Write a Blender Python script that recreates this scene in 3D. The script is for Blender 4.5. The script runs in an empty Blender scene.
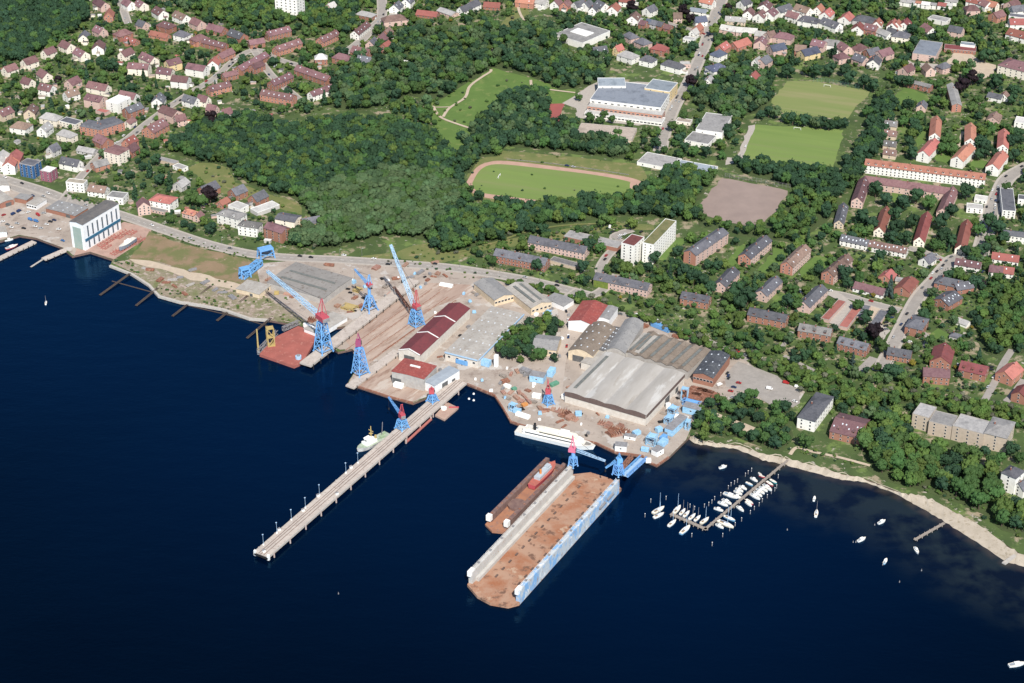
# Aerial view of a small shipyard town on a fjord: script builds everything itself.
import bpy, bmesh, math, random
import numpy as np
from mathutils import Vector, Matrix
RND = random.Random(11)
PI = math.pi
SC = bpy.context.scene
COL = SC.collection

# ------------------------------------------------------------------ camera
CAM_H, PITCH, HFOV = 815.0, math.radians(30.0), math.radians(30.0)
FPX = 512.0 / math.tan(HFOV / 2)
camd = bpy.data.cameras.new("camera")
camd.sensor_width = 36.0
camd.angle = HFOV
camd.clip_start = 5.0
camd.clip_end = 60000.0
cam = bpy.data.objects.new("camera", camd)
COL.objects.link(cam)
cam.location = (0, 0, CAM_H)
cam.rotation_euler = (PI / 2 - PITCH, 0, 0)
SC.camera = cam
GZ = 2.0                                   # general height of the land above the water


def at(p, z=GZ):
    """Ground position that shows at pixel p when it lies at height z."""
    u, v = (p[0] - 512.0) / FPX, (341.5 - p[1]) / FPX
    c, s = math.cos(PITCH), math.sin(PITCH)
    dx, dy, dz = u, c + v * s, -s + v * c
    t = (z - CAM_H) / dz
    return Vector((dx * t, dy * t, z))


class Frame:
    """Survey sheet: sheet coordinates to photograph coordinates."""
    def __init__(s, x, y, k): s.x, s.y, s.k = x, y, k
    def __call__(s, *p):
        if len(p) == 2 and not hasattr(p[0], '__len__'): return (s.x + p[0] / s.k, s.y + p[1] / s.k)
        return [s(*q) for q in p]


PX = Frame(0, 0, 1)
F1, F2, F3, F4 = Frame(0, 0, 4), Frame(256, 0, 4), Frame(512, 0, 4), Frame(768, 0, 4)
F5, F6, F7, F8 = Frame(0, 150, 4), Frame(220, 220, 5.12), Frame(400, 200, 4), Frame(640, 171, 4)
G1, G2, G3, G4 = Frame(824, 171, 5.12), Frame(824, 290, 5.12), Frame(824, 410, 3.95), Frame(660, 330, 5.12)
G5, G6, G7, G8 = Frame(500, 270, 5.12), Frame(340, 330, 5.12), Frame(450, 420, 3.416), Frame(630, 420, 4.452)
H1, H2, H3, H4 = Frame(720, 60, 5.693), Frame(600, 210, 9.76), Frame(780, 370, 8.54), Frame(50, 190, 8.54)
H5, H6, H7, H8 = Frame(900, 100, 6.831), Frame(230, 290, 7.59), Frame(340, 240, 6.833), Frame(560, 380, 6.4)
J1, J2, J3, J8 = Frame(640, 180, 6.829), Frame(0, 150, 5.254), Frame(400, 60, 3.938), Frame(140, 160, 5.12)
K1, K2, K3, K4 = Frame(512, 0, 8), Frame(640, 0, 8), Frame(768, 0, 8), Frame(896, 0, 8)
K5, K6, K7, K8 = Frame(256, 0, 8), Frame(384, 0, 8), Frame(924, 180, 10.19), Frame(924, 240, 10.19)
P1, P2, P3, P4 = Frame(240, 480, 5.694), Frame(340, 380, 6.83), Frame(500, 340, 5.69), Frame(480, 430, 6.206)
P5, P6, P8 = Frame(456, 520, 6.4), Frame(620, 380, 7.59), Frame(640, 470, 7.314)

# ------------------------------------------------------------------ materials
MATS = {}


def mat(name, c, c2=None, scale=0.15, rough=0.85, mix=(0.35, 0.65), rnd=0.0, detail=6.0, c3=None, scale3=1.2, mix3=(0.55, 0.65), metal=0.0, bump=0.0, stretch=None, more=()):
    if name in MATS: return MATS[name]
    m = bpy.data.materials.new(name)
    m.use_nodes = True
    nt = m.node_tree
    n = nt.nodes
    b = n["Principled BSDF"]
    b.inputs["Roughness"].default_value = rough
    b.inputs["Metallic"].default_value = metal
    b.inputs["Specular IOR Level"].default_value = 0.25
    if c2 is None: c2 = tuple(v * 0.72 for v in c)
    geo = n.new("ShaderNodeNewGeometry")
    src = geo.outputs["Position"]
    if stretch:
        mp = n.new("ShaderNodeMapping")
        mp.vector_type = 'TEXTURE'
        mp.inputs["Rotation"].default_value = (0, 0, -stretch[0])
        mp.inputs["Scale"].default_value = (1 / stretch[1], 1 / stretch[2], 1 / stretch[3] if len(stretch) > 3 else 1)
        nt.links.new(src, mp.inputs[0]); src = mp.outputs[0]

    def layer(sc_, lo, hi, prev, col):
        no = n.new("ShaderNodeTexNoise")
        no.inputs["Scale"].default_value = sc_
        no.inputs["Detail"].default_value = detail
        no.inputs["Roughness"].default_value = 0.65
        nt.links.new(src, no.inputs["Vector"])
        mr = n.new("ShaderNodeMapRange")
        mr.inputs[1].default_value, mr.inputs[2].default_value = lo, hi
        nt.links.new(no.outputs[0], mr.inputs[0])
        mx = n.new("ShaderNodeMix"); mx.data_type = 'RGBA'
        nt.links.new(mr.outputs[0], mx.inputs[0])
        if isinstance(prev, tuple): mx.inputs[6].default_value = (*prev, 1)
        else: nt.links.new(prev, mx.inputs[6])
        mx.inputs[7].default_value = (*col, 1)
        return mx.outputs[2], no
    out, no = layer(scale, mix[0], mix[1], tuple(c), tuple(c2))
    if c3 is not None: out, no = layer(scale3, mix3[0], mix3[1], out, tuple(c3))
    for (cc, ss, mm) in more: out, no = layer(ss, mm[0], mm[1], out, tuple(cc))
    if rnd:
        oi = n.new("ShaderNodeObjectInfo")
        hs = n.new("ShaderNodeHueSaturation")
        mr = n.new("ShaderNodeMapRange")
        mr.inputs[3].default_value, mr.inputs[4].default_value = 1 - rnd, 1 + rnd
        nt.links.new(oi.outputs["Random"], mr.inputs[0])
        nt.links.new(mr.outputs[0], hs.inputs["Value"])
        m2 = n.new("ShaderNodeMath"); m2.operation = 'MULTIPLY_ADD'
        m2.inputs[1].default_value, m2.inputs[2].default_value = 0.04 * min(1, rnd * 3), 0.5 - 0.02 * min(1, rnd * 3)
        m3 = n.new("ShaderNodeMath"); m3.operation = 'FRACT'
        m4 = n.new("ShaderNodeMath"); m4.operation = 'MULTIPLY'; m4.inputs[1].default_value = 7.31
        nt.links.new(oi.outputs["Random"], m4.inputs[0]); nt.links.new(m4.outputs[0], m3.inputs[0])
        nt.links.new(m3.outputs[0], m2.inputs[0]); nt.links.new(m2.outputs[0], hs.inputs["Hue"])
        nt.links.new(out, hs.inputs["Color"]); out = hs.outputs[0]
    nt.links.new(out, b.inputs["Base Color"])
    if bump:
        bp = n.new("ShaderNodeBump"); bp.inputs["Strength"].default_value = bump
        bp.inputs["Distance"].default_value = 0.4
        nt.links.new(no.outputs[0], bp.inputs["Height"]); nt.links.new(bp.outputs[0], b.inputs["Normal"])
    MATS[name] = m
    return m


WALLS = {'w': ('white', (.74, .73, .69)), 'c': ('cream', (.76, .70, .60)), 'y': ('yellow', (.64, .51, .29)), 'r': ('brick', (.30, .145, .105)),
         'o': ('orange', (.41, .20, .145)), 'p': ('pink', (.54, .39, .345)), 'g': ('grey', (.45, .44, .43)), 'b': ('beige', (.52, .43, .33)),
         'u': ('blue', (.035, .12, .27)), 'v': ('purple', (.27, .10, .14)), 'l': ('light blue', (.25, .52, .78)), 's': ('sandstone', (.44, .37, .30))}
ROOFS = {'m': ('maroon', (.135, .070, .078), (.18, .105, .105)), 'o': ('orange', (.36, .14, .108), (.30, .13, .105)), 'r': ('red', (.25, .085, .072), (.20, .078, .068)),
         's': ('slate', (.085, .088, .105), (.13, .13, .145)), 'g': ('grey', (.24, .235, .235), (.33, .32, .31)), 'b': ('brown', (.15, .10, .085), (.21, .145, .12)),
         'e': ('blue slate', (.06, .075, .115), (.09, .10, .14)), 'u': ('blue grey', (.195, .225, .265), (.25, .275, .31)), 'l': ('pale grey', (.46, .45, .43), (.36, .35, .33)), 'k': ('rusty maroon', (.17, .05, .05), (.12, .045, .05)),
         't': ('tan', (.36, .31, .26), (.27, .23, .19)), 'w': ('white', (.74, .74, .72), (.6, .6, .58)), 'n': ('mossy', (.15, .18, .07), (.24, .19, .10)), 'd': ('dark grey', (.12, .115, .115), (.17, .165, .16))}


def wallm(k): return mat("wall_" + WALLS[k][0].replace(' ', '_'), WALLS[k][1], tuple(v * .86 for v in WALLS[k][1]), .4, .9, rnd=.07)


def roofm(k): return mat("roof_" + ROOFS[k][0].replace(' ', '_'), ROOFS[k][1], ROOFS[k][2], .55, .8, rnd=.26, c3=tuple(v * .6 for v in ROOFS[k][1]), scale3=.12, mix3=(.5, .75))


M_GLASS = mat("window_glass", (.02, .026, .034), (.03, .035, .045), .5, .12)
M_FRAME = mat("window_frame", (.7, .7, .68))
M_TRIM = mat("white_trim", (.78, .78, .76))
M_BRICKC = mat("chimney_brick", (.26, .11, .08))
M_CONC = mat("concrete", (.40, .375, .35), (.30, .28, .265), .25, c3=(.22, .19, .17), scale3=.9)
M_BLUE = mat("crane_blue_paint", (.105, .275, .56), (.165, .35, .61), .5, .5, rnd=.08)
M_PALEBLUE = mat("pale_blue_paint", (.36, .50, .64), (.28, .42, .58), .5, .5)
M_REDP = mat("crane_red_paint", (.44, .07, .085), (.36, .08, .10), .5, .5, rnd=.05)
M_YEL = mat("yellow_paint", (.44, .33, .12), (.34, .26, .12), .5, .5)
M_WHITEP = mat("white_paint", (.80, .80, .78), (.72, .72, .70), .8, .4)
M_BLACK = mat("black_rubber", (.02, .02, .022), rough=.7)
M_STEEL = mat("grey_steel", (.26, .26, .27), (.18, .17, .17), .5, .5)
M_RUST = mat("rusty_steel", (.27, .115, .07), (.17, .085, .065), .35, .9, c3=(.38, .24, .18), scale3=.5)
M_WOOD = mat("weathered_timber", (.30, .26, .22), (.2, .17, .15), .8, .9)
M_TIRE = M_BLACK

# ------------------------------------------------------------------ mesh helper


class MB:
    def __init__(s): s.v, s.f, s.mi = [], [], []

    def face(s, pts, mi=0):
        i = len(s.v); s.v += [tuple(p) for p in pts]; s.f.append(list(range(i, i + len(pts)))); s.mi.append(mi)

    def raw(s, vs, fs, mi=0):
        i = len(s.v); s.v += [tuple(p) for p in vs]
        for f in fs: s.f.append([i + k for k in f]); s.mi.append(mi)

    def prism(s, poly, z0, z1, mi=0, top=True, bottom=True, mt=None):
        n = len(poly)
        vs = [(p[0], p[1], z0) for p in poly] + [(p[0], p[1], z1) for p in poly]
        area = sum(poly[i][0] * poly[(i + 1) % n][1] - poly[(i + 1) % n][0] * poly[i][1] for i in range(n))
        fs = [[i, (i + 1) % n, n + (i + 1) % n, n + i] for i in range(n)]
        if area < 0: fs = [f[::-1] for f in fs]
        s.raw(vs, fs, mi)
        k = len(s.v) - 2 * n
        t = list(range(k + n, k + 2 * n)); b = list(range(k, k + n))[::-1]
        if area < 0: t, b = t[::-1], b[::-1]
        if top: s.f.append(t); s.mi.append(mi if mt is None else mt)
        if bottom: s.f.append(b); s.mi.append(mi)

    def box(s, c, d, rz=0.0, mi=0):
        x, y, z = c; a, b, h = d[0] / 2, d[1] / 2, d[2] / 2
        co, si = math.cos(rz), math.sin(rz)
        s.prism([(x + u * co - w * si, y + u * si + w * co) for u, w in ((-a, -b), (a, -b), (a, b), (-a, b))], z - h, z + h, mi)

    def beam(s, p, q, w, h=None, mi=0):
        p, q = Vector(p), Vector(q); h = h or w
        d = (q - p)
        if d.length < 1e-6: return
        d.normalize()
        up = Vector((0, 0, 1)) if abs(d.z) < .95 else Vector((1, 0, 0))
        a = d.cross(up).normalized(); b = a.cross(d).normalized()
        a *= w / 2; b *= h / 2
        vs = [p - a - b, p + a - b, p + a + b, p - a + b, q - a - b, q + a - b, q + a + b, q - a + b]
        s.raw(vs, [[0, 1, 2, 3][::-1], [4, 5, 6, 7], [0, 1, 5, 4], [1, 2, 6, 5], [2, 3, 7, 6], [3, 0, 4, 7]], mi)

    def cyl(s, p, q, r, r2=None, n=8, mi=0):
        p, q = Vector(p), Vector(q); r2 = r if r2 is None else r2
        d = (q - p).normalized()
        up = Vector((0, 0, 1)) if abs(d.z) < .95 else Vector((1, 0, 0))
        a = d.cross(up).normalized(); b = a.cross(d).normalized()
        vs = []
        for c, rr in ((p, r), (q, r2)):
            for i in range(n):
                t = 2 * PI * i / n; vs.append(c + a * (rr * math.cos(t)) - b * (rr * math.sin(t)))
        fs = [[i, (i + 1) % n, n + (i + 1) % n, n + i] for i in range(n)] + [list(range(n))[::-1], list(range(n, 2 * n))]
        s.raw(vs, fs, mi)

    def truss(s, p, q, w, h, n, t, mi=0, w2=None, h2=None):
        """Four chords and zig-zag lacing between two points."""
        p, q = Vector(p), Vector(q); w2 = w if w2 is None else w2; h2 = h if h2 is None else h2
        d = (q - p).normalized()
        up = Vector((0, 0, 1)) if abs(d.z) < .95 else Vector((1, 0, 0))
        a = d.cross(up).normalized(); b = a.cross(d).normalized()
        def ring(k):
            f = k / n; c = p.lerp(q, f); ww = (w + (w2 - w) * f) / 2; hh = (h + (h2 - h) * f) / 2
            return [c - a * ww - b * hh, c + a * ww - b * hh, c + a * ww + b * hh, c - a * ww + b * hh]
        r0, r1 = ring(0), ring(n)
        for i in range(4): s.beam(r0[i], r1[i], t, mi=mi)
        for k in range(n):
            A, B = ring(k), ring(k + 1)
            for i in range(4):
                j = (i + 1) % 4
                if k % 2: s.beam(A[i], B[j], t * .6, mi=mi)
                else: s.beam(A[j], B[i], t * .6, mi=mi)
                s.beam(A[i], A[j], t * .6, mi=mi)

    def mesh(s, name, mats, smooth=False):
        me = bpy.data.meshes.new(name)
        me.from_pydata(s.v, [], s.f)
        for m in (mats if isinstance(mats, (list, tuple)) else [mats]): me.materials.append(m)
        if len(me.materials) > 1: me.polygons.foreach_set("material_index", s.mi)
        if smooth: me.polygons.foreach_set("use_smooth", [True] * len(me.polygons))
        me.update()
        return me

    def build(s, name, mats, parent=None, loc=None, rz=0.0, smooth=False):
        return link(name, s.mesh(name, mats, smooth), parent, loc, rz)


def link(name, data, parent=None, loc=None, rz=0.0):
    o = bpy.data.objects.new(name, data)
    COL.objects.link(o)
    if loc is not None: o.location = loc
    if rz: o.rotation_euler = (0, 0, rz)
    if parent is not None: o.parent = parent
    return o


LABELS = {}


def tag(o, label, cat, group=None):
    o['label'] = label; o['category'] = cat
    if group: o['group'] = group
    LABELS.setdefault(label, []).append(o)
    return o


def thing(name, label, cat, loc, rz=0.0, group=None):
    o = link(name, None, None, loc, rz)
    o.empty_display_size = 1
    return tag(o, label, cat, group)


def structure(o): o['kind'] = 'structure'; return o
def stuff(o): o['kind'] = 'stuff'; return o


def copy_thing(o, parent=None):
    c = o.copy(); COL.objects.link(c)
    if parent is not None: c.parent = parent
    for ch in list(o.children): copy_thing(ch, c)
    return c


ORD = "first second third fourth fifth sixth seventh eighth ninth tenth eleventh twelfth thirteenth fourteenth fifteenth sixteenth seventeenth eighteenth nineteenth twentieth".split()

# ------------------------------------------------------------------ occupancy raster (2 m cells): 1 building, 2 road / paved / field
OX, OY, OS = -900.0, 850.0, 2.0
OCC = np.zeros((800, 900), dtype=np.uint8)      # [y, x]


def cell(x, y): return int((x - OX) / OS), int((y - OY) / OS)


def occ(x, y):
    i, j = cell(x, y)
    if 0 <= i < 900 and 0 <= j < 800: return OCC[j, i]
    return 0


def mark(poly, val, grow=0.0):
    xs = [p[0] for p in poly]; ys = [p[1] for p in poly]
    i0, j0 = cell(min(xs) - grow, min(ys) - grow); i1, j1 = cell(max(xs) + grow, max(ys) + grow)
    i0, j0, i1, j1 = max(i0, 0), max(j0, 0), min(i1, 899), min(j1, 799)
    if i1 < i0 or j1 < j0: return
    X, Y = np.meshgrid(OX + (np.arange(i0, i1 + 1) + .5) * OS, OY + (np.arange(j0, j1 + 1) + .5) * OS)
    m = inside(poly, X, Y)
    if grow:
        n = len(poly)
        for k in range(n):
            a, b = poly[k], poly[(k + 1) % n]
            dx, dy = b[0] - a[0], b[1] - a[1]; L = dx * dx + dy * dy + 1e-9
            t = np.clip(((X - a[0]) * dx + (Y - a[1]) * dy) / L, 0, 1)
            m |= (X - a[0] - t * dx) ** 2 + (Y - a[1] - t * dy) ** 2 < grow * grow
    sub = OCC[j0:j1 + 1, i0:i1 + 1]
    if val == 1: sub[m] = 1
    else: sub[m & (sub != 1)] = val


def inside(poly, X, Y):
    m = np.zeros(np.shape(X), bool); n = len(poly)
    for k in range(n):
        x0, y0 = poly[k][0], poly[k][1]; x1, y1 = poly[(k + 1) % n][0], poly[(k + 1) % n][1]
        if y0 == y1: continue
        c = ((y0 > Y) != (y1 > Y)) & (X < (x1 - x0) * (Y - y0) / (y1 - y0) + x0)
        m ^= c
    return m
# ------------------------------------------------------------------ ground and water
def ring(px, z=GZ): return [at(p, z) for p in px]


def roughen(pts, step=9.0, amp=1.6, closed=True, seed=1):
    r = random.Random(seed); out = []
    n = len(pts)
    for k in range(n if closed else n - 1):
        a, b = Vector(pts[k]), Vector(pts[(k + 1) % n])
        m = max(1, int((b - a).length / step))
        for i in range(m):
            p = a.lerp(b, i / m)
            if i or True: p = p + Vector((r.uniform(-amp, amp), r.uniform(-amp, amp), 0))
            out.append(p)
    if not closed: out.append(Vector(pts[-1]))
    return out


def smooth_line(pts, n=6):
    """Catmull-Rom through ground points."""
    out = []
    P = [Vector(p) for p in pts]
    for i in range(len(P) - 1):
        p0, p1, p2, p3 = P[max(i - 1, 0)], P[i], P[i + 1], P[min(i + 2, len(P) - 1)]
        for k in range(n):
            t = k / n
            out.append(0.5 * ((2 * p1) + (p2 - p0) * t + (2 * p0 - 5 * p1 + 4 * p2 - p3) * t * t + (3 * p1 - p0 - 3 * p2 + p3) * t ** 3))
    out.append(P[-1])
    return out


def sheet(name, pts, z, m, kind='structure', skirt=None, skirt_mat=None):
    bm = bmesh.new()
    vs = [bm.verts.new((p[0], p[1], z)) for p in pts]
    es = [bm.edges.new((vs[i], vs[(i + 1) % len(vs)])) for i in range(len(vs))]
    bmesh.ops.triangle_fill(bm, use_beauty=True, edges=es)
    bmesh.ops.recalc_face_normals(bm, faces=bm.faces)
    for f in bm.faces:
        if f.normal.z < 0: f.normal_flip()
    if skirt is not None:
        lo = [bm.verts.new((p[0], p[1], skirt)) for p in pts]
        for i in range(len(vs)):
            j = (i + 1) % len(vs)
            f = bm.faces.new((vs[i], vs[j], lo[j], lo[i])); f.material_index = 1
    me = bpy.data.meshes.new(name); bm.to_mesh(me); bm.free()
    me.materials.append(m)
    if skirt is not None: me.materials.append(skirt_mat or m)
    o = link(name, me); o['kind'] = kind
    return o


LEVEL = [0]


def patch(name, px, m, occv=2, rough=True, raw=False, z=None, kind='structure'):
    """A thin ground covering; each lies a little above the ones before it."""
    pts = px if raw else ring(px)
    if rough: pts = roughen(pts, seed=len(name) + len(px) + LEVEL[0])
    LEVEL[0] += 1
    z = GZ + .02 + LEVEL[0] * .006 if z is None else z
    if occv: mark(pts, occv)
    return sheet(name, pts, z, m, kind)


def ribbon(name, pts, o0, o1, z, m, thick=0.0, kind='structure'):
    mb = MB(); n = len(pts); L, R_ = [], []
    for i in range(n):
        d = (Vector(pts[min(i + 1, n - 1)]) - Vector(pts[max(i - 1, 0)])); d.z = 0; d.normalize()
        s_ = Vector((-d.y, d.x, 0)); p = Vector((pts[i][0], pts[i][1], z))
        L.append(p + s_ * o1); R_.append(p + s_ * o0)
    for i in range(n - 1):
        mb.face([R_[i], R_[i + 1], L[i + 1], L[i]])
        if thick:
            dz = Vector((0, 0, -thick))
            mb.face([R_[i] + dz, R_[i + 1] + dz, R_[i + 1], R_[i]]); mb.face([L[i], L[i + 1], L[i + 1] + dz, L[i] + dz])
    o = mb.build(name, m); o['kind'] = kind
    return o


# land outline along the water, left to right (pixel positions of the quay edge at quay height)
COAST = [(-400, 300), (-60, 262), (0, 241), (19, 235.5), (36, 238), (62, 247.5), (72, 256), (90, 252), (113, 259.5), (110, 265.5), (132, 274), (149, 285), (159, 296), (180, 302), (200, 305), (222, 309), (250, 318.5), (269, 320),
         (298, 325), (318, 331), (346, 326), (330, 345), (338, 352), (352, 349), (362, 359), (347, 384), (358, 386.5), (387, 396), (413, 403), (440, 392), (457, 385), (465, 383), (494, 395), (502, 407), (510, 421), (518, 424),
         (556, 434), (596, 443), (615, 452), (643, 456), (644, 460), (657, 465.5), (669, 457), (686, 440), (692, 434)]
BEACH_IN = [(692, 434), (700, 440), (716, 443), (740, 445), (763, 454), (778, 456), (792, 460), (821, 467), (842, 474), (862, 477.5), (886, 487), (905, 494), (918, 495), (936, 502), (956, 513), (976, 523), (1003, 543), (1024, 556), (1070, 576), (1300, 700)]
BEACH_OUT = [(689, 440), (700, 444.5), (716, 447), (738, 450), (762, 460), (778, 463), (792, 467), (821, 474.5), (842, 480), (862, 482), (885, 490), (907, 499.5), (922, 509), (938, 518), (957, 530), (976, 542), (1006, 562), (1024, 567), (1070, 590), (1290, 720)]

coast_w = ring(COAST)
beach_in_w = ring(BEACH_IN)
far = [Vector((4000, 1100, GZ)), Vector((9000, 1100, GZ)), Vector((9000, 30000, GZ)), Vector((-9000, 30000, GZ)), Vector((-9000, 1500, GZ))]
M_GARDEN = mat("garden_ground", (.072, .108, .034), (.045, .072, .024), .035, .95, c3=(.27, .225, .155), scale3=.075, mix3=(.54, .62), more=[((.115, .165, .048), .05, (.56, .62)), ((.36, .32, .28), .16, (.63, .67))])
M_QUAYW = mat("quay_wall", (.16, .10, .08), (.10, .07, .06), .3, .95)
sheet("ground", coast_w + beach_in_w[1:] + far, GZ, M_GARDEN, skirt=-6.0, skirt_mat=M_QUAYW)

M_SAND = mat("beach_sand", (.40, .35, .285), (.33, .285, .225), .12, .95, c3=(.24, .20, .14), scale3=.3, mix3=(.55, .68))
mb = MB()
bi, bo = beach_in_w, ring(BEACH_OUT, -.05)
bi_s = smooth_line(bi, 5); bo_s = smooth_line(bo, 5)
rr = random.Random(3)
for i in range(len(bi_s)): bi_s[i] = bi_s[i] + Vector((rr.uniform(-.8, .8), rr.uniform(-1.5, 2.5), .25))
for i in range(len(bo_s)): bo_s[i] = bo_s[i] + Vector((rr.uniform(-.6, .6), rr.uniform(-1.2, 1.2), 0))
for i in range(len(bi_s) - 1):
    out0, out1 = bo_s[i] + (bo_s[i] - bi_s[i]) * .5, bo_s[i + 1] + (bo_s[i + 1] - bi_s[i + 1]) * .5
    out0.z = out1.z = -1.5
    mb.face([bo_s[i], bo_s[i + 1], bi_s[i + 1], bi_s[i]]); mb.face([out0, out1, bo_s[i + 1], bo_s[i]])
structure(mb.build("beach", M_SAND))

# water: one sheet, with shore and quay distances (weed and sand show through where it is shallow)
shore = [p for p in smooth_line(ring(BEACH_OUT, 0), 3)]
SH = np.array([(p.x, p.y) for p in shore])
quay = np.array([(p.x, p.y) for p in roughen(ring(COAST[2:], 0), 15, 0, closed=False)])
xs = np.concatenate([np.array([-30000, -6000, -2000]), np.arange(-900, 901, 9.0), np.array([2000, 6000, 30000])])
ys = np.concatenate([np.array([-20000, -2000, 0, 500]), np.arange(800, 1800, 9.0), np.array([1900, 2500])])
X, Y = np.meshgrid(xs, ys)
dist = np.full(X.shape, 1e9)
for p in SH: dist = np.minimum(dist, np.hypot(X - p[0], Y - p[1]))
dq = np.full(X.shape, 1e9)
for p in quay: dq = np.minimum(dq, np.hypot(X - p[0], Y - p[1]))
nv = X.size; nx, ny = len(xs), len(ys)
me = bpy.data.meshes.new("water")
faces = [(j * nx + i, j * nx + i + 1, (j + 1) * nx + i + 1, (j + 1) * nx + i) for j in range(ny - 1) for i in range(nx - 1)]
me.from_pydata(np.stack([X.ravel(), Y.ravel(), np.zeros(nv)], 1).tolist(), [], faces)
at_ = me.attributes.new("shore_distance", 'FLOAT', 'POINT'); at_.data.foreach_set("value", dist.ravel().astype(np.float32))
at2 = me.attributes.new("quay_distance", 'FLOAT', 'POINT'); at2.data.foreach_set("value", dq.ravel().astype(np.float32))
m = bpy.data.materials.new("sea_water"); m.use_nodes = True
nt = m.node_tree; N = nt.nodes; B = N["Principled BSDF"]
B.inputs["Roughness"].default_value = .16; B.inputs["IOR"].default_value = 1.33; B.inputs["Specular IOR Level"].default_value = 0
def node(t, **k):
    n_ = N.new(t)
    for a, b in k.items(): setattr(n_, a, b)
    return n_
def mixc(fac, a, b):
    mx = node("ShaderNodeMix", data_type='RGBA')
    for i, v in ((0, fac), (6, a), (7, b)):
        if isinstance(v, tuple): mx.inputs[i].default_value = (*v, 1)
        elif isinstance(v, (int, float)): mx.inputs[i].default_value = v
        else: nt.links.new(v, mx.inputs[i])
    return mx.outputs[2]
def noise(scale, lo, hi, vec=None, detail=4):
    no = node("ShaderNodeTexNoise"); no.inputs["Scale"].default_value = scale; no.inputs["Detail"].default_value = detail
    nt.links.new(vec or geo.outputs["Position"], no.inputs["Vector"])
    mr = node("ShaderNodeMapRange"); mr.inputs[1].default_value, mr.inputs[2].default_value = lo, hi
    nt.links.new(no.outputs[0], mr.inputs[0]); return mr.outputs[0]
def ramp(v, lo, hi, a, b):
    mr = node("ShaderNodeMapRange", interpolation_type='SMOOTHSTEP'); mr.inputs[1].default_value, mr.inputs[2].default_value = lo, hi
    mr.inputs[3].default_value, mr.inputs[4].default_value = a, b; nt.links.new(v, mr.inputs[0]); return mr.outputs[0]
def math_(op, a, b):
    mm = node("ShaderNodeMath", operation=op)
    for i, v in ((0, a), (1, b)):
        if isinstance(v, (int, float)): mm.inputs[i].default_value = v
        else: nt.links.new(v, mm.inputs[i])
    return mm.outputs[0]
geo = node("ShaderNodeNewGeometry")
sd = node("ShaderNodeAttribute", attribute_name="shore_distance"); qd = node("ShaderNodeAttribute", attribute_name="quay_distance")
deep = mixc(noise(.006, .3, .7), (.0, .0008, .0034), (.0, .0015, .0052))
near = mixc(ramp(qd.outputs["Fac"], 30, 420, .85, 0), deep, (.0, .0047, .0215))  # base colour turns a stronger blue towards the quays
weed = mixc(noise(.045, .42, .58), (.004, .006, .012), (.016, .023, .024))
wmask = math_('MULTIPLY', ramp(sd.outputs["Fac"], 20, 85, 1, 0), ramp(sd.outputs["Fac"], 0, 6, .9, .75))
c1 = mixc(wmask, near, weed)
edge = mixc(ramp(sd.outputs["Fac"], 0, 9, .75, 0), c1, (.06, .047, .038))
nt.links.new(edge, B.inputs["Base Color"])
w1 = node("ShaderNodeTexNoise"); w1.inputs["Scale"].default_value = .35; w1.inputs["Detail"].default_value = 5
mp = node("ShaderNodeMapping"); mp.inputs["Rotation"].default_value = (0, 0, .5); mp.inputs["Scale"].default_value = (.6, 1.3, 1)
nt.links.new(geo.outputs["Position"], mp.inputs[0]); nt.links.new(mp.outputs[0], w1.inputs["Vector"])
bp = node("ShaderNodeBump"); bp.inputs["Strength"].default_value = .5; bp.inputs["Distance"].default_value = .25
w2 = node("ShaderNodeTexNoise"); w2.inputs["Scale"].default_value = .05; w2.inputs["Detail"].default_value = 3
nt.links.new(mp.outputs[0], w2.inputs["Vector"]); nt.links.new(math_('ADD', w1.outputs[0], math_('MULTIPLY', w2.outputs[0], 3.0)), bp.inputs["Height"]); nt.links.new(bp.outputs[0], B.inputs["Normal"])
gl = node("ShaderNodeBsdfGlossy"); gl.inputs["Color"].default_value = (.20, .58, .96, 1); gl.inputs["Roughness"].default_value = .16; nt.links.new(bp.outputs[0], gl.inputs["Normal"])
fr = node("ShaderNodeFresnel"); fr.inputs["IOR"].default_value = 1.33; nt.links.new(bp.outputs[0], fr.inputs["Normal"])
ms = node("ShaderNodeMixShader"); nt.links.new(fr.outputs[0], ms.inputs[0]); nt.links.new(B.outputs[0], ms.inputs[1]); nt.links.new(gl.outputs[0], ms.inputs[2])
nt.links.new(ms.outputs[0], N["Material Output"].inputs["Surface"])
me.materials.append(m)
structure(link("water", me))

# ------------------------------------------------------------------ ground coverings
M_ASPH = mat("asphalt_road", (.30, .275, .25), (.245, .225, .205), .2, .95)
M_PAVE = mat("pavement_slabs", (.38, .345, .305), (.32, .29, .26), .4, .95)
M_YARD = mat("shipyard_ground", (.37, .315, .27), (.285, .24, .205), .03, .95, c3=(.21, .165, .14), scale3=.10, mix3=(.54, .68), more=[((.40, .37, .34), .045, (.56, .60)), ((.12, .095, .08), .3, (.64, .70))])
M_SLIP = mat("slipway_ground", (.385, .30, .245), (.30, .215, .175), .04, .95, c3=(.22, .14, .105), scale3=.10, mix3=(.52, .66), stretch=(-.95, .35, 1.6), more=[((.42, .36, .31), .06, (.56, .62))])
M_HEATH = mat("dry_grassland", (.235, .165, .105), (.185, .14, .08), .05, .95, c3=(.13, .135, .055), scale3=.06, mix3=(.46, .58), more=[((.30, .20, .15), .2, (.6, .7))])
M_RUBBLE = mat("rubble_bank", (.27, .215, .17), (.13, .145, .06), .06, .95, c3=(.36, .29, .25), scale3=.22, mix3=(.52, .6), more=[((.16, .115, .095), .35, (.58, .64))])
M_TURF = mat("mown_turf", (.155, .215, .06), (.125, .185, .05), .06, .95, c3=(.19, .21, .085), scale3=.03, mix3=(.5, .75), stretch=(.35, .12, 1.6))
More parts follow.
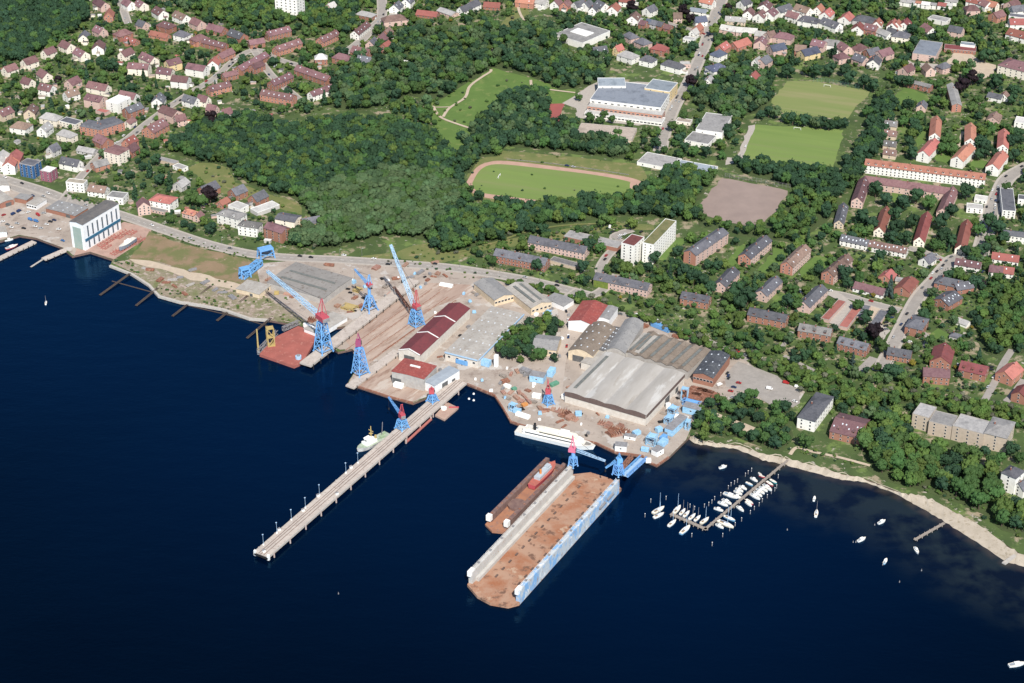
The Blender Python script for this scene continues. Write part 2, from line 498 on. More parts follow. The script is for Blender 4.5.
M_TURF2 = mat("worn_turf", (.18, .205, .075), (.155, .195, .065), .05, .95, c3=(.24, .22, .11), scale3=.03, mix3=(.5, .75), stretch=(.35, .15, 1.4))
M_MEADOW = mat("park_meadow", (.10, .165, .04), (.08, .135, .033), .04, .95, c3=(.14, .18, .055), scale3=.1)
M_ROUGHG = mat("rough_grass", (.155, .16, .06), (.11, .135, .045), .06, .95, c3=(.21, .18, .09), scale3=.14)
M_CLAY = mat("clay_pitch", (.265, .205, .18), (.225, .175, .155), .05, .95)
M_TRACK = mat("running_track", (.42, .27, .21), (.36, .23, .18), .1, .95)
M_REDCOURT = mat("red_court", (.29, .085, .075), (.24, .075, .07), .1, .95)
M_PATH = mat("gravel_path", (.46, .38, .29), (.38, .31, .24), .2, .95)
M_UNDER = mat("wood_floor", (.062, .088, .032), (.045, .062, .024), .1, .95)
M_KERB = mat("kerb_concrete", (.42, .39, .35), (.35, .32, .29), .5, .95)

# wood floors first
WOODS = {
 'big': [(165, 150), (205, 128), (240, 118), (262, 124), (300, 130), (345, 120), (400, 125), (438, 140), (455, 165), (468, 198), (474, 206), (440, 225), (427, 240), (390, 235), (355, 242), (330, 250), (300, 248), (286, 244), (306, 232), (325, 224), (304, 208), (296, 199), (265, 191), (238, 178), (228, 165), (200, 162)],
 'belt': [(440, 226), (478, 210), (515, 208), (560, 207), (600, 203), (630, 199), (652, 186), (676, 168), (700, 172), (716, 176), (706, 190), (694, 206), (700, 218), (690, 222), (655, 218), (615, 216), (560, 226), (525, 236), (490, 242), (455, 253), (436, 252), (430, 240)],
 'north': [(340, 66), (372, 50), (395, 38), (420, 30), (450, 36), (492, 22), (508, 40), (512, 30), (530, 22), (556, 34), (566, 30), (582, 38), (560, 50), (586, 56), (606, 52), (612, 66), (604, 78), (590, 86), (560, 90), (548, 84), (530, 76), (505, 70), (492, 68), (470, 82), (440, 100), (410, 96), (362, 112), (330, 108), (334, 76)],
 'topleft': [(-90, -60), (70, -60), (84, -10), (90, 18), (78, 32), (58, 42), (28, 58), (0, 66), (-60, 90)],
 'tower': [(170, -40), (270, -40), (300, 14), (330, -6), (362, -4), (362, 18), (350, 38), (330, 32), (300, 22), (284, 26), (256, 22), (236, 28), (206, 16), (178, 8)],
 'track': [(484, 118), (504, 101), (530, 91), (546, 92), (546, 106), (556, 128), (582, 122), (582, 130), (632, 150), (634, 160), (575, 154), (507, 146), (497, 156), (482, 157), (468, 174), (456, 168), (468, 140)],
 'pitch': [(690, 96), (722, 76), (745, 70), (774, 80), (772, 98), (764, 112), (745, 116), (736, 130), (728, 146), (716, 110), (698, 106)],
 'pitchsouth': [(730, 163), (745, 161), (790, 170), (838, 176), (850, 160), (862, 140), (874, 110), (886, 98), (896, 104), (892, 122), (878, 150), (868, 168), (856, 186), (835, 200), (806, 193), (770, 180), (735, 172)],
 'clay': [(690, 208), (700, 218), (722, 226), (758, 230), (776, 218), (790, 196), (806, 192), (840, 202), (836, 214), (818, 226), (800, 244), (776, 240), (740, 236), (728, 232), (700, 226)],
 'bank': [(505, 286), (545, 290), (590, 301), (620, 310), (660, 322), (700, 334), (740, 352), (790, 368), (830, 378), (850, 386), (900, 393), (960, 399), (1030, 415), (1030, 432), (985, 424), (915, 403), (870, 406), (845, 400), (800, 393), (770, 386), (735, 362), (700, 348), (650, 326), (600, 312), (560, 302), (520, 298)],
 'beach': [(862, 440), (872, 428), (884, 418), (900, 417), (906, 434), (930, 448), (960, 458), (985, 464), (1000, 474), (1002, 504), (1030, 518), (1030, 540), (1003, 530), (985, 516), (960, 504), (930, 493), (905, 486), (886, 481), (868, 470), (862, 454)],
 'cottage': [(692, 428), (704, 406), (720, 404), (726, 414), (742, 394), (756, 396), (764, 412), (774, 404), (790, 408), (792, 440), (784, 452), (764, 448), (738, 438), (712, 436)],
 'island': [(498, 350), (514, 326), (528, 321), (541, 324), (546, 322), (560, 322), (562, 342), (559, 362), (545, 366), (520, 366), (500, 360)],
 'east': [(976, 330), (986, 306), (1030, 298), (1030, 352), (1000, 360), (982, 352)],
}
patch("meadow", [(432, 88), (440, 80), (490, 66), (508, 72), (575, 90), (575, 100), (550, 108), (545, 92), (505, 102), (484, 121), (468, 140), (458, 160), (440, 150), (430, 120), (427, 105)], M_MEADOW, occv=0)
patch("meadow", [(500, 24), (512, 8), (524, 0), (532, 20), (516, 30), (506, 48), (492, 62), (488, 50)], M_ROUGHG, occv=0)
patch("meadow", [(395, 252), (425, 243), (445, 238), (498, 230), (530, 238), (560, 230), (610, 222), (655, 225), (655, 230), (610, 228), (565, 238), (548, 246), (490, 248), (470, 256), (440, 264), (400, 259), (370, 262), (360, 257)], M_ROUGHG, occv=0)
patch("meadow", [(188, 168), (206, 160), (230, 168), (236, 182), (262, 192), (300, 204), (302, 214), (270, 206), (240, 198), (214, 190)], M_ROUGHG, occv=0)
patch("meadow", [(466, 176), (480, 160), (500, 150), (640, 164), (652, 190), (620, 200), (560, 206), (500, 206), (476, 202)], M_ROUGHG, occv=0)
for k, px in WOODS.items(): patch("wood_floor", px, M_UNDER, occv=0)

# sports ground: oval track
tw = [at(p) for p in J3((262, 480), (300, 425), (350, 402), (420, 398), (600, 418), (760, 440), (900, 462), (960, 485), (960, 510), (905, 535), (700, 560), (570, 572), (350, 545), (280, 520))]
tw = smooth_line(tw + [tw[0]], 5)[:-1]
patch("running_track", tw, M_TRACK, raw=True, rough=False)
ti = [at(p) for p in J3((284, 486), (310, 440), (350, 415), (420, 412), (600, 432), (760, 452), (890, 476), (905, 490), (880, 530), (700, 548), (590, 556), (350, 528), (300, 515))]
patch("football_pitch", smooth_line(ti + [ti[0]], 4)[:-1], M_TURF, raw=True, rough=False)
patch("lawn", J3((918, 492), (950, 500), (950, 512), (925, 525), (895, 532)), M_TURF2)
patch("football_pitch", H1((205, 368), (420, 378), (700, 398), (690, 480), (625, 650), (440, 625), (110, 585), (150, 480)), M_TURF)
patch("football_pitch", H1((375, 122), (540, 120), (800, 170), (860, 185), (780, 260), (720, 345), (560, 320), (360, 305), (290, 240)), M_TURF2)
patch("footpath", H1((165, 375), (205, 368), (190, 420), (115, 580), (40, 600), (40, 555), (90, 560)), M_PAVE)
patch("clay_pitch", F8((330, 28), (595, 78), (560, 140), (480, 232), (350, 205), (215, 165)), M_CLAY)
patch("red_court", J3((568, 172), (650, 172), (625, 250), (600, 245)), M_REDCOURT)
patch("school_yard", J3((640, 170), (690, 140), (745, 105), (790, 80), (1010, 90), (1010, 240), (940, 260), (700, 230), (690, 190)), M_PAVE)
patch("school_yard", K4((410, 500), (480, 410), (580, 420), (660, 480), (800, 520), (780, 600), (690, 640), (620, 590), (560, 520), (430, 560)), M_PATH)
patch("school_yard", K4((130, 500), (330, 510), (340, 560), (280, 540), (160, 540), (120, 610), (60, 600), (100, 480)), M_PAVE)

for pl in (F8((330, 370), (400, 300), (425, 290), (395, 385)), F8((470, 400), (540, 310), (600, 320), (560, 370), (510, 415)), F8((640, 400), (700, 340), (760, 345), (740, 400), (660, 440)), F8((525, 530), (580, 490), (595, 500), (550, 560)), H5((230, 410), (260, 350), (370, 380), (345, 440)), H5((470, 460), (510, 400), (600, 420), (580, 470)), H5((120, 180), (185, 190), (160, 290), (110, 330)), G1((340, 90), (460, 80), (360, 170)), F4((490, 390), (545, 350), (640, 380), (640, 400), (560, 420), (500, 420)), H2((560, 480), (680, 330), (790, 280), (860, 300), (700, 400), (640, 500)), G2((530, 230), (580, 195), (640, 230), (600, 260))):
    patch("lawn", pl, M_MEADOW)
# shipyard
patch("shipyard_yard", [(-60, 222), (0, 180), (14, 190), (40, 196), (62, 206), (76, 215), (80, 246), (84, 252), (73, 255.5), (66, 249), (36, 238), (19, 235), (0, 240.5), (-60, 262)], M_YARD, rough=False, occv=0)
patch("boat_slip", [(78, 246), (124, 222), (152, 229), (148, 238), (114, 259.5), (90, 252), (74, 256)], mat("slip_concrete", (.40, .27, .22), (.30, .2, .165), .1, .95), rough=False)
patch("heath", [(150, 232), (170, 240), (200, 249), (232, 256), (256, 262), (262, 275), (250, 300), (240, 286), (200, 276), (160, 262), (128, 262)], M_HEATH, occv=0)
patch("rubble_bank", [(112, 263), (128, 260), (160, 262), (200, 276), (240, 286), (275, 295), (310, 310), (318, 318), (298, 324), (268, 319.5), (250, 318), (222, 308.5), (200, 304.5), (180, 301.5), (160, 295), (149, 284), (133, 273)], M_RUBBLE, rough=False, occv=0)
patch("dirt_track", [(130, 259), (150, 261), (200, 274), (260, 290), (300, 300), (296, 305), (250, 294), (200, 282), (160, 270), (136, 264)], M_PATH)
patch("shipyard_yard", [(256, 264), (330, 258), (420, 268), (480, 275), (520, 288), (566, 300), (600, 312), (624, 314), (660, 326), (700, 340), (745, 360), (760, 372), (805, 392), (800, 400), (790, 404), (770, 403), (740, 394), (722, 404), (700, 408), (686, 440), (669, 457), (657, 465), (644, 460), (643, 456), (615, 452), (596, 443), (518, 424), (510, 421), (502, 407), (494, 395), (465, 383.5), (413, 402), (387, 395.5), (348, 384), (363, 359), (352, 349), (340, 350), (330, 345), (346, 326), (318, 331), (290, 310), (262, 294)], M_YARD, rough=False, occv=0)
patch("slipway", [(345, 340), (372, 318), (400, 300), (430, 283), (470, 285), (480, 292), (432, 308), (395, 342), (372, 362), (352, 379), (362, 359), (352, 349)], M_SLIP, rough=False, occv=0)
patch("quay_apron", [(348, 384), (366, 372), (396, 350), (420, 358), (440, 384), (413, 402), (387, 395.5)], M_SLIP, rough=False, occv=0)
patch("car_park", G4((410, 165), (500, 200), (600, 240), (720, 310), (720, 380), (690, 400), (570, 380), (480, 330), (330, 290), (350, 220)), M_ASPH)
patch("dirt_track", G4((280, 420), (330, 445), (430, 480), (520, 520), (500, 540), (400, 500), (290, 450)), M_PATH)

ROADS = []


def road(px, w, name="road", pave=1.8, m=None, mk=False, raw=False):
    pts = smooth_line(px if raw else ring(px), 6)
    LEVEL[0] += 1
    z = GZ + .02 + LEVEL[0] * .006
    ribbon(name, pts, -w / 2, w / 2, z, m or M_ASPH)
    if pave:
        ribbon("pavement", pts, w / 2, w / 2 + pave, z + .12, M_PAVE, .2); ribbon("pavement", pts, -w / 2 - pave, -w / 2, z + .12, M_PAVE, .2)
    if mk:
        mb = MB(); acc = 0
        for i in range(len(pts) - 1):
            a, b = Vector(pts[i]), Vector(pts[i + 1]); L = (b - a).length; t = 0
            d = (b - a).normalized(); s_ = Vector((-d.y, d.x, 0)) * .09
            while t + 4 < L:
                p, q = a + d * t, a + d * (t + 3.5); p.z = q.z = z + .008
                mb.face([p - s_, q - s_, q + s_, p + s_]); t += 9
        structure(mb.build("road_marking", M_WHITEP))
    ROADS.append(pts)
    n = len(pts)
    for i in range(n - 1):
        a, b = Vector(pts[i]), Vector(pts[i + 1]); d = (b - a); d.z = 0; d.normalize(); s_ = Vector((-d.y, d.x, 0)) * (w / 2 + pave + .5)
        mark([a - s_, b - s_, b + s_, a + s_], 2)
    return pts


MAIN = road([(-120, 140), (-40, 165), (0, 178), (40, 190), (70, 201), (110, 212), (132, 219), (170, 232), (210, 245), (250, 254), (290, 258), (340, 260), (400, 264), (450, 268), (490, 274), (530, 281), (570, 291), (590, 296)], 9.5, pave=2.4, mk=True)
road([(590, 296), (600, 292), (612, 282), (618, 275)], 7)
road([(-40, 172), (-10, 180), (30, 194), (60, 205)], 7, name="lay_by")
road([(578, 290), (560, 300), (540, 296)], 5)
road([(618, 313), (640, 318), (665, 325), (690, 334), (720, 346), (748, 360)], 6, pave=0, name="yard_road")
road([(560, 300), (566, 330), (560, 365), (556, 400)], 9, pave=0, name="yard_road", m=mat("yard_concrete", (.40, .345, .30), (.34, .29, .25), .1, .95))
road([(660, 152), (664, 134), (672, 112), (678, 100), (687, 86), (698, 62), (706, 42), (712, 22), (722, 0), (732, -30)], 10, pave=2.5)
road([(706, 37), (690, 30), (676, 26), (664, 22)], 6)
road([(738, 30), (722, 32), (706, 38)], 6)
road([(880, 372), (892, 348), (905, 322), (918, 298), (932, 282), (946, 266), (956, 258), (975, 262)], 9, pave=2.5)
road([(946, 262), (928, 254), (908, 248)], 6)
road([(978, 260), (984, 240), (990, 215), (998, 196), (1008, 178), (1030, 165)], 12, pave=2.5)
road([(900, 311), (872, 304), (846, 296), (820, 292), (800, 292)], 7)
road([(107, 150), (126, 140), (146, 124), (168, 108), (192, 92), (215, 78), (235, 60), (256, 50), (280, 60), (300, 66)], 6.5)
road([(60, 205), (80, 178), (100, 156), (107, 150)], 6)
road([(112, -20), (122, 6), (128, 24)], 6.5)
road([(300, 100), (276, 80), (264, 66), (254, 50), (250, 40)], 6)
road([(344, 54), (362, 40), (374, 26), (382, 14), (380, -20)], 9)
road([(372, 28), (392, 16), (410, 2)], 6)
road([(640, 250), (614, 238), (632, 230)], 6)
road([(612, 283), (600, 272), (606, 258), (616, 248)], 6)
road([(664, 280), (672, 264), (676, 258)], 3, pave=0, m=M_PATH, name="footpath")
road([(778, 352), (786, 342), (792, 332)], 4, pave=0, name="lane")
road([(784, 356), (800, 364), (816, 372)], 4, pave=0, name="lane")
road([(856, 376), (866, 366), (874, 358)], 8, pave=0, name="lane")
road([(985, 400), (996, 380), (1002, 366), (1012, 350)], 6, pave=0, name="lane")
road([(1024, 380), (1012, 396), (1006, 402)], 6, pave=0, name="lane")
road([(924, 348), (928, 338), (918, 330), (908, 326)], 5, pave=0, name="lane")
road([(948, 150), (957, 148), (960, 140), (963, 132)], 3, pave=0, name="footpath", m=M_PATH)
road([(790, 455), (797, 448), (812, 452), (840, 458), (870, 466)], 3, pave=0, name="footpath", m=M_PATH)
road(J3((310, 280), (240, 258), (170, 232), (145, 210), (130, 182)), 3.2, pave=0, name="footpath", m=M_PATH)
road(J3((170, 225), (195, 190), (255, 150), (275, 105), (320, 70), (355, 48), (358, 38)), 3.2, pave=0, name="footpath", m=M_PATH)
road(J3((135, 187), (165, 187), (195, 186)), 2, pave=0, name="footpath", m=M_PATH)
road(K6((860, 415), (875, 380), (905, 350), (940, 330)), 3.2, pave=0, name="footpath", m=M_PATH)
road(K1((40, -30), (50, 60), (65, 110), (95, 165)), 3.2, pave=0, name="footpath", m=M_PATH)
road(J3((275, 575), (320, 585), (365, 590)), 3, pave=0, name="footpath", m=M_PATH)
road(J3((515, 80), (520, 105), (545, 112), (690, 130)), 3, pave=0, name="footpath", m=M_PATH)
road(F7((200, 215), (300, 195), (400, 165), (500, 130), (600, 110), (700, 100), (880, 92)), 3, pave=0, name="footpath", m=M_ROUGHG)
patch("footway", F8((980, 680), (1000, 640), (900, 560), (780, 480), (740, 490), (860, 550)), M_PAVE)

# kerb-like concrete coping along the open quays
cp = [Vector(p) for p in ring(COAST[9:18])]
ribbon("quay_coping", cp, -1.2, 1.2, GZ + .5, M_KERB, 2.0)
cp = [Vector(p) for p in ring(COAST[31:43])]
ribbon("quay_coping", cp, -.2, 1.0, GZ + .35, M_RUST, 1.5)
cp = [Vector(p) for p in ring(COAST[25:29])]
ribbon("quay_coping", cp, -.2, 1.0, GZ + .35, M_RUST, 1.5)
# ------------------------------------------------------------------ building kit
WIN = {}


def window_mesh(w, h, lit=0):
    k = (round(w, 1), round(h, 1))
    if k not in WIN:
        mb = MB()
        mb.box((0, 0, 0), (w + .24, .10, h + .24), mi=0)
        mb.box((0, -.06, 0), (w, .06, h), mi=1)
        WIN[k] = mb.mesh("window", [M_FRAME, M_GLASS])
    return WIN[k]


SKY = {}


def skylight_mesh(k):
    if k not in SKY:
        mb = MB(); mb.box((0, 0, 0), (1.0, 1.5, .16))
        SKY[k] = mb.mesh("skylight", mat("skylight_painted_sheen", (.62, .66, .70), (.5, .55, .6), 1, .15))  # pale colour stands in for sky reflected in the panes
    return SKY[k]


DORM = {}


def dormer_mesh(wk, rk):
    if (wk, rk) not in DORM:
        mb = MB()
        mb.box((0, 0, .55), (2.0, 2.2, 1.5), mi=0)
        mb.raw([(-1.2, -1.3, 1.3), (1.2, -1.3, 1.3), (1.2, 1.6, 1.75), (-1.2, 1.6, 1.75), (-1.2, -1.3, 1.5), (1.2, -1.3, 1.5), (1.2, 1.6, 1.95), (-1.2, 1.6, 1.95)],
               [[3, 2, 1, 0], [4, 5, 6, 7], [0, 1, 5, 4], [1, 2, 6, 5], [2, 3, 7, 6], [3, 0, 4, 7]], 1)
        mb.box((0, -1.13, .7), (1.3, .1, .95), mi=2)
        DORM[(wk, rk)] = mb.mesh("dormer", [wallm(wk), roofm(rk), M_GLASS])
    return DORM[(wk, rk)]


CHIM = {}


def chimney_mesh(kind=0):
    if kind not in CHIM:
        mb = MB(); mb.box((0, 0, 0), (.9, .7, 2.2), mi=0); mb.box((0, 0, 1.15), (1.05, .85, .15), mi=1); mb.box((0, 0, 1.3), (.4, .3, .2), mi=0)
        CHIM[kind] = mb.mesh("chimney", [M_BRICKC, M_CONC])
    return CHIM[kind]


BUILT = []   # (object, footprint, short phrase) for neighbours


def house(loc, rz, L, W, he, hr, wk, rk, roof='g', label='', cat='house', name='house', group=None, dormers=0, skylights=0, chim=1, wins=True,
          step=3.6, maxw=30, ww=(1.2, 1.4), short=None, occv=True, overhang=.5, floors=None, wk2=None):
    root = thing(name, label, cat, loc, rz, group)
    a, b = L / 2, W / 2
    ca, sa = math.cos(rz), math.sin(rz)
    foot = [(loc[0] + u * ca - v * sa, loc[1] + u * sa + v * ca) for u, v in ((-a, -b), (a, -b), (a, b), (-a, b))]
    if occv: mark(foot, 1, 1.0)
    BUILT.append((root, foot, short or label, hr))
    w = MB(); r = MB()
    wm, rm = wallm(wk), roofm(rk)
    if roof == 'f':
        w.prism([(-a, -b), (a, -b), (a, b), (-a, b)], -1, he - .15)
        w.build("wall", wm, root)
        r.prism([(-a + .3, -b + .3), (a - .3, -b + .3), (a - .3, b - .3), (-a + .3, b - .3)], he - .15, he)
        for (u0, v0, u1, v1) in ((-a - .05, -b - .05, a + .05, -b + .3), (-a - .05, b - .3, a + .05, b + .05), (-a - .05, -b + .3, -a + .3, b - .3), (a - .3, -b + .3, a + .05, b - .3)):
            r.prism([(u0, v0), (u1, v0), (u1, v1), (u0, v1)], he - .15, he + .35, 1)
        rf = r.build("roof", [rm, M_TRIM if wk in 'wcyg' else M_CONC], root)
    else:
        h = 0.0
        if roof == 'h': h = min(b * .9, a * .75)
        if roof == 'm': h = 0
        if roof in 'hm':
            w.prism([(-a, -b), (a, -b), (a, b), (-a, b)], -1, he)
        if roof == 'h':
            o = overhang; A, Bq = a + o, b + o
            e = [(-A, -Bq, he), (A, -Bq, he), (A, Bq, he), (-A, Bq, he)]; t0, t1 = (-a + h, 0, hr), (a - h, 0, hr)
            r.raw(e + [t0, t1] + [(x, y, z - .25) for x, y, z in e], [[0, 1, 5, 4], [1, 2, 5], [2, 3, 4, 5], [3, 0, 4], [0, 6, 7, 1], [1, 7, 8, 2], [2, 8, 9, 3], [3, 9, 6, 0], [6, 9, 8, 7]])
        elif roof == 'm':      # mansard
            e = [(-a - .3, -b - .3, he), (a + .3, -b - .3, he), (a + .3, b + .3, he), (-a - .3, b + .3, he)]
            i = 1.6; hm = hr - .8
            f = [(-a + i, -b + i, hm), (a - i, -b + i, hm), (a - i, b - i, hm), (-a + i, b - i, hm)]
            t = [(-a + i + 2, 0, hr), (a - i - 2, 0, hr)]
            r.raw(e + f + t, [[0, 1, 5, 4], [1, 2, 6, 5], [2, 3, 7, 6], [3, 0, 4, 7], [4, 5, 9, 8], [5, 6, 9], [6, 7, 8, 9], [7, 4, 8], [3, 2, 1, 0]])
        else:
            w.raw([(-a, -b, -1), (a, -b, -1), (a, b, -1), (-a, b, -1), (-a, -b, he), (a, -b, he), (a, b, he), (-a, b, he), (-a, 0, hr - .12), (a, 0, hr - .12)],
                  [[0, 1, 5, 4], [2, 3, 7, 6], [1, 2, 6, 9, 5], [3, 0, 4, 8, 7], [3, 2, 1, 0]])
            s = (hr - he) / b; o = overhang; A = a + o * .8; eb = b + o; ez = he - s * o; th = .28
            for sg in (-1, 1):
                q = [(-A, sg * eb, ez), (A, sg * eb, ez), (A, 0, hr), (-A, 0, hr)]
                if sg > 0: q = q[::-1]
                u = [(x, y, z - th) for x, y, z in q]
                r.raw(q + u, [[0, 1, 2, 3], [7, 6, 5, 4], [0, 4, 5, 1], [2, 6, 7, 3], [1, 5, 6, 2], [3, 7, 4, 0]])
        if wk2:
            w.mi = [1 if len(f) == 4 and i < 2 else 0 for i, f in enumerate(w.f)]
            w.build("wall", [wm, wallm(wk2)], root)
        else: w.build("wall", wm, root)
        rf = r.build("roof", rm, root)
        if chim:
            n = chim
            for k in range(n):
                x = (-.25 * L if n == 1 else -a * .75 + 1.5 * a * k / max(1, n - 1)); sg = (-1) ** k
                link("chimney", chimney_mesh(), rf, (x, sg * .6, hr + .2))
    view = Vector((0 - loc[0], 0 - loc[1], 0)).normalized()
    s = (hr - he) / b if roof in 'g' else ((hr - he) / b)
    for sg in (-1, 1):
        nrm = Vector((-(-sg) * -sa if False else -sg * sa, sg * ca, 0))
        if nrm.dot(view) < -.05 or roof == 'f': continue
        tot = dormers
        for k in range(tot):
            x = -a + L * (k + .5) / tot
            yb = sg * b * .72; z = he + (b - abs(yb)) * s - .35
            link("dormer", dormer_mesh(wk, rk), root, (x, yb, z), 0 if sg < 0 else PI)
        for k in range(skylights):
            x = -a + L * (k + .5) / skylights + RND.uniform(-.4, .4)
            yb = sg * b * RND.choice((.35, .6)); z = he + (b - abs(yb)) * s + .06
            o = link("skylight", skylight_mesh(0), root, (x, yb, z)); o.rotation_euler = (-sg * math.atan(s), 0, 0)
    if wins:
        fl = floors or max(1, int(round((he - .6) / 2.9)))
        sides = [((0, -1), L, b, 0), ((1, 0), W, a, PI / 2), ((0, 1), L, b, PI), ((-1, 0), W, a, -PI / 2)]
        vis = []
        for (nx, ny), ln, off, ang in sides:
            wn = Vector((nx * ca - ny * sa, nx * sa + ny * ca, 0))
            if wn.dot(view) > .12: vis.append((nx, ny, ln, off, ang))
        tot = sum(max(1, int(v[2] / step)) for v in vis) * fl
        while tot > maxw and step < 12:
            step *= 1.15; tot = sum(max(1, int(v[2] / step)) for v in vis) * fl
        for nx, ny, ln, off, ang in vis:
            n = max(1, int(ln / step))
            for f in range(fl):
                z = 1.7 + f * (he - .5) / fl if fl > 1 else he * .52
                for k in range(n):
                    t = -ln / 2 + ln * (k + .5) / n
                    x, y = (t, ny * (off + .04)) if ny else (nx * (off + .04), t)
                    link("window", window_mesh(*ww), root, (x, y, z), ang)
            if roof == 'g' and nx and W > 7 and hr - he > 2.2:
                link("window", window_mesh(*ww), root, (nx * (off + .04), 0, he + .5), ang)
    return root


def heading(p, deg, z=GZ):
    """Ground heading of a line that runs at deg degrees above the horizontal in the photograph."""
    q = (p[0] + 6 * math.cos(math.radians(deg)), p[1] - 6 * math.sin(math.radians(deg)))
    d = at(q, z) - at(p, z)
    return math.atan2(d.y, d.x)


def by_centre(fr, x, y, L, W, deg, he, hr, **k):
    p = fr(x, y)
    c = at(p, GZ + hr * .45); c.z = GZ
    return house(c, heading(p, deg), L, W, he, hr, **k)


def by_ridge(fr, A, B, W, he, hr, **k):
    p, q = at(fr(*A), GZ + hr), at(fr(*B), GZ + hr)
    c = (p + q) / 2; c.z = GZ; d = q - p
    return house(c, math.atan2(d.y, d.x), d.length, W, he, hr, **k)


def by_corners(fr, A, B, C, h, roof='f', hr=None, swap=False, **k):
    """A-B is the near roof edge, C a point on the opposite edge (all at eaves height h)."""
    p, q, r = at(fr(*A), GZ + h), at(fr(*B), GZ + h), at(fr(*C), GZ + h)
    d = q - p; L = d.length; u = d / L; n = Vector((-u.y, u.x, 0)); W = (r - p).dot(n)
    c = p + u * L / 2 + n * W / 2; c.z = GZ
    rz = math.atan2(u.y, u.x)
    if swap: rz += PI / 2; L, W = abs(W), L
    return house(c, rz, L, abs(W), h, hr or h, roof=roof, **k)


# ------------------------------------------------------------------ rows of small houses
GROUP_N = {}


def word_house(wk, rk, roof, L):
    t = {'g': 'gabled', 'h': 'hipped', 'f': 'flat-roofed', 'm': 'mansard'}[roof]
    return f"{WALLS[wk][0]} {t} house, {ROOFS[rk][0]} roof"


def row(phrase, fr, items, group, he=5.6, hr=9.6, cat='house'):
    items = sorted(items, key=lambda t: t[0])
    same = {}
    for t in items:
        k = (t[5], t[6], t[7] if len(t) > 7 else 'g'); same[k] = same.get(k, 0) + 1
    for i, t in enumerate(items):
        x, y, L, W, deg, wk, rk = t[:7]
        roof = t[7] if len(t) > 7 else 'g'
        if rk == 'm' and RND.random() < .16: rk = RND.choice('bbs')
        kw = t[8] if len(t) > 8 else {}
        h1 = kw.pop('he', he) if kw else he; h2 = kw.pop('hr', hr) if kw else hr
        if roof == 'f': h2 = h1
        lab = kw.pop('label', None) if kw else None
        base = word_house(wk, rk, roof, L)
        lab = lab or f"{base}, {ORD[i]} from left {phrase}"
        short = kw.pop('short', None) or f"the {WALLS[wk][0]} house with {ROOFS[rk][0]} roof {phrase}"
        kw.setdefault('maxw', 6); kw.setdefault('chim', 1 if RND.random() < .55 else 0)
        if roof == 'g' and L > 10 and 'skylights' not in kw and 'dormers' not in kw:
            c = RND.random()
            if c < .35: kw['skylights'] = 2
            elif c < .5: kw['dormers'] = 1
        hs = by_centre(fr, x, y, L * 1.28, W * 1.25, deg + RND.uniform(-4, 4), h1 * 1.18, h2 * 1.22, wk=wk, rk=rk, roof=roof, label=lab, short=short, group=group, cat=cat,
                  name='house', step=3.2, **kw)

        if RND.random() < .6:          # a lower wing or porch of its own
            la, wa, ha = RND.uniform(3, 6), RND.uniform(3, 5.5), RND.uniform(2.6, 4.2); ax = RND.choice((-1, 1)) * (L * .64 + la / 2 - .05); ay = RND.uniform(-.3, .3) * W
            if RND.random() < .4: ax, ay = RND.uniform(-.35, .35) * L, -RND.choice((-1, 1)) * (W * .625 + wa / 2 - .05)
            m_ = MB(); m_.box((ax, ay, ha / 2 - .5), (la, wa, ha + 1)); m_.build("annex", wallm(wk if RND.random() < .6 else 'w'), hs)
            m_ = MB(); m_.box((ax, ay, ha + .16), (la + .5, wa + .5, .3)); m_.build("annex_roof", roofm(RND.choice((rk, 'g', 'l', 'd', 't'))), hs)
# ------------------------------------------------------------------ the town, one sheet after another
A_ = lambda **k: k
g = "houses on the hillside by the left wood"
row("along the edge of the hillside wood", F1, [
    (40, 280, 12, 9, 20, 'c', 'm'), (118, 250, 13, 10, 22, 'c', 'm'), (195, 212, 12, 9, 22, 'c', 'm'), (268, 187, 13, 10, -28, 'c', 'm'),
    (338, 150, 12, 10, 70, 'c', 's'), (395, 190, 14, 11, 70, 'w', 'm'), (400, 126, 12, 10, -25, 'p', 'm'), (325, 218, 14, 10, -25, 'c', 'm')], g)
row("in the row below the hillside wood edge", F1, [
    (112, 332, 10, 9, -20, 'c', 'm'), (178, 303, 13, 10, -35, 'c', 'm'), (188, 357, 13, 10, -12, 'w', 'm'), (292, 332, 12, 10, 25, 'p', 'm'), (285, 380, 12, 9, 20, 'w', 'm'),
    (395, 352, 20, 10, -14, 'c', 'm'), (383, 404, 16, 12, -8, 'p', 'm', 'g', A_(he=8, hr=11, dormers=2)),
    (515, 388, 16, 10, -12, 'w', 'm'), (635, 402, 13, 10, 60, 'w', 'm'), (682, 456, 18, 12, -20, 'p', 'm', 'g', A_(he=7.5, hr=11))], g)
row("in rows above the modern white block", F1, [
    (505, 218, 13, 9, 22, 'c', 'm'), (595, 238, 18, 10, -22, 'c', 'm', 'g', A_(dormers=2)), (557, 275, 19, 10, -8, 'c', 'm', 'g', A_(he=7, hr=10.5)), (692, 258, 13, 10, 18, 'y', 'm', 'g', A_(he=7, hr=10.5)),
    (662, 292, 14, 10, -10, 'c', 'm'), (724, 326, 15, 11, -10, 'w', 'm', 'g', A_(he=7, hr=10.5)), (790, 280, 18, 11, -10, 'w', 'm', 'g', A_(he=7.5, hr=10.5)), (856, 255, 11, 10, 65, 'w', 'o')], g)
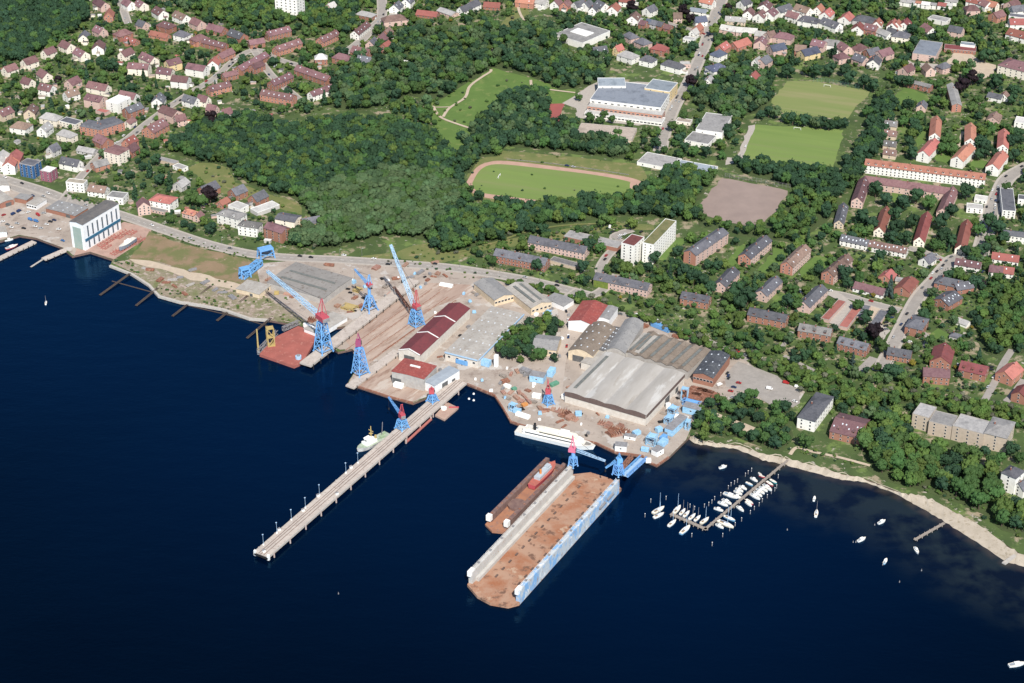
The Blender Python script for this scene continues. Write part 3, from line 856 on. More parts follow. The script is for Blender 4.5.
row("in top rows by the tall orange house", F1, [
    (405, 18, 18, 10, -35, 'p', 'm'), (515, 18, 13, 10, -30, 'w', 'm'), (565, 22, 12, 10, -30, 'c', 'm'), (640, 52, 15, 11, -30, 'w', 'm'), (725, 70, 17, 10, -20, 'w', 'm', 'g', A_(dormers=2)),
    (790, 95, 13, 10, -25, 'p', 'm'), (868, 117, 19, 10, -14, 'r', 'm', 'g', A_(he=4, hr=8)), (950, 142, 18, 11, -20, 'r', 'm', 'g', A_(he=4.5, hr=8.5)),
    (492, 138, 15, 11, 15, 'r', 'm', 'h'), (525, 164, 14, 8, -14, 'o', 'o', 'g', A_(he=3.5, hr=6)), (570, 102, 10, 9, -20, 'p', 's'), (666, 106, 16, 11, -15, 'r', 'm', 'h', A_(skylights=3)),
    (640, 142, 20, 8, -12, 'o', 'o', 'g', A_(he=3.5, hr=6.5)), (728, 142, 13, 10, -15, 'w', 's', 'h'), (797, 158, 14, 11, 20, 'o', 'm', 'h')], g)
by_centre(F1, 437, 62, 15, 11, 72, 7, 13, wk='o', rk='o', label="tall narrow orange brick house with steep orange roof above the hillside rows", cat='house', name='brick_house', chim=0, maxw=8)
by_ridge(F1, (815, 150), (905, 172), 11, 6, 10, wk='r', rk='m', label="long brick terrace with maroon roof and many roof windows beside the hillside street bend", cat='terrace', name='terraced_house', skylights=5, maxw=10)
by_ridge(F1, (872, 215), (925, 190), 11, 6, 10.5, wk='o', rk='m', label="orange brick block end-on with dark maroon roof at hillside street bend", cat='apartment block', name='apartment_block', maxw=10)
by_ridge(F1, (890, 292), (945, 278), 9, 6, 9.5, wk='r', rk='m', label="short brick block with maroon roof between the two long diagonal brick terraces", cat='house', name='brick_house', maxw=8)
by_ridge(F1, (950, 265), (1060, 205), 11, 6.5, 10.5, wk='r', rk='m', label="upper long diagonal brick terrace with maroon roof beside the street", cat='terrace', name='terraced_house', skylights=4, maxw=14)
by_ridge(F1, (832, 345), (915, 322), 11, 6.5, 10.5, wk='o', rk='m', label="lower diagonal brick terrace with orange gable and maroon roof beside the big wood", cat='terrace', name='terraced_house', skylights=3, maxw=14)
# white modern block
by_corners(F1, (422, 405), (470, 418), (498, 385), 11, wk='w', rk='w', label="modern white flat-roofed apartment block with red balcony band among gabled houses", cat='apartment block', name='apartment_block', maxw=14)
by_centre(F1, 505, 398, 12, 9, -10, 8, 8, roof='f', wk='w', rk='w', label="lower white flat-roofed annex behind the modern white block", cat='apartment block', name='apartment_block', maxw=6)
by_centre(F1, 412, 448, 14, 8, -15, 3.2, 3.6, roof='f', wk='p', rk='o', label="low pink garage with flat orange roof before the modern white block", cat='garage', name='garage', wins=False)
g = "houses above the harbour road on the left"
row("in gardens above the blue glass cube", F1, [
    (18, 455, 13, 10, 25, 'b', 'm'), (125, 447, 13, 10, 55, 'b', 'b'), (85, 508, 15, 12, -10, 'w', 'b', 'h'), (205, 474, 17, 10, -15, 'c', 'g', 'h'), (180, 518, 12, 9, 40, 'w', 'g'),
    (268, 542, 15, 9, -12, 'c', 'g', 'h'), (214, 600, 9, 8, 30, 'g', 's'), (285, 655, 17, 9, -12, 'w', 's', 'g', A_(dormers=2)), (350, 602, 16, 8, -10, 'g', 'g', 'g', A_(he=3.2, hr=5.5))], g)
by_centre(F1, 285, 495, 22, 12, -14, 6, 6, roof='f', wk='c', rk='s', label="cream building with large flat dark roof beside the curved brick block", cat='apartment block', name='apartment_block', maxw=14)
by_corners(F1, (318, 505), (398, 520), (405, 492), 9, roof='m', hr=12, wk='o', rk='s', label="curved orange brick apartment block with grey mansard roof, lower wing", cat='apartment block', name='apartment_block', maxw=24, dormers=5, chim=2)
by_corners(F1, (400, 520), (497, 490), (480, 462), 9, roof='m', hr=12, wk='o', rk='s', label="curved orange brick apartment block with grey mansard roof, upper wing", cat='apartment block', name='apartment_block', maxw=24, dormers=5, chim=2)
by_ridge(F1, (500, 430), (560, 408), 12, 8, 12.5, wk='r', rk='s', label="tall brick house with dark roof and balconies up the diagonal street", cat='apartment block', name='apartment_block', maxw=14, skylights=2)
by_centre(F1, 520, 492, 12, 9, 30, 6, 9, wk='c', rk='p' if False else 'm', label="small cream house with maroon roof before the tall brick house on the diagonal street", cat='house', name='house', maxw=6)
by_ridge(F1, (588, 505), (650, 470), 16, 7, 13, wk='o', rk='m', label="large brick house with big maroon roof and solar panels beside the diagonal street", cat='apartment block', name='apartment_block', maxw=16, skylights=5)
row("at the diagonal street foot", F1, [
    (412, 565, 14, 11, -30, 'r', 'm'), (520, 570, 11, 9, 30, 'o', 'r'), (525, 600, 11, 9, 30, 'r', 'm')], g)
by_centre(F1, 468, 620, 19, 17, -15, 12, 15, roof='m', wk='c', rk='m', label="pale cream five-storey corner block with dark balconies and maroon mansard roof", cat='apartment block', name='apartment_block', maxw=28, floors=4, dormers=3)
by_ridge(F1, (370, 648), (425, 632), 12, 5.5, 9.5, wk='o', rk='g', label="orange rendered house with grey metal roof below the pale corner block", cat='house', name='house', maxw=8, chim=0)
row("between diagonal street and big wood", F1, [
    (765, 405, 14, 9, -15, 'w', 's'), (815, 402, 10, 8, -15, 'c', 'm'), (850, 440, 9, 8, -15, 'p', 'm'), (905, 455, 9, 7, 20, 'w', 'm'), (720, 480, 9, 8, 10, 'p', 'm')], g)
by_centre(F1, 660, 645, 30, 7, -14, 3.6, 3.6, roof='f', wk='b', rk='g', label="long low shed with grey flat roof in the trees below the big wood", cat='shed', name='shed', wins=False)
by_centre(F1, 722, 672, 14, 8, -20, 3.6, 3.6, roof='f', wk='w', rk='l', label="low white building with pale flat roof at the clearing below the big wood", cat='shed', name='shed', maxw=4)

# blue glass and purple cube, harbour road
by_corners(J2, (100, 70), (172, 85), (200, 55), 14, wk='u', rk='s', label="blue glass office cube with dark roof on the harbour road", cat='office', name='office_block', maxw=30, step=3, ww=(1.8, 1.9))
by_corners(J2, (210, 108), (262, 118), (292, 92), 11, wk='v', rk='w', label="dark purple cube with white flat roof on the harbour road", cat='office', name='office_block', maxw=16)
row("on harbour road by blue cube", J2, [
    (10, 60, 20, 11, 70, 'w', 'l', 'g', A_(he=7, hr=11)), (55, 80, 14, 10, 65, 'w', 'o', 'g', A_(he=8, hr=11.5)), (82, 50, 14, 10, 65, 'o', 'o', 'g', A_(he=8, hr=11.5))], g)
by_corners(J2, (345, 168), (440, 178), (450, 158), 10, roof='f', wk='w', rk='t', label="white three-storey house with stepped front on the harbour road", cat='apartment block', name='apartment_block', maxw=18)
by_ridge(J2, (470, 178), (560, 190), 12, 6, 10.5, wk='w', rk='b', label="white house with brown roof joined beside the stepped white house", cat='house', name='house', maxw=12, skylights=2)
by_corners(J2, (560, 245), (645, 255), (670, 225), 7, roof='f', wk='w', rk='g', label="white block with grey flat roof behind the tall white boat hall", cat='apartment block', name='apartment_block', maxw=12)
g = "villas along the harbour road below the big wood"
by_ridge(J8, (10, 190), (18, 215), 12, 9, 14, wk='p', rk='m', label="half-timbered pink villa with steep maroon roof beside the white boat hall", cat='villa', name='villa', maxw=10)
by_corners(J8, (45, 205), (150, 225), (160, 185), 9.5, roof='h', hr=12.5, wk='w', rk='o', label="white hotel with orange hipped roof and front terrace on the harbour road", cat='villa', name='villa', maxw=18, dormers=1)
by_centre(J8, 92, 262, 18, 5, -12, 3.2, 3.2, roof='f', wk='p', rk='d', label="low dark-roofed veranda in front of the white hotel", cat='annex', name='veranda', maxw=6)
by_centre(J8, 262, 275, 15, 9, -15, 5, 8.5, wk='p', rk='o', roof='h', label="pink villa with orange hipped roof beside the dark copper beech", cat='villa', name='villa', maxw=8, dormers=2)
by_centre(J8, 300, 290, 9, 8, 40, 5, 8.5, wk='p', rk='m', label="small pink house with maroon roof joined to the pink villa", cat='house', name='house', maxw=6)
by_centre(J8, 210, 125, 15, 12, 35, 5, 9, wk='g', rk='g', label="large grey house with grey roof half hidden by the copper beech", cat='house', name='house', maxw=6)
row("in the clearing below the big wood", J8, [
    (350, 150, 15, 11, 25, 'r', 's'), (500, 165, 12, 10, 25, 'r', 's'), (605, 195, 13, 10, 25, 'r', 's')], g)
by_centre(J8, 425, 218, 12, 9, 30, 4, 7.5, wk='o', rk='o', label="low orange-roofed house beside the brick drive below the clearing", cat='house', name='house', maxw=4)
by_centre(J8, 568, 225, 8, 7, 20, 3, 4.5, roof='h', wk='b', rk='d', label="small dark hipped garage beside the third clearing house", cat='garage', name='garage', wins=False)
by_centre(J8, 640, 250, 26, 12, 20, 4, 4, roof='f', wk='g', rk='l', label="long low building with pale grey flat roof behind the white villas", cat='shed', name='shed', wins=False)
by_centre(J8, 505, 248, 16, 12, -20, 6, 6, roof='f', wk='w', rk='l', label="pale flat-roofed annex behind the leftmost of the white road villas", cat='annex', name='annex', maxw=4)
by_corners(J8, (392, 275), (500, 305), (545, 275), 10, roof='h', hr=13, wk='w', rk='g', label="white villa with grey hipped roof and two front gables on the harbour road", cat='villa', name='villa', maxw=18, dormers=2)
by_corners(J8, (500, 335), (600, 350), (630, 322), 10, roof='h', hr=13, wk='w', rk='d', label="white villa with dark hipped roof and front gable beside the pink brick villa", cat='villa', name='villa', maxw=18, dormers=2)
by_corners(J8, (632, 345), (725, 375), (762, 345), 11, roof='g', hr=14, wk='r', rk='m', label="pink brick three-storey villa with maroon roof on the harbour road", cat='villa', name='villa', maxw=18)
by_corners(J8, (690, 300), (790, 318), (800, 280), 8, roof='g', hr=10, wk='c', rk='s', label="cream house with dark solar roof behind the pink brick villa", cat='house', name='house', maxw=8)
by_centre(J8, 875, 318, 17, 12, 10, 6, 10, wk='y', rk='s', label="yellow house with slate roof alone at the foot of the big wood", cat='house', name='house', maxw=8)

# tower block and brick blocks at the top
by_corners(F2, (72, -46), (160, -34), (232, -50), 36, wk='w', rk='l', label="tall white tower block with rows of balconies rising from the top wood", cat='tower block', name='tower_block', maxw=96, step=3.4, floors=10, ww=(1.6, 1.3))
g = "maroon-roofed brick blocks by the top wood"
for A, B, lab, wk in (((85, 250), (262, 205), "brick block with maroon roof farthest up beside the top wood", 'r'), ((150, 372), (345, 305), "brick block with maroon roof, second down from the top wood", 'o'),
                      ((505, 300), (640, 235), "brick block with orange end wall and maroon roof opposite the white maroon-roofed block", 'o'), ((785, 245), (885, 165), "white block with maroon roof on the street below the top wood", 'w'),
                      ((330, 515), (590, 605), "longest brick block with maroon roof, upper side of the little court", 'r'), ((115, 645), (270, 575), "brick block with maroon roof at the upper left of the little court", 'r')):
    by_ridge(K5, A, B, 11, 6.8, 11.2, wk=wk, rk='m', label=lab, cat='apartment block', name='apartment_block', group=g, skylights=4, maxw=18, chim=2)
by_ridge(F2, (25, 355), (152, 378), 12, 7.5, 11.5, wk='o', rk='m', label="wide orange brick block with maroon roof closing the little court at its lower side", cat='apartment block', name='apartment_block', group=g, skylights=6, maxw=24, chim=2)
by_ridge(F2, (215, 366), (300, 335), 10, 6.5, 10.5, wk='w', rk='m', label="white-fronted block with maroon roof closing the little court at its right side", cat='apartment block', name='apartment_block', group=g, skylights=3, maxw=12)
by_ridge(F2, (-20, 258), (22, 240), 11, 6.5, 10.5, wk='r', rk='m', label="brick block with maroon roof beside the lawn left of the little court", cat='apartment block', name='apartment_block', group=g, maxw=10)
by_ridge(F2, (-30, 160), (30, 150), 10, 6, 10, wk='r', rk='m', label="short brick house with maroon roof beside the farthest-up brick block", cat='house', name='brick_house', maxw=6)
g = "houses below the top wood"
row("round the street below the top wood", K5, [
    (880, 120, 18, 10, -12, 'r', 'g', 'h', A_(he=4, hr=7)), (520, 470, 11, 9, 0, 'r', 'l', 'h'), (695, 470, 17, 10, -10, 'r', 'm', 'h'), (845, 420, 18, 11, -15, 'r', 'm'), (930, 350, 11, 9, 40, 'p', 's'),
    (1000, 318, 12, 10, 40, 'p', 'm'), (870, 490, 13, 8, -10, 'g', 's'), (600, 60, 9, 9, 20, 'p', 'l')], g)
row("by the sprawling red roof", K6, [
    (25, 270, 11, 9, 45, 'r', 'm'), (80, 160, 22, 11, 10, 'p', 'b', 'h'), (100, 60, 13, 10, 45, 'w', 's'), (190, 15, 12, 10, 45, 'w', 's'), (510, 98, 20, 10, -18, 'p', 'g', 'g', A_(he=3, hr=5)),
    (645, 80, 13, 9, 20, 'w', 's'), (712, 45, 13, 10, 25, 'w', 's'), (15, 375, 10, 9, 30, 'r', 'r')], g)
by_ridge(K6, (268, 75), (430, 95), 13, 3.5, 7.5, wk='r', rk='r', label="sprawling low house with wide orange-red roof at the top edge", cat='house', name='house', maxw=6, chim=0)
by_ridge(K6, (800, 12), (930, 20), 12, 4, 8.5, wk='r', rk='r', label="long low house with red roof at the top edge beside the wood", cat='house', name='house', maxw=6, chim=1)
by_centre(K6, 170, 500, 8, 4, -10, 3, 3, roof='f', wk='w', rk='w', label="small white garden hut in the allotments below the top wood", cat='hut', name='garden_hut', wins=False)

# top right
g = "houses along the top edge"
row("at the edge above the sports hall", K1, [
    (110, 18, 18, 11, -8, 'o', 'o'), (230, 22, 14, 10, -10, 'w', 'l', 'g'), (355, 32, 11, 9, 40, 'w', 'm'), (430, 42, 11, 9, 40, 'o', 'm'), (535, 45, 12, 10, 15, 'w', 's'), (600, 45, 11, 9, 30, 'w', 's'),
    (650, 82, 10, 8, 60, 'w', 's'), (715, 50, 13, 10, -25, 'w', 's'), (815, 75, 13, 11, 50, 'w', 'o'), (925, 12, 15, 10, -10, 'w', 'r'), (975, 148, 14, 11, 50, 'w', 'b')], g)
row("below the grey-roofed sports hall", K1, [
    (700, 412, 13, 10, 10, 'w', 's'), (930, 452, 17, 12, -20, 'w', 'g', 'h'), (950, 298, 13, 10, -25, 'p', 's', 'h'), (850, 400, 9, 7, 20, 'y', 'o')], g)
by_corners(K1, (335, 275), (565, 345), (775, 245), 7.5, wk='w', rk='g', label="large sports hall with grey flat roof, white roof panel and white wall", cat='hall', name='sports_hall', maxw=0, wins=False)
m_ = MB(); m_.box((0, 0, 8.0), (24, 15, .7)); m_.build('roof_panel', roofm('w'), BUILT[-1][0])
row("on the left of the climbing street", K2, [
    (80, 85, 12, 10, 25, 'w', 's'), (470, 95, 16, 9, -8, 'w', 'u', 'g', A_(he=5, hr=7)), (478, 170, 12, 9, 10, 'w', 'e'), (462, 235, 10, 8, 35, 'o', 'o'), (432, 270, 8, 7, 35, 'w', 'l'), (395, 322, 10, 7, -12, 'w', 'g', 'f', A_(he=4)),
    (160, 395, 14, 10, -10, 'r', 'r', 'h'), (65, 485, 13, 10, -15, 'w', 's', 'h'), (265, 530, 20, 10, -15, 'w', 's', 'h'), (25, 345, 13, 11, -25, 'p', 's', 'h'), (360, 520, 9, 7, 0, 'p', 'l', 'f', A_(he=4)), (300, 140, 8, 8, 0, 'p', 'b')], g)
for i, (x, y, wk, rk) in enumerate(((30, 195, 'r', 'm'), (80, 185, 'r', 'e'), (120, 195, 'g', 's'), (165, 205, 'r', 's'), (228, 228, 'r', 'm'))):
    by_centre(K2, x, y, 8.5, 11, -14, 5.8, 9.5, wk=wk, rk=rk, label=f"{WALLS[wk][0]} terraced house with {ROOFS[rk][0]} roof, {ORD[i]} in short terrace by the copper beech", cat='terraced house', name='terraced_house', group="short terrace by the dark copper beech", maxw=4, chim=0)
row("on the right of the climbing street", K2, [
    (540, 22, 14, 9, -15, 'w', 'o'), (835, 30, 13, 10, 20, 'w', 's'), (870, 110, 12, 10, 60, 'w', 'm'), (1000, 55, 14, 12, 50, 'w', 'm'), (960, 130, 13, 11, 45, 'w', 'm'), (765, 162, 19, 10, -8, 'b', 'l', 'g', A_(he=4, hr=7)),
    (712, 235, 15, 11, -8, 'p', 'l', 'g', A_(he=4.5, hr=7.5)), (855, 252, 19, 11, -8, 'p', 'l', 'g', A_(he=4.5, hr=7.5)), (1000, 285, 17, 11, -8, 'p', 'l', 'g', A_(he=4.5, hr=7.5))], g)
row("below the pale-roofed bungalows", K2, [
    (660, 385, 13, 10, 30, 'o', 'o'), (800, 352, 19, 12, 22, 'o', 'o', 'g', A_(he=4, hr=8)), (625, 440, 13, 11, 20, 'w', 'e', 'h'), (615, 550, 16, 14, 15, 'w', 'e', 'h', A_(skylights=3)), (550, 655, 10, 8, 60, 'w', 'g'),
    (965, 345, 12, 11, 60, 'p', 'm'), (990, 495, 13, 11, 30, 'p', 's'), (905, 625, 12, 10, 50, 'w', 'r'), (935, 500, 8, 7, 30, 'w', 'g')], g)
g = "houses above the upper football pitch"
row("in far row above the upper pitch", K3, [
    (20, 115, 13, 11, 40, 'w', 'm'), (120, 82, 17, 11, 15, 'w', 's'), (280, 85, 16, 11, -20, 'w', 'b', 'g', A_(dormers=1)), (405, 80, 11, 9, 40, 'w', 'o'), (470, 118, 14, 11, 40, 'w', 'o'), (625, 150, 15, 12, 45, 'w', 'o'),
    (205, 135, 13, 10, -15, 'w', 'm'), (330, 170, 19, 12, -12, 'w', 's', 'h', A_(dormers=2)), (505, 200, 20, 11, -18, 'w', 's', 'g', A_(dormers=2)), (775, 165, 20, 13, -8, 'g', 's', 'h'), (722, 230, 12, 11, 60, 'w', 'r'),
    (875, 195, 11, 9, 60, 'w', 'r'), (1000, 205, 13, 10, 60, 'w', 'o')], g)
row("in near row above the upper pitch", K3, [
    (125, 300, 17, 12, -8, 'p', 'm', 'h'), (15, 290, 9, 9, 20, 'p', 'b'), (70, 392, 15, 11, 15, 'p', 'e'), (325, 425, 18, 12, 15, 'y', 'e'), (408, 362, 13, 11, -10, 'p', 'm'), (515, 358, 20, 10, -8, 'w', 'g', 'h'),
    (612, 390, 13, 11, -35, 'p', 'm'), (588, 462, 12, 10, 10, 'p', 'm', 'h'), (725, 392, 13, 11, 30, 'p', 'm', 'h'), (740, 480, 13, 10, -20, 'p', 's'), (830, 425, 13, 11, 15, 'o', 's'), (925, 432, 15, 12, 15, 'p', 'm'),
    (850, 500, 13, 11, 60, 'w', 's'), (260, 400, 10, 9, -8, 'r', 'm')], g)
row("between pitch rows and school hall", K3, [
    (825, 235, 12, 9, -15, 'r', 'm'), (930, 268, 16, 10, -20, 'w', 'g', 'g', A_(he=4, hr=7)), (1000, 268, 11, 9, -15, 'w', 's')], g)
g = "houses in the top right corner"
row("behind the blue-roofed school hall", K4, [
    (72, 200, 13, 11, 60, 'w', 'r'), (10, 205, 9, 9, 60, 'w', 'o'), (258, 242, 14, 11, -35, 'w', 'm'), (40, 290, 15, 12, -10, 'c', 's', 'h'), (345, 165, 18, 11, -12, 'w', 'g', 'f', A_(he=4.5)), (480, 250, 13, 10, -15, 'p', 's')], g)
row("in the top right corner", K4, [
    (605, 78, 13, 11, 0, 'p', 'm', 'h'), (690, 32, 18, 11, -20, 'w', 'm', 'g', A_(dormers=1)), (755, 45, 14, 10, -15, 'c', 'o'), (810, 128, 13, 11, 20, 'o', 'm'), (970, 82, 14, 11, 10, 'w', 's'), (930, 40, 13, 11, 25, 'p', 'm'),
    (985, 188, 19, 11, 0, 'w', 'r'), (980, 282, 19, 14, -15, 'w', 'r', 'g', A_(dormers=2)), (970, 140, 15, 9, -8, 'w', 's', 'f', A_(he=4)), (630, 18, 14, 10, -10, 'w', 'r')], g)
for i, x in enumerate((62, 120, 175, 240, 290, 370, 415)):
    by_centre(K4, x, (22, 26, 30, 40, 45, 48, 48)[i], 10, 9, -8, 5.5, 8 if i % 2 else 6.5, wk='w', rk=('l', 'g', 'o')[i % 3], label=f"white terraced house with {ROOFS[('l', 'g', 'o')[i % 3]][0]} roof, {ORD[i]} from left in long terrace at the top", cat='terraced house', name='terraced_house', group="white terrace at the top edge", maxw=4, chim=0)
by_centre(K4, 445, 10, 14, 10, -8, 5.5, 9, wk='w', rk='g', label="white house with grey roof behind the right end of the top white terrace", cat='house', name='house', maxw=4)
# school with blue hall
by_corners(K4, (132, 425), (318, 450), (395, 345), 8, wk='p', rk='u', label="school hall with wide blue-grey roof and pink front wall", cat='hall', name='school_hall', maxw=10, ww=(2, 1))
by_corners(K4, (385, 390), (640, 412), (690, 378), 4, wk='r', rk='r', label="low school wing with flat rust-red roof beside the blue-roofed hall", cat='school', name='school_wing', maxw=10)
by_corners(K4, (515, 355), (632, 368), (636, 345), 6.5, wk='w', rk='u', label="blue-grey raised roof lantern block on the rust-red school wing", cat='school', name='school_wing', wins=False, occv=False)
by_corners(K4, (815, 520), (1030, 575), (1050, 500), 10, roof='h', hr=15, wk='c', rk='m', label="big cream and brick half-timbered school with broad maroon hipped roof", cat='school', name='school_building', maxw=30, dormers=2)
row("below the blue-roofed school hall", K4, [
    (85, 562, 13, 10, 30, 'p', 'm'), (258, 560, 11, 9, -40, 'p', 'b'), (385, 540, 11, 9, 15, 'p', 'm', 'h')], g)
by_ridge(F4, (552, 312), (655, 338), 9, 6.5, 8.5, wk='r', rk='d', label="long brick block with dark roof among the trees below the school", cat='apartment block', name='apartment_block', maxw=16)
by_ridge(F4, (735, 330), (757, 412), 10, 8, 10.5, wk='o', rk='g', label="grey-roofed block end-on with orange brick end beside the dark copper beech", cat='apartment block', name='apartment_block', maxw=12)
by_centre(F4, 616, 425, 13, 10, 65, 5, 9, wk='p', rk='s', label="slate-roofed house alone above the first red-roofed white block", cat='house', name='house', maxw=4)
by_centre(F4, 910, 388, 16, 12, -12, 5, 8, wk='w', rk='s', label="white house with slate roof on the lawn above the red-roofed white blocks", cat='house', name='house', maxw=6)
by_centre(F4, 945, 385, 10, 9, 60, 5, 9, wk='w', rk='b', label="white gabled house with brown roof joined on the lawn house", cat='house', name='house', maxw=4)
by_centre(F4, 905, 472, 17, 13, 60, 4.5, 8.5, wk='p', rk='b', label="wide house with brown roof above the third red-roofed white block", cat='house', name='house', maxw=4)
by_centre(F4, 1010, 488, 16, 11, 70, 6, 8, roof='f', wk='w', rk='l', label="white building with pale flat roof at the right edge above the lawn", cat='house', name='house', maxw=4)
for i, (x, y) in enumerate(((492, 500), (490, 538), (488, 580), (488, 615))):
    by_centre(F4, x, y, 13, 9, -8, 5, 9, wk='b', rk='b' if i % 2 else 'd', label=f"narrow terraced house with dark roof, {ORD[i]} down in the column beside the football pitch trees", cat='terraced house', name='terraced_house', group="column of houses beside the football pitch trees", maxw=4, skylights=2)
# red-roofed white blocks
g = "white blocks with red roofs"
for lab, A, B, W, he, hr in (("far half of the first stepped white block with red roof", (252, 105), (240, 222), 11, 8.5, 13), ("near half of the first stepped white block with red roof", (240, 258), (160, 345), 13, 8.5, 13),
                             ("far half of the middle stepped white block with red roof", (485, 152), (484, 258), 11, 8.5, 13), ("near half of the middle stepped white block with red roof", (478, 292), (393, 382), 13, 8.5, 13),
                             ("far half of the last stepped white block with red roof", (713, 192), (706, 300), 11, 8.5, 13), ("near half of the last stepped white block with red roof", (703, 342), (634, 435), 13, 8.5, 13)):
    by_ridge(H5, A, B, W, he, hr, wk='w', rk='o', label=lab, cat='apartment block', name='apartment_block', group=g, maxw=10, chim=1)
by_ridge(PX, (866, 158.5), (986, 173.5), 12, 9.5, 13.5, wk='w', rk='o', label="longest white block with red roof and a row of dormers, crossing below the stepped blocks", cat='apartment block', name='apartment_block', group=g, maxw=90, step=4, dormers=16, chim=4)
g = "brick blocks with maroon roofs round a court"
by_ridge(PX, (866, 175.5), (950, 187.5), 11, 7.5, 12, wk='p', rk='m', label="long maroon-roofed block behind the white one, middle of the U-shaped court", cat='apartment block', name='apartment_block', group=g, maxw=26, chim=3)
by_ridge(PX, (865, 176), (857.5, 197), 11, 7.5, 12, wk='p', rk='m', label="left leg of the maroon-roofed U-shaped court", cat='apartment block', name='apartment_block', group=g, maxw=12, skylights=4)
by_ridge(PX, (953, 186), (943, 208), 11, 7.5, 12, wk='p', rk='m', label="right leg of the maroon-roofed U-shaped court", cat='apartment block', name='apartment_block', group=g, maxw=12, skylights=4)
g = "narrow cream blocks with red roofs among the trees"
for i, (A, B) in enumerate((((322, 178), (284, 285)), ((530, 205), (490, 335)), ((735, 245), (702, 375)))):
    by_ridge(G1, A, B, 10, 6, 11, wk='c', rk='r', label=f"narrow cream block with red roof among tall trees, {('leftmost', 'middle', 'rightmost')[i]} of three", cat='apartment block', name='apartment_block', group=g, maxw=8)
# white terraces and houses, right
by_ridge(G1, (92, 322), (232, 352), 10, 5.6, 9.5, wk='w', rk='s', label="slate-roofed half of the long white terrace, with many roof windows", cat='terrace', name='terraced_house', skylights=8, maxw=16, chim=2)
by_ridge(G1, (234, 352), (428, 390), 10, 5.6, 9.5, wk='w', rk='b', label="brown-roofed half of the long white terrace, ending in a round gable", cat='terrace', name='terraced_house', skylights=10, maxw=20, chim=2)
by_ridge(G1, (102, 160), (78, 250), 9, 5.6, 9.5, wk='b', rk='s', label="narrow slate-roofed terrace end-on beside the U-shaped court", cat='terrace', name='terraced_house', skylights=4, maxw=6)
g = "houses on the streets at the right"
by_centre(G1, 530, 455, 14, 11, 35, 5, 9.5, wk='w', rk='s', label="white gabled house with slate roof beside the street fork", cat='house', name='house', maxw=6, chim=1)
by_centre(K8, 450, 255, 23, 10, -10, 5.6, 9.5, wk='w', rk='m', label="white semi-detached house with maroon roof and solar panels at the street fork", cat='house', name='house', skylights=4, maxw=8)
by_centre(K8, 830, 185, 24, 11, -8, 4.5, 8.5, wk='w', rk='r', label="long white house with dull red roof, upper of the two at the right edge", cat='house', name='house', skylights=2, maxw=8)
by_centre(K8, 735, 310, 12, 11, -8, 5, 9, wk='w', rk='m', label="white house with maroon roof half of the pair at the right edge", cat='house', name='house', maxw=6)
by_centre(K8, 840, 320, 13, 11, -8, 5, 9, wk='w', rk='o', label="white house with orange roof half of the pair at the right edge", cat='house', name='house', maxw=6, skylights=1)
by_centre(K8, 250, 440, 22, 15, -12, 6, 10, roof='h', wk='r', rk='s', label="broad brick house with grey slate roof below the street fork", cat='house', name='brick_house', maxw=10, dormers=2)
by_centre(K8, 390, 475, 17, 12, 10, 5, 9, wk='r', rk='s', label="brick house with slate and brown roof joined behind the broad one", cat='house', name='brick_house', maxw=6, skylights=3)
by_centre(K8, 240, 610, 21, 17, 30, 6, 10, wk='r', rk='s', label="large brick house with slate roof full of roof windows beside the street", cat='house', name='brick_house', maxw=8, skylights=7)
by_centre(G1, 325, 540, 14, 12, 45, 5, 9, wk='o', rk='o', label="orange house with orange-red roof among gardens beside the blue spruce", cat='house', name='house', maxw=6)
by_ridge(G1, (450, 535), (400, 590), 14, 5.5, 9.5, wk='r', rk='r', label="brick house with wide red roof right of the blue spruce", cat='house', name='brick_house', maxw=8)
by_centre(G1, 235, 605, 28, 11, -14, 4, 8, wk='w', rk='m', label="long low white house with maroon roof left of the blue spruce", cat='house', name='house', maxw=8)
by_centre(G1, 395, 560, 9, 8, -10, 3.5, 5.5, wk='b', rk='g', label="small grey-roofed annex between the two red-roofed garden houses", cat='annex', name='annex', wins=False)
by_corners(K7, (435, 285), (600, 300), (612, 250), 5, wk='w', rk='l', label="low white flat-roofed hall beside the wide street", cat='hall', name='flat_hall', maxw=6)
by_centre(K7, 580, 200, 12, 10, -8, 4, 4, roof='f', wk='w', rk='l', label="smaller white flat-roofed box behind the low white hall", cat='hall', name='flat_hall', maxw=3)
by_corners(K7, (800, 310), (935, 320), (970, 95), 8, roof='f', wk='w', rk='s', label="white block with dark slate flat roof beside the wide street", cat='apartment block', name='apartment_block', maxw=12)
by_corners(K7, (960, 195), (1060, 205), (1070, 160), 7, roof='f', wk='w', rk='s', label="white block wing with dark roof at the right edge behind the slate-roofed block", cat='apartment block', name='apartment_block', maxw=6)
by_ridge(K7, (815, 508), (1100, 545), 11, 7.5, 9.5, wk='w', rk='s', label="long white block with slate roof at the right edge above the red-roofed houses", cat='apartment block', name='apartment_block', maxw=20)

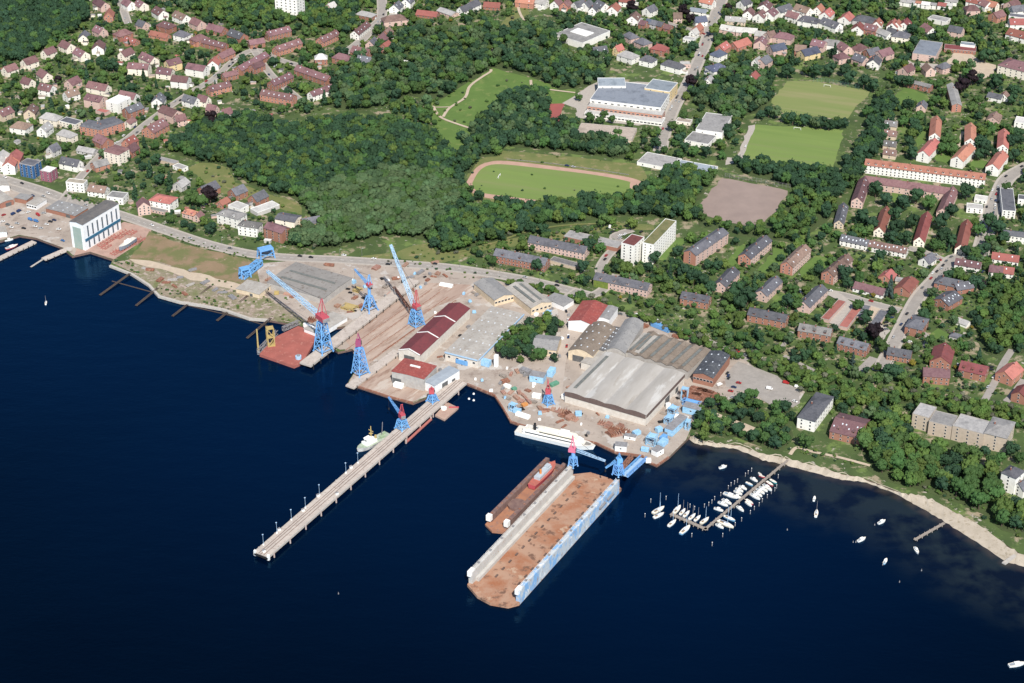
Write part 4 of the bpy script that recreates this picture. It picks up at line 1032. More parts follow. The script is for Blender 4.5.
# white high block and slate-roofed brick rows in the middle
by_ridge(H2, (270, 338), (372, 250), 13, 20.5, 20.5, roof='f', wk='w', rk='k', label="tall white high-rise part with rusty flat roof and windowless end wall", cat='tower block', name='tower_block', maxw=40, step=4, floors=7)
by_ridge(H2, (470, 330), (692, 97), 11, 20, 20, roof='f', wk='w', rk='n', label="long white high block with mossy green flat roof", cat='tower block', name='tower_block', maxw=90, step=5, floors=7, ww=(1.0, 1.2))
g = "red-ended apartment blocks in a slanting row"
for i, (fr, A, B, W, he, hr, rk, nm) in enumerate(((J1, (342, 478), (565, 325), 13, 11, 14.5, 's', 'first and largest'), (J1, (716, 500), (862, 375), 12.5, 9, 13, 's', 'second'), (F8, (588, 362), (662, 292), 12, 9, 13, 'b', 'third'), (F8, (752, 398), (832, 330), 12, 9, 13, 'b', 'fourth'))):
    by_ridge(fr, A, B, W, he, hr, wk='o', wk2='p', rk=rk, label=f"red-ended apartment block with {ROOFS[rk][0]} roof, {nm} from the white high block", cat='apartment block', name='apartment_block', group=g, maxw=36, chim=3, skylights=3)
g = "brick blocks with slate roofs below the red-ended blocks"
for i, (A, B) in enumerate((((320, 442), (376, 382)), ((484, 477), (548, 418)), ((655, 522), (728, 452)))):
    by_ridge(F8, A, B, 12, 7, 11, wk='p', rk='s', label=f"pale brick block with slate roof end-on, {('leftmost', 'middle', 'rightmost')[i]} of three below the red-ended blocks", cat='apartment block', name='apartment_block', group=g, maxw=14, chim=2, skylights=2)
g = "old brick villas along the wooded bank"
for A, B, W, lab in (((170, 480), (280, 500), 13, "brick villa with three slate gables above the wooded bank"), ((440, 545), (590, 575), 14, "long brick villa with slate roof and ivy above the wooded bank"),
                     ((640, 608), (768, 630), 13, "brick villa with grey slate roof before the orange garage rows"), ((800, 660), (915, 690), 12, "brick and white villa with slate roof beside the dark purple beech")):
    by_ridge(F8, A, B, W, 7, 10.5, wk='r', rk='s' if 'grey' not in lab else 'd', label=lab, cat='villa', name='brick_villa', group=g, maxw=16, dormers=3, chim=3)
g = "old brick rows above the shipyard"
by_ridge(F7, (385, 192), (590, 232), 13, 7.5, 11.5, wk='r', rk='s', label="long brick and white tenement with slate roof on the street above the shipyard", cat='tenement', name='tenement', group=g, maxw=36, dormers=3, chim=4)
by_ridge(F7, (522, 140), (748, 185), 13, 7, 11, wk='p', rk='s', label="longest pale tenement with slate roof behind gardens on the street above the shipyard", cat='tenement', name='tenement', group=g, maxw=36, dormers=3, chim=4)
by_ridge(F7, (785, 288), (1000, 332), 13, 7.5, 11.5, wk='p', rk='s', label="tenement half pink, half ivy green with slate roof right of the lane", cat='tenement', name='tenement', group=g, maxw=36, dormers=4, chim=4)
ivyt = BUILT[-1]; IVL = (Vector(ivyt[1][1]) - Vector(ivyt[1][0])).length
m_ = MB(); m_.box((-IVL * .36, -6.65, 3.6), (IVL * .27, .25, 7.2)); m_.build('ivy', mat('ivy_leaves', (.16, .20, .04), (.09, .14, .03), .5), ivyt[0])
by_centre(F8, 18, 462, 15, 12, -8, 7.5, 11, wk='r', rk='s', label="brick end house of the pink and green tenement, beside the lane", cat='tenement', name='tenement', maxw=10, dormers=1) if False else None
by_corners(F7, (655, 145), (870, 192), (880, 165), 4.5, wk='r', rk='g', label="very long low brick garage block with grey roof behind the pale tenement", cat='garage', name='garage_block', wins=False)
by_corners(F7, (598, 240), (700, 268), (705, 250), 3.2, wk='b', rk='d', label="low dark flat-roofed garages beside the tenement gardens", cat='garage', name='garage_block', wins=False)
# garages
g = "garage rows"
for lab, A, B, C, rk, wk in (("orange-roofed garage row, upper of the orange pair", (4, 150), (94, 54), 7.5, 'o', 'l'), ("orange-roofed garage row, lower of the orange pair", (97, 190), (180, 80), 8, 'o', 'p'),
                     ("dark-roofed garage row beside the orange pair", (188, 138), (222, 78), 6.5, 's', 'g'), ("dark-roofed garage row farthest from the orange pair", (255, 180), (308, 105), 7.5, 's', 'g')):
    by_ridge(G2, A, B, C, 2.8, 2.8, roof='f', wk='p', rk=rk, label=lab, cat='garage', name='garage_block', group=g, wins=False)
patch("garage_court", G2((25, 170), (75, 190), (190, 80), (118, 62)), M_PAVE, rough=False)
patch("garage_court", G2((205, 138), (240, 175), (292, 100), (240, 85)), M_PATH, rough=False)
# right brick houses
g = "brick houses at the right of the bank"
by_corners(G2, (415, 185), (500, 205), (545, 150), 8, roof='h', hr=11, wk='r', rk='s', label="square brick house with hipped slate roof at the street corner", cat='house', name='brick_house', maxw=12, chim=2)
by_ridge(G2, (330, 290), (450, 310), 12, 5.5, 9.5, wk='r', rk='s', label="brick villa with slate roof below the square corner house", cat='villa', name='brick_villa', maxw=10, dormers=2)
by_ridge(G2, (85, 235), (235, 262), 12, 5.5, 9.5, wk='r', rk='s', label="white and brick gabled villa with slate roof left of the purple beech", cat='villa', name='brick_villa', maxw=10, dormers=2) if False else None
by_ridge(G2, (620, 268), (600, 340), 17, 6.5, 12, wk='r', rk='k', label="brick house with steep rusty maroon roof, upper of the joined pair", cat='house', name='brick_house', maxw=8)
by_ridge(G2, (510, 395), (645, 405), 14, 7.5, 11.5, wk='r', rk='m', label="brick house with maroon roof and lit front wall, lower of the joined pair", cat='house', name='brick_house', maxw=10, chim=2)
by_ridge(G2, (705, 360), (840, 390), 15, 7, 11.5, wk='r', rk='k', label="wide brick and white villa with rusty maroon roof and front gables", cat='villa', name='brick_villa', maxw=12, dormers=3)
by_ridge(G2, (985, 365), (925, 415), 15, 7, 12, wk='o', rk='o', label="bright orange-roofed house beside the car yard at the right edge", cat='house', name='house', maxw=8)
by_ridge(G2, (1030, 480), (1000, 520), 12, 7, 11, wk='r', rk='k', label="red-roofed brick house at the right edge below the orange-roofed one", cat='house', name='brick_house', maxw=6)
by_centre(G2, 675, 235, 9, 7, -15, 3, 5.5, roof='h', wk='g', rk='s', label="small garden house with slate hipped roof behind the maroon-roofed pair", cat='hut', name='garden_hut', wins=False)
by_centre(G2, 715, 165, 10, 8, -20, 3, 5.5, roof='g', wk='w', rk='g', label="small white garden house with grey roof in the wooded gardens", cat='hut', name='garden_hut', wins=False)
# long stone building above the beach
g = "long sandstone building above the beach"
by_corners(G3, (350, 14), (415, 32), (432, -14), 13, wk='s', rk='g', label="left end block of the long sandstone building with pale roof", cat='institution', name='stone_building', group=g, maxw=16)
by_corners(G3, (415, 44), (505, 66), (530, 24), 12, wk='s', rk='g', label="left wing of the long sandstone building with pale roof", cat='institution', name='stone_building', group=g, maxw=16)
by_corners(G3, (508, 62), (632, 96), (560, 18), 10.5, wk='s', rk='g', roof='h', hr=13, label="middle block of the long sandstone building with raised pale roof", cat='institution', name='stone_building', group=g, maxw=20) if False else by_corners(G3, (508, 62), (632, 96), (648, 44), 13, wk='s', rk='g', label="middle block of the long sandstone building with pale roof", cat='institution', name='stone_building', group=g, maxw=20)
by_corners(G3, (634, 90), (722, 112), (738, 44), 14, wk='s', rk='g', roof='h', hr=16.5, label="right end block of the long sandstone building with grey hipped roof", cat='institution', name='stone_building', group=g, maxw=16)
by_corners(H3, (150, 400), (298, 440), (472, 232), 10, roof='h', hr=12, wk='w', rk='s', label="long white house with slate hipped roof beside the car park", cat='apartment block', name='apartment_block', maxw=30, floors=3)
by_corners(H3, (425, 520), (680, 580), (755, 420), 7, roof='g', hr=11.5, wk='r', rk='m', label="red brick house with big maroon roof above the beach jetty", cat='house', name='brick_house', maxw=20, skylights=8, dormers=2)
by_centre(PX, 1012, 479, 13, 12, 40, 15, 19, roof='h', wk='w', rk='s', label="white towered villa with slate roof at the right edge above the beach", cat='villa', name='villa', maxw=12)
by_centre(G3, 785, 305, 12, 10, 30, 7, 11, wk='w', rk='s', label="lower white wing with dark roof beside the towered villa", cat='villa', name='villa', maxw=6)
# school
g = "school buildings with blue-grey roofs"
by_corners(F3, (312, 398), (595, 432), (640, 350), 11, wk='w', rk='u', label="main school block with wide blue-grey flat roof and white window bands", cat='school', name='school_building', maxw=60, step=4, floors=3, ww=(3, 1.2))
by_corners(F3, (345, 345), (455, 345), (460, 312), 13, wk='w', rk='u', label="rear left school block with blue-grey flat roof", cat='school', name='school_building', maxw=14)
by_corners(F3, (530, 352), (630, 368), (640, 328), 13, wk='y', rk='u', label="rear right school block with blue-grey flat roof and yellow stair wall", cat='school', name='school_building', maxw=14)
by_corners(F3, (302, 425), (600, 462), (604, 440), 7.5, wk='o', rk='l', label="lower school terrace with orange band in front of the main block", cat='school', name='school_building', maxw=40, step=4, ww=(3, 1.2))
by_corners(F3, (290, 452), (600, 492), (604, 470), 4, wk='w', rk='l', label="lowest white school terrace in front of the orange band", cat='school', name='school_building', maxw=30, step=4, ww=(3, 1.2))
by_corners(F3, (252, 540), (478, 562), (488, 512), 4.5, wk='b', rk='t', label="low school pavilion with wide grey-brown flat roof among trees", cat='school', name='school_pavilion', maxw=12)
by_corners(F3, (735, 518), (842, 532), (868, 462), 7.5, wk='w', rk='g', label="gymnasium with grey flat roof and white front beside the football pitch", cat='hall', name='sports_hall', maxw=8)
by_corners(F3, (690, 560), (785, 578), (800, 540), 5, wk='w', rk='g', label="lower front part of the gymnasium with grey roof", cat='hall', name='sports_hall', maxw=6)
by_corners(F3, (500, 648), (640, 676), (650, 630), 3.5, wk='w', rk='g', label="low pale flat-roofed clubhouse below the gymnasium, left part", cat='clubhouse', name='clubhouse', maxw=6)
by_corners(F3, (640, 665), (800, 695), (812, 665), 3.5, wk='w', rk='u', label="low blue-grey flat-roofed clubhouse below the gymnasium, right part", cat='clubhouse', name='clubhouse', maxw=6)
by_centre(F3, 688, 488, 16, 9, -8, 3.5, 3.5, roof='f', wk='c', rk='t', label="low cream annex with flat roof beside the gymnasium", cat='annex', name='annex', maxw=4)
# ------------------------------------------------------------------ shipyard halls
M_CORR = {}


def corr(name, c, c2, c3=None): return mat("sheet_roof_" + name, c, c2, .12, .85, mix=(.35, .6), c3=c3 or tuple(v * .7 for v in c), scale3=.5, mix3=(.52, .7), stretch=(.0, 1, 1))


R_PALE = corr("pale", (.38, .36, .33), (.30, .28, .255), (.25, .21, .175))
R_GREY = corr("grey", (.20, .198, .20), (.25, .245, .24))
R_DARK = corr("dark", (.10, .098, .10), (.135, .125, .12))
R_BROWN = corr("brown", (.155, .125, .10), (.20, .165, .135))
R_MAR = corr("maroon", (.155, .040, .046), (.125, .034, .04), (.10, .035, .04))
R_RED = corr("red", (.27, .065, .055), (.21, .055, .05), (.33, .13, .11))
R_BIG = mat("sheet_roof_streaked", (.37, .35, .325), (.30, .28, .255), .07, .85, mix=(.40, .65), c3=(.245, .215, .18), scale3=.12, mix3=(.56, .72), stretch=(-1.1, .25, 1.1), more=[((.44, .43, .41), .06, (.56, .62))])
R_SLATE = corr("slate", (.045, .05, .062), (.07, .075, .085), (.13, .14, .15))
W_PALE = mat("hall_wall_pale", (.60, .57, .52), (.50, .46, .41), .3, .9)
W_CREAM = mat("hall_wall_cream", (.62, .52, .38), (.50, .41, .30), .3, .9)
W_WHITE = mat("hall_wall_white", (.74, .745, .745), (.64, .645, .65), .3, .8)
W_GREY = mat("hall_wall_grey", (.40, .385, .36), (.32, .30, .285), .3, .9)


def hall(fr, A, B, C, he, hr, label, wall, roof, bays=1, along='y', prof='gable', name='shipyard_hall', doors=(), wins=0, lights=0, strips=0, fascia=None, vents=0, z=GZ):
    p, q = at(fr(*A), z + he), at(fr(*B), z + he)
    if isinstance(C, (int, float)):      # A-B is the long axis, C the width across it
        n = (q - p).normalized(); u = Vector((n.y, -n.x, 0)); p, q, r = p - u * C / 2, p + u * C / 2, q
    else: r = at(fr(*C), z + he)
    d = q - p; L = d.length; u = d / L; n = Vector((-u.y, u.x, 0)); W = abs((r - p).dot(n))
    c = p + u * L / 2 + n * W / 2; c.z = z; rz = math.atan2(u.y, u.x)
    root = thing(name, label, 'hall', c, rz)
    ca, sa = math.cos(rz), math.sin(rz); a, b = L / 2, W / 2
    foot = [(c.x + x * ca - y * sa, c.y + x * sa + y * ca) for x, y in ((-a, -b), (a, -b), (a, b), (-a, b))]
    mark(foot, 1, 1); BUILT.append((root, foot, label, hr))
    S = L if along == 'y' else W
    bw = S / bays; P = []
    for k in range(bays):
        s0 = -S / 2 + k * bw
        if prof == 'gable': pts = [(0, he), (.5, hr), (1, he)]
        elif prof == 'barrel': pts = [(t / 8, he + (hr - he) * math.sin(PI * t / 8)) for t in range(9)]
        elif prof == 'shed': pts = [(0, he), (.82, hr), (1, he + .2)]
        else: pts = [(0, he), (1, he)]
        P += [(s0 + t * bw, z_) for t, z_ in (pts if k == 0 else pts[1:])]
    T = b if along == 'y' else a
    def v3(s, t, zz): return (s, t, zz) if along == 'y' else (t, s, zz)
    w, r_ = MB(), MB()
    for sg in (-1, 1):
        poly = [v3(P[0][0], sg * T, -1)] + [v3(s, sg * T, zz - .1) for s, zz in P] + [v3(P[-1][0], sg * T, -1)]
        w.face(poly if (sg < 0) == (along == 'y') else poly[::-1])
    for s, sg in ((P[0][0], -1), (P[-1][0], 1)):
        w.face([v3(s, -T, -1), v3(s, T, -1), v3(s, T, P[0][1] - .1), v3(s, -T, P[0][1] - .1)])
    o = .4
    for i in range(len(P) - 1):
        (s0, z0), (s1, z1) = P[i], P[i + 1]
        if i == 0: s0 -= o
        if i == len(P) - 2: s1 += o
        r_.face([v3(s0, -T - o, z0), v3(s1, -T - o, z1), v3(s1, T + o, z1), v3(s0, T + o, z0)])
        r_.face([v3(s0, -T - o, z0 - .3), v3(s1, -T - o, z1 - .3), v3(s1, -T - o, z1), v3(s0, -T - o, z0)])
        r_.face([v3(s0, T + o, z0 - .3), v3(s1, T + o, z1 - .3), v3(s1, T + o, z1), v3(s0, T + o, z0)])
    wo = w.build("wall", wall, root); ro = r_.build("roof", roof, root)
    def zr(s):
        for i in range(len(P) - 1):
            if P[i][0] <= s <= P[i + 1][0]: return P[i][1] + (P[i + 1][1] - P[i][1]) * (s - P[i][0]) / (P[i + 1][0] - P[i][0])
        return he
    sl = {}
    for k in range(lights):      # roof lights, row by row
        cols = max(1, int(lights ** .5)); s = -S / 2 + S * ((k % cols) + .5) / cols + .7; t = -T + 2 * T * ((k // cols) + .5) / max(1, math.ceil(lights / cols))
        x, y, _ = v3(s, t, 0)
        link("roof_light", skylight_mesh(0), ro, (x, y, zr(s) + .15))
    for k in range(strips):      # long glazed strips along the ridges
        s = -S / 2 + bw * (k % bays) + bw * (.3 if prof != 'flat' else .5) + (k // bays) * bw * .3
        m_ = MB(); m_.prism([v3(s - 1.3, -T * .8, 0)[:2], v3(s + 1.3, -T * .8, 0)[:2], v3(s + 1.3, T * .8, 0)[:2], v3(s - 1.3, T * .8, 0)[:2]], zr(s) - .4, zr(s) + .5)
        m_.build("roof_glazing", mat("dusty_roof_glazing", (.17, .175, .16), (.11, .115, .11), .4, .5), ro)
    for (side, t, ww, hh) in doors:
        m_ = MB(); m_.box((0, 0, hh / 2), (ww, .3, hh))
        px_, py_, an = {'f': (t * a, -b - .05, 0), 'r': (a + .05, t * b, PI / 2), 'l': (-a - .05, t * b, -PI / 2)}[side]
        m_.build("door", mat("hall_door_dark", (.07, .075, .08), (.12, .12, .12), .4, .7), root, (px_, py_, 0), an)
    for k in range(wins):
        t = -a + L * (k + .5) / wins
        link("window", window_mesh(2.2, 1.6), root, (t, -b - .04, he * .55))
    if fascia:
        m_ = MB()
        pts = [v3(s, -T - .5, zz + .1) for s, zz in P]; lo = [v3(s, -T - .5, he - 3.6) for s, zz in P]
        for i in range(len(P) - 1): m_.face([lo[i], lo[i + 1], pts[i + 1], pts[i]])
        m_.build("fascia", fascia, root)
    return root, L, W


# tall white boat hall with the dark roof
hall(H4, (222, 282), (530, 100), 15.5, 27, 28.2, "tall white boat hall with dark flat roof, green door and narrow window slots", W_WHITE, R_DARK, name='boat_hall')
boat_hall = [o for o in COL.objects if o.name.startswith('boat_hall')][0]
ft = BUILT[-1][1]
bl = (Vector(ft[1]) - Vector(ft[0])).length; bd = (Vector(ft[2]) - Vector(ft[1])).length
m_ = MB(); m_.box((0, -bd / 2 - .1, 11.5), (bl * .62, .4, 22)); m_.build("door", mat("boat_door_green", (.30, .35, .31), (.25, .32, .28), .3, .7), boat_hall)
for k in range(7):
    y = -bd / 2 + bd * (k + .9) / 7.6
    for z0, z1 in ((12.5, 23.5), (1.5, 8.2)):
        m_ = MB(); m_.box((bl / 2 + .1, y, (z0 + z1) / 2), (.3, 1.7, z1 - z0)); m_.build("window", mat("slot_glass", (.10, .13, .16), (.07, .09, .11), .3, .3), boat_hall)
m_ = MB(); m_.box((bl / 2 + .35, 0, 10.4), (.7, bd * .96, 2.4)); m_.build("band", mat("dark_blue_band", (.025, .10, .17), (.03, .12, .2)), boat_hall)

hall(F7, (-6, 600), (80, 622), (305, 440), 10, 13.5, "long shipyard hall with dull maroon roof beside the slipway crane tracks", W_PALE, R_MAR, doors=(('f', 0, 10, 7),))
ro = COL.objects[-1]
mh = [o for o in COL.objects if o.get('label', '').startswith("long shipyard hall with dull maroon")][0]
ft = BUILT[-1][1]; bl = (Vector(ft[1]) - Vector(ft[0])).length; bd = (Vector(ft[2]) - Vector(ft[1])).length
for k in (0.0, .36, .70):
    m_ = MB(); y = -bd / 2 + bd * k
    for sg in (-1, 1):
        m_.beam((sg * bl / 2, y, 10.25), (0, y, 13.75), .9, .5)
    m_.build("verge_board", M_TRIM, mh)
# red-roofed hall by the quay and its grey wing
hall(G6, (265, 210), (430, 250), (500, 185), 12, 12.6, "square quay hall with faded red roof and grey walls near the long pier", W_GREY, R_RED, doors=(('f', -.7, 8, 6),), vents=1)
rh = [o for o in COL.objects if o.get('label', '').startswith("square quay hall")][0]
m_ = MB(); m_.box((0, 2, 13.0), (9, 1.6, 1.0)); m_.build("roof_vent", M_TRIM, rh)
hall(G6, (432, 262), (486, 285), (560, 185), 8.5, 8.9, "narrow wing with grey-blue roof and white wall joined to the red-roofed quay hall", W_WHITE, mat("sheet_roof_greyblue", (.30, .34, .38), (.25, .28, .32), .2, .8), doors=(('r', -.2, 7, 6), ('r', .5, 4, 4)))
hall(F7, (180, 607), (312, 640), (490, 455), 8.5, 9.0, "broad low shipyard hall with pale flat roof and a blue gutter edge", W_PALE, R_PALE, lights=25, wins=4)
ph = [o for o in COL.objects if o.get('label', '').startswith("broad low shipyard hall")][0]
ft = BUILT[-1][1]; bl = (Vector(ft[1]) - Vector(ft[0])).length; bd = (Vector(ft[2]) - Vector(ft[1])).length
m_ = MB(); m_.box((bl / 2 + .7, 0, 8.3), (.5, bd, 1.2)); m_.box((0, -bd / 2 - .7, 8.3), (bl, .5, 1.2)); m_.build("gutter", M_PALEBLUE, ph)
hall(F7, (378, 400), (455, 378), (392, 305), 7, 9.5, "small hall with grey gable roof and cream front between the maroon hall and the street", W_CREAM, R_GREY, wins=6)
hall(F7, (525, 432), (606, 408), (512, 325), 7.5, 10.5, "hall with striped grey-brown gable roof and cream front near the street", W_CREAM, R_PALE, strips=2, wins=5)
hall(F7, (578, 396), (655, 425), (690, 398), 5, 6, "low white-walled shed with grey roof behind the striped gable hall", W_WHITE, R_GREY)
hall(G5, (350, 258), (478, 282), (500, 172), 9.5, 12.5, "tall hall with rusty red and grey roof and white gutter", W_WHITE, R_RED, along='y')
hall(G5, (498, 240), (560, 252), (592, 190), 8.5, 9.5, "small grey tower shed with white front wall beside the tall red-roofed hall", W_WHITE, R_GREY, lights=1)
hall(G5, (350, 412), (476, 440), (488, 275), 9, 13, "hall with dark brown curved roof and cream gable front", W_CREAM, R_BROWN, prof='barrel', lights=16, doors=(('f', -.2, 10, 6),))
hall(G5, (482, 402), (532, 414), (580, 288), 8, 8.5, "narrow dark-roofed hall dotted with white roof lights between the curved halls", W_GREY, R_DARK, lights=24)
hall(G5, (545, 408), (640, 425), (692, 262), 9, 12.5, "hall with smooth grey curved roof right of the white-dotted one", W_GREY, R_GREY, prof='barrel')
hall(G5, (640, 420), (962, 520), (1040, 400), 8, 9.6, "wide hall with many striped grey-brown ridges beside the wooded bank", W_GREY, R_BROWN, bays=6, prof='gable', strips=6, along='y')
hall(G5, (648, 408), (720, 428), (770, 330), 8.5, 9.0, "small pale-roofed hall with dark stripes left of the striped ridge hall", W_GREY, R_PALE, strips=2)
hall(G5, (332, 622), (748, 742), (950, 532), 10.5, 11.6, "largest shipyard hall with pale wavy roof of four curved bays and brown front", W_PALE, R_BIG, bays=4, prof='barrel', strips=1, fascia=mat("brown_fascia", (.105, .075, .07), (.13, .095, .085), .3, .9), doors=(('r', .1, 8, 6), ('r', .6, 5, 5)))
ft = BUILT[-1][1]; bl = (Vector(ft[1]) - Vector(ft[0])).length; bd = (Vector(ft[2]) - Vector(ft[1])).length
m_ = MB(); m_.box((bl / 2 + .25, 0, 8.9), (.5, bd * .99, 2.6)); m_.build("side_band", mat("brown_fascia", (.1, .07, .07)), BUILT[-1][0])
hall(G5, (415, 470), (470, 486), (600, 420), 7.0, 7.3, "low pale annex at the upper left corner of the largest hall", W_PALE, R_PALE)
hall(G5, (425, 600), (462, 612), (545, 500), 8.0, 9.5, "long narrow lean-to with greenish roof on the flank of the largest hall", W_PALE, mat("sheet_roof_green", (.22, .24, .21), (.27, .28, .25), .3, .8)) if False else None
hall(G4, (170, 222), (272, 246), (405, 140), 9, 11.5, "brick workshop with dark slate roof and pale roof-light bands beside the car park", wallm('r'), R_SLATE, lights=9, wins=6)
bw_ = [o for o in COL.objects if o.get('label', '').startswith("brick workshop")][0]
hall(F6, (240, 318), (530, 402), (690, 300), 6.5, 7.5, "wide low shed with grey flat roof behind the blue crane jib", W_GREY, mat("sheet_roof_shedgrey", (.25, .235, .22), (.20, .19, .18), .08, .9, c3=(.15, .13, .115), scale3=.3), strips=2, along='x')
hall(F6, (82, 350), (200, 380), (238, 330), 4.5, 5.0, "small cream shed by the shore below the blue gantry", W_CREAM, R_PALE, doors=(('f', .3, 3, 3),))
hall(F6, (430, 555), (505, 585), (655, 500), 4, 4.4, "low white store beside the red dock pontoon", W_WHITE, R_PALE)
hall(F7, (528, 592), (625, 602), (622, 545), 6.5, 9.5, "office house with grey roof and cream walls hidden among the shipyard trees", W_CREAM, R_GREY, along='x', wins=6)
# harbour yard at the left
hall(J2, (0, 280), (70, 258), (-20, 215), 6, 7, "harbour hall with pale flat roof and red brick front at the left edge", wallm('r'), R_PALE, doors=(('f', .2, 6, 4),))
hall(J2, (75, 250), (140, 262), (110, 228), 5, 5.3, "brick wing with grey roof beside the harbour hall", wallm('r'), R_GREY)
hall(J2, (138, 280), (190, 292), (262, 262), 5, 5.3, "small white flat-roofed harbour office with dark windows", W_WHITE, R_PALE, wins=4)
hall(J2, (240, 305), (395, 345), (470, 305), 4.5, 4.9, "long low brick workshop with grey flat roof and skylights beside the white boat hall", wallm('r'), R_GREY, lights=9, doors=(('f', .5, 5, 3.5),))
hall(J2, (-30, 200), (48, 185), (10, 150), 6, 8, "white gabled boat shed at the left edge beside the harbour road", W_WHITE, R_PALE)
hall(J2, (-30, 440), (35, 430), (0, 405), 5, 6, "small white quay shed at the left edge of the basin", W_WHITE, R_PALE)

# ------------------------------------------------------------------ quays and piers


def deck(fr, A, B, C, z, th, name, label, m, cat='pier', pr=.4, piles=0, pile_m=None, edge=None):
    p, q, r = at(fr(*A), z), at(fr(*B), z), at(fr(*C), z)
    d = q - p; L = d.length; u = d / L; n = Vector((-u.y, u.x, 0)); W = (r - p).dot(n)
    c = p + u * L / 2 + n * W / 2; rz = math.atan2(u.y, u.x)
    root = thing(name, label, cat, (c.x, c.y, 0), rz)
    m_ = MB(); m_.box((0, 0, z - th / 2), (L, abs(W), th)); m_.build("deck", m, root)
    for k in range(piles):
        x = -L / 2 + L * (k + .3) / piles
        for sg in (-1, 1):
            pm = MB(); pm.cyl((x, sg * (abs(W) / 2 + .1), z + .2), (x, sg * (abs(W) / 2 + .1), -4), pr, n=8); pm.build("pile", pile_m or M_KERB, root)
    if edge:
        for sg in (-1, 1):
            pm = MB(); pm.box((0, sg * (abs(W) / 2 - .25), z + .2), (L, .5, .4)); pm.build("edge_beam", edge, root)
    return root, L, abs(W)


M_PIER = mat("pier_concrete", (.46, .405, .36), (.37, .325, .29), .15, .95, c3=(.27, .22, .19), scale3=.5)
pier, pL, pW = deck(PX, (269, 557), (467, 383), (256.5, 549.5), 4.0, 1.2, 'pier', "long concrete pier running far out into the water", M_PIER, piles=14, pr=.6, pile_m=mat("pile_concrete", (.42, .34, .31), (.33, .25, .22), .4), edge=M_KERB)
for y in (-pW * .14, pW * .2, pW * .05):
    m_ = MB(); m_.box((0, y, 4.06), (pL, .45, .12)); m_.build("crane_rail", mat("rail_steel", (.19, .13, .105), (.14, .1, .085)), pier)
m_ = MB()
for x in (-pL / 2 - .6,): m_.box((x, 0, 2.6), (1.0, pW * .9, 1.2))
m_.build("end_fender", M_BLACK, pier)
for y in (-pW / 2 + .7, pW / 2 - .7):
    m_ = MB(); m_.box((-pL / 2 + .2, y, 3.2), (1.6, 1.6, 4.4)); m_.build("end_bollard_block", M_TRIM, pier)
k = 0
for bx, by in ((263.5, 545), (277, 533), (291.5, 520), (305.5, 508), (319.5, 495), (346, 473), (358, 463)):
    p = at((bx, by), 4.0)
    t = thing('pier_lamp', f"slim lamp post with blue head on the pier, {ORD[k]} from the pier's outer end", 'lamp post', p, 0, "lamp posts along the pier"); k += 1
    m_ = MB(); m_.cyl((0, 0, 0), (0, 0, 9), .14, .1, 6); m_.build("post", M_PALEBLUE, t)
    m_ = MB(); m_.box((0, 0, 9.2), (1.0, .8, .4)); m_.build("lamp_head", M_PALEBLUE, t)
    m_ = MB(); m_.box((0, 0, .4), (1.2, 1.2, .8)); m_.build("foot_block", M_TRIM, t)
for i, (bx, by) in enumerate(((264, 552), (279, 530.5), (303, 511), (318, 496.5), (351, 468), (337, 494.5))):
    t = thing('pier_box', f"small white switch box on the pier, {ORD[i]} from the outer end", 'switch box', at((bx, by), 4.0), .7, "switch boxes on the pier")
    m_ = MB(); m_.box((0, 0, .9), (2, 1.4, 1.8)); m_.build("cabinet", M_WHITEP, t); m_ = MB(); m_.box((0, 0, 1.9), (2.2, 1.6, .2)); m_.build("lid", M_STEEL, t)
# red pipe fender on dolphins beside the pier
p, q = at((406, 442), 1.2), at((431, 419), 1.2)
t = thing('pipe_fender', "long red floating pipe fender beside the pier", 'fender', ((p + q) / 2).to_tuple()[:2] + (0,), math.atan2((q - p).y, (q - p).x)); L = (q - p).length
m_ = MB(); m_.cyl((-L / 2, 0, 1), (L / 2, 0, 1), 1.1, n=10); m_.build("pipe", mat("red_oxide", (.36, .12, .10), (.28, .1, .085)), t)
for x in (-L / 2, L / 2):
    m_ = MB(); m_.cyl((x, 0, -3), (x, 0, 3.2), .8, n=8); m_.build("dolphin", mat("pile_concrete", (.4, .3, .3)), t)

# crane jetty between red dock and slipway
deck(PX, (311, 366), (420, 281), (303, 360), 5.0, 1.4, 'crane_jetty', "concrete crane jetty on dark piles beside the red dock pontoon", M_PIER, cat='jetty', piles=16, pile_m=M_BLACK, edge=M_KERB)
deck(PX, (354, 388), (402, 352), (347, 384), 4.0, 1.4, 'crane_jetty', "short crane jetty with the blue tower crane beside the quay hall", M_PIER, cat='jetty', piles=5, pile_m=M_BLACK)
for i, (a_, b_) in enumerate((((346, 350), (432, 289)), ((354, 353), (440, 292)), ((362, 357), (448, 297)), ((372, 360), (456, 300)), ((382, 352), (420, 325)))):
    p, q = at(a_, GZ + .7), at(b_, GZ + .7); d = q - p
    t = thing('slipway_track', f"raised rusty slipway beam, {ORD[i]} counted from the crane jetty", 'slipway beam', (p + q) / 2 - Vector((0, 0, .7)), math.atan2(d.y, d.x), "slipway beams")
    L = d.length
    m_ = MB(); m_.box((0, 0, .4), (L, 1.8, .8)); m_.build("beam", mat("slip_beam", (.40, .33, .28), (.28, .19, .15), .3), t)
    m_ = MB(); m_.box((0, 0, .9), (L, .5, .25)); m_.build("rail", M_RUST, t)

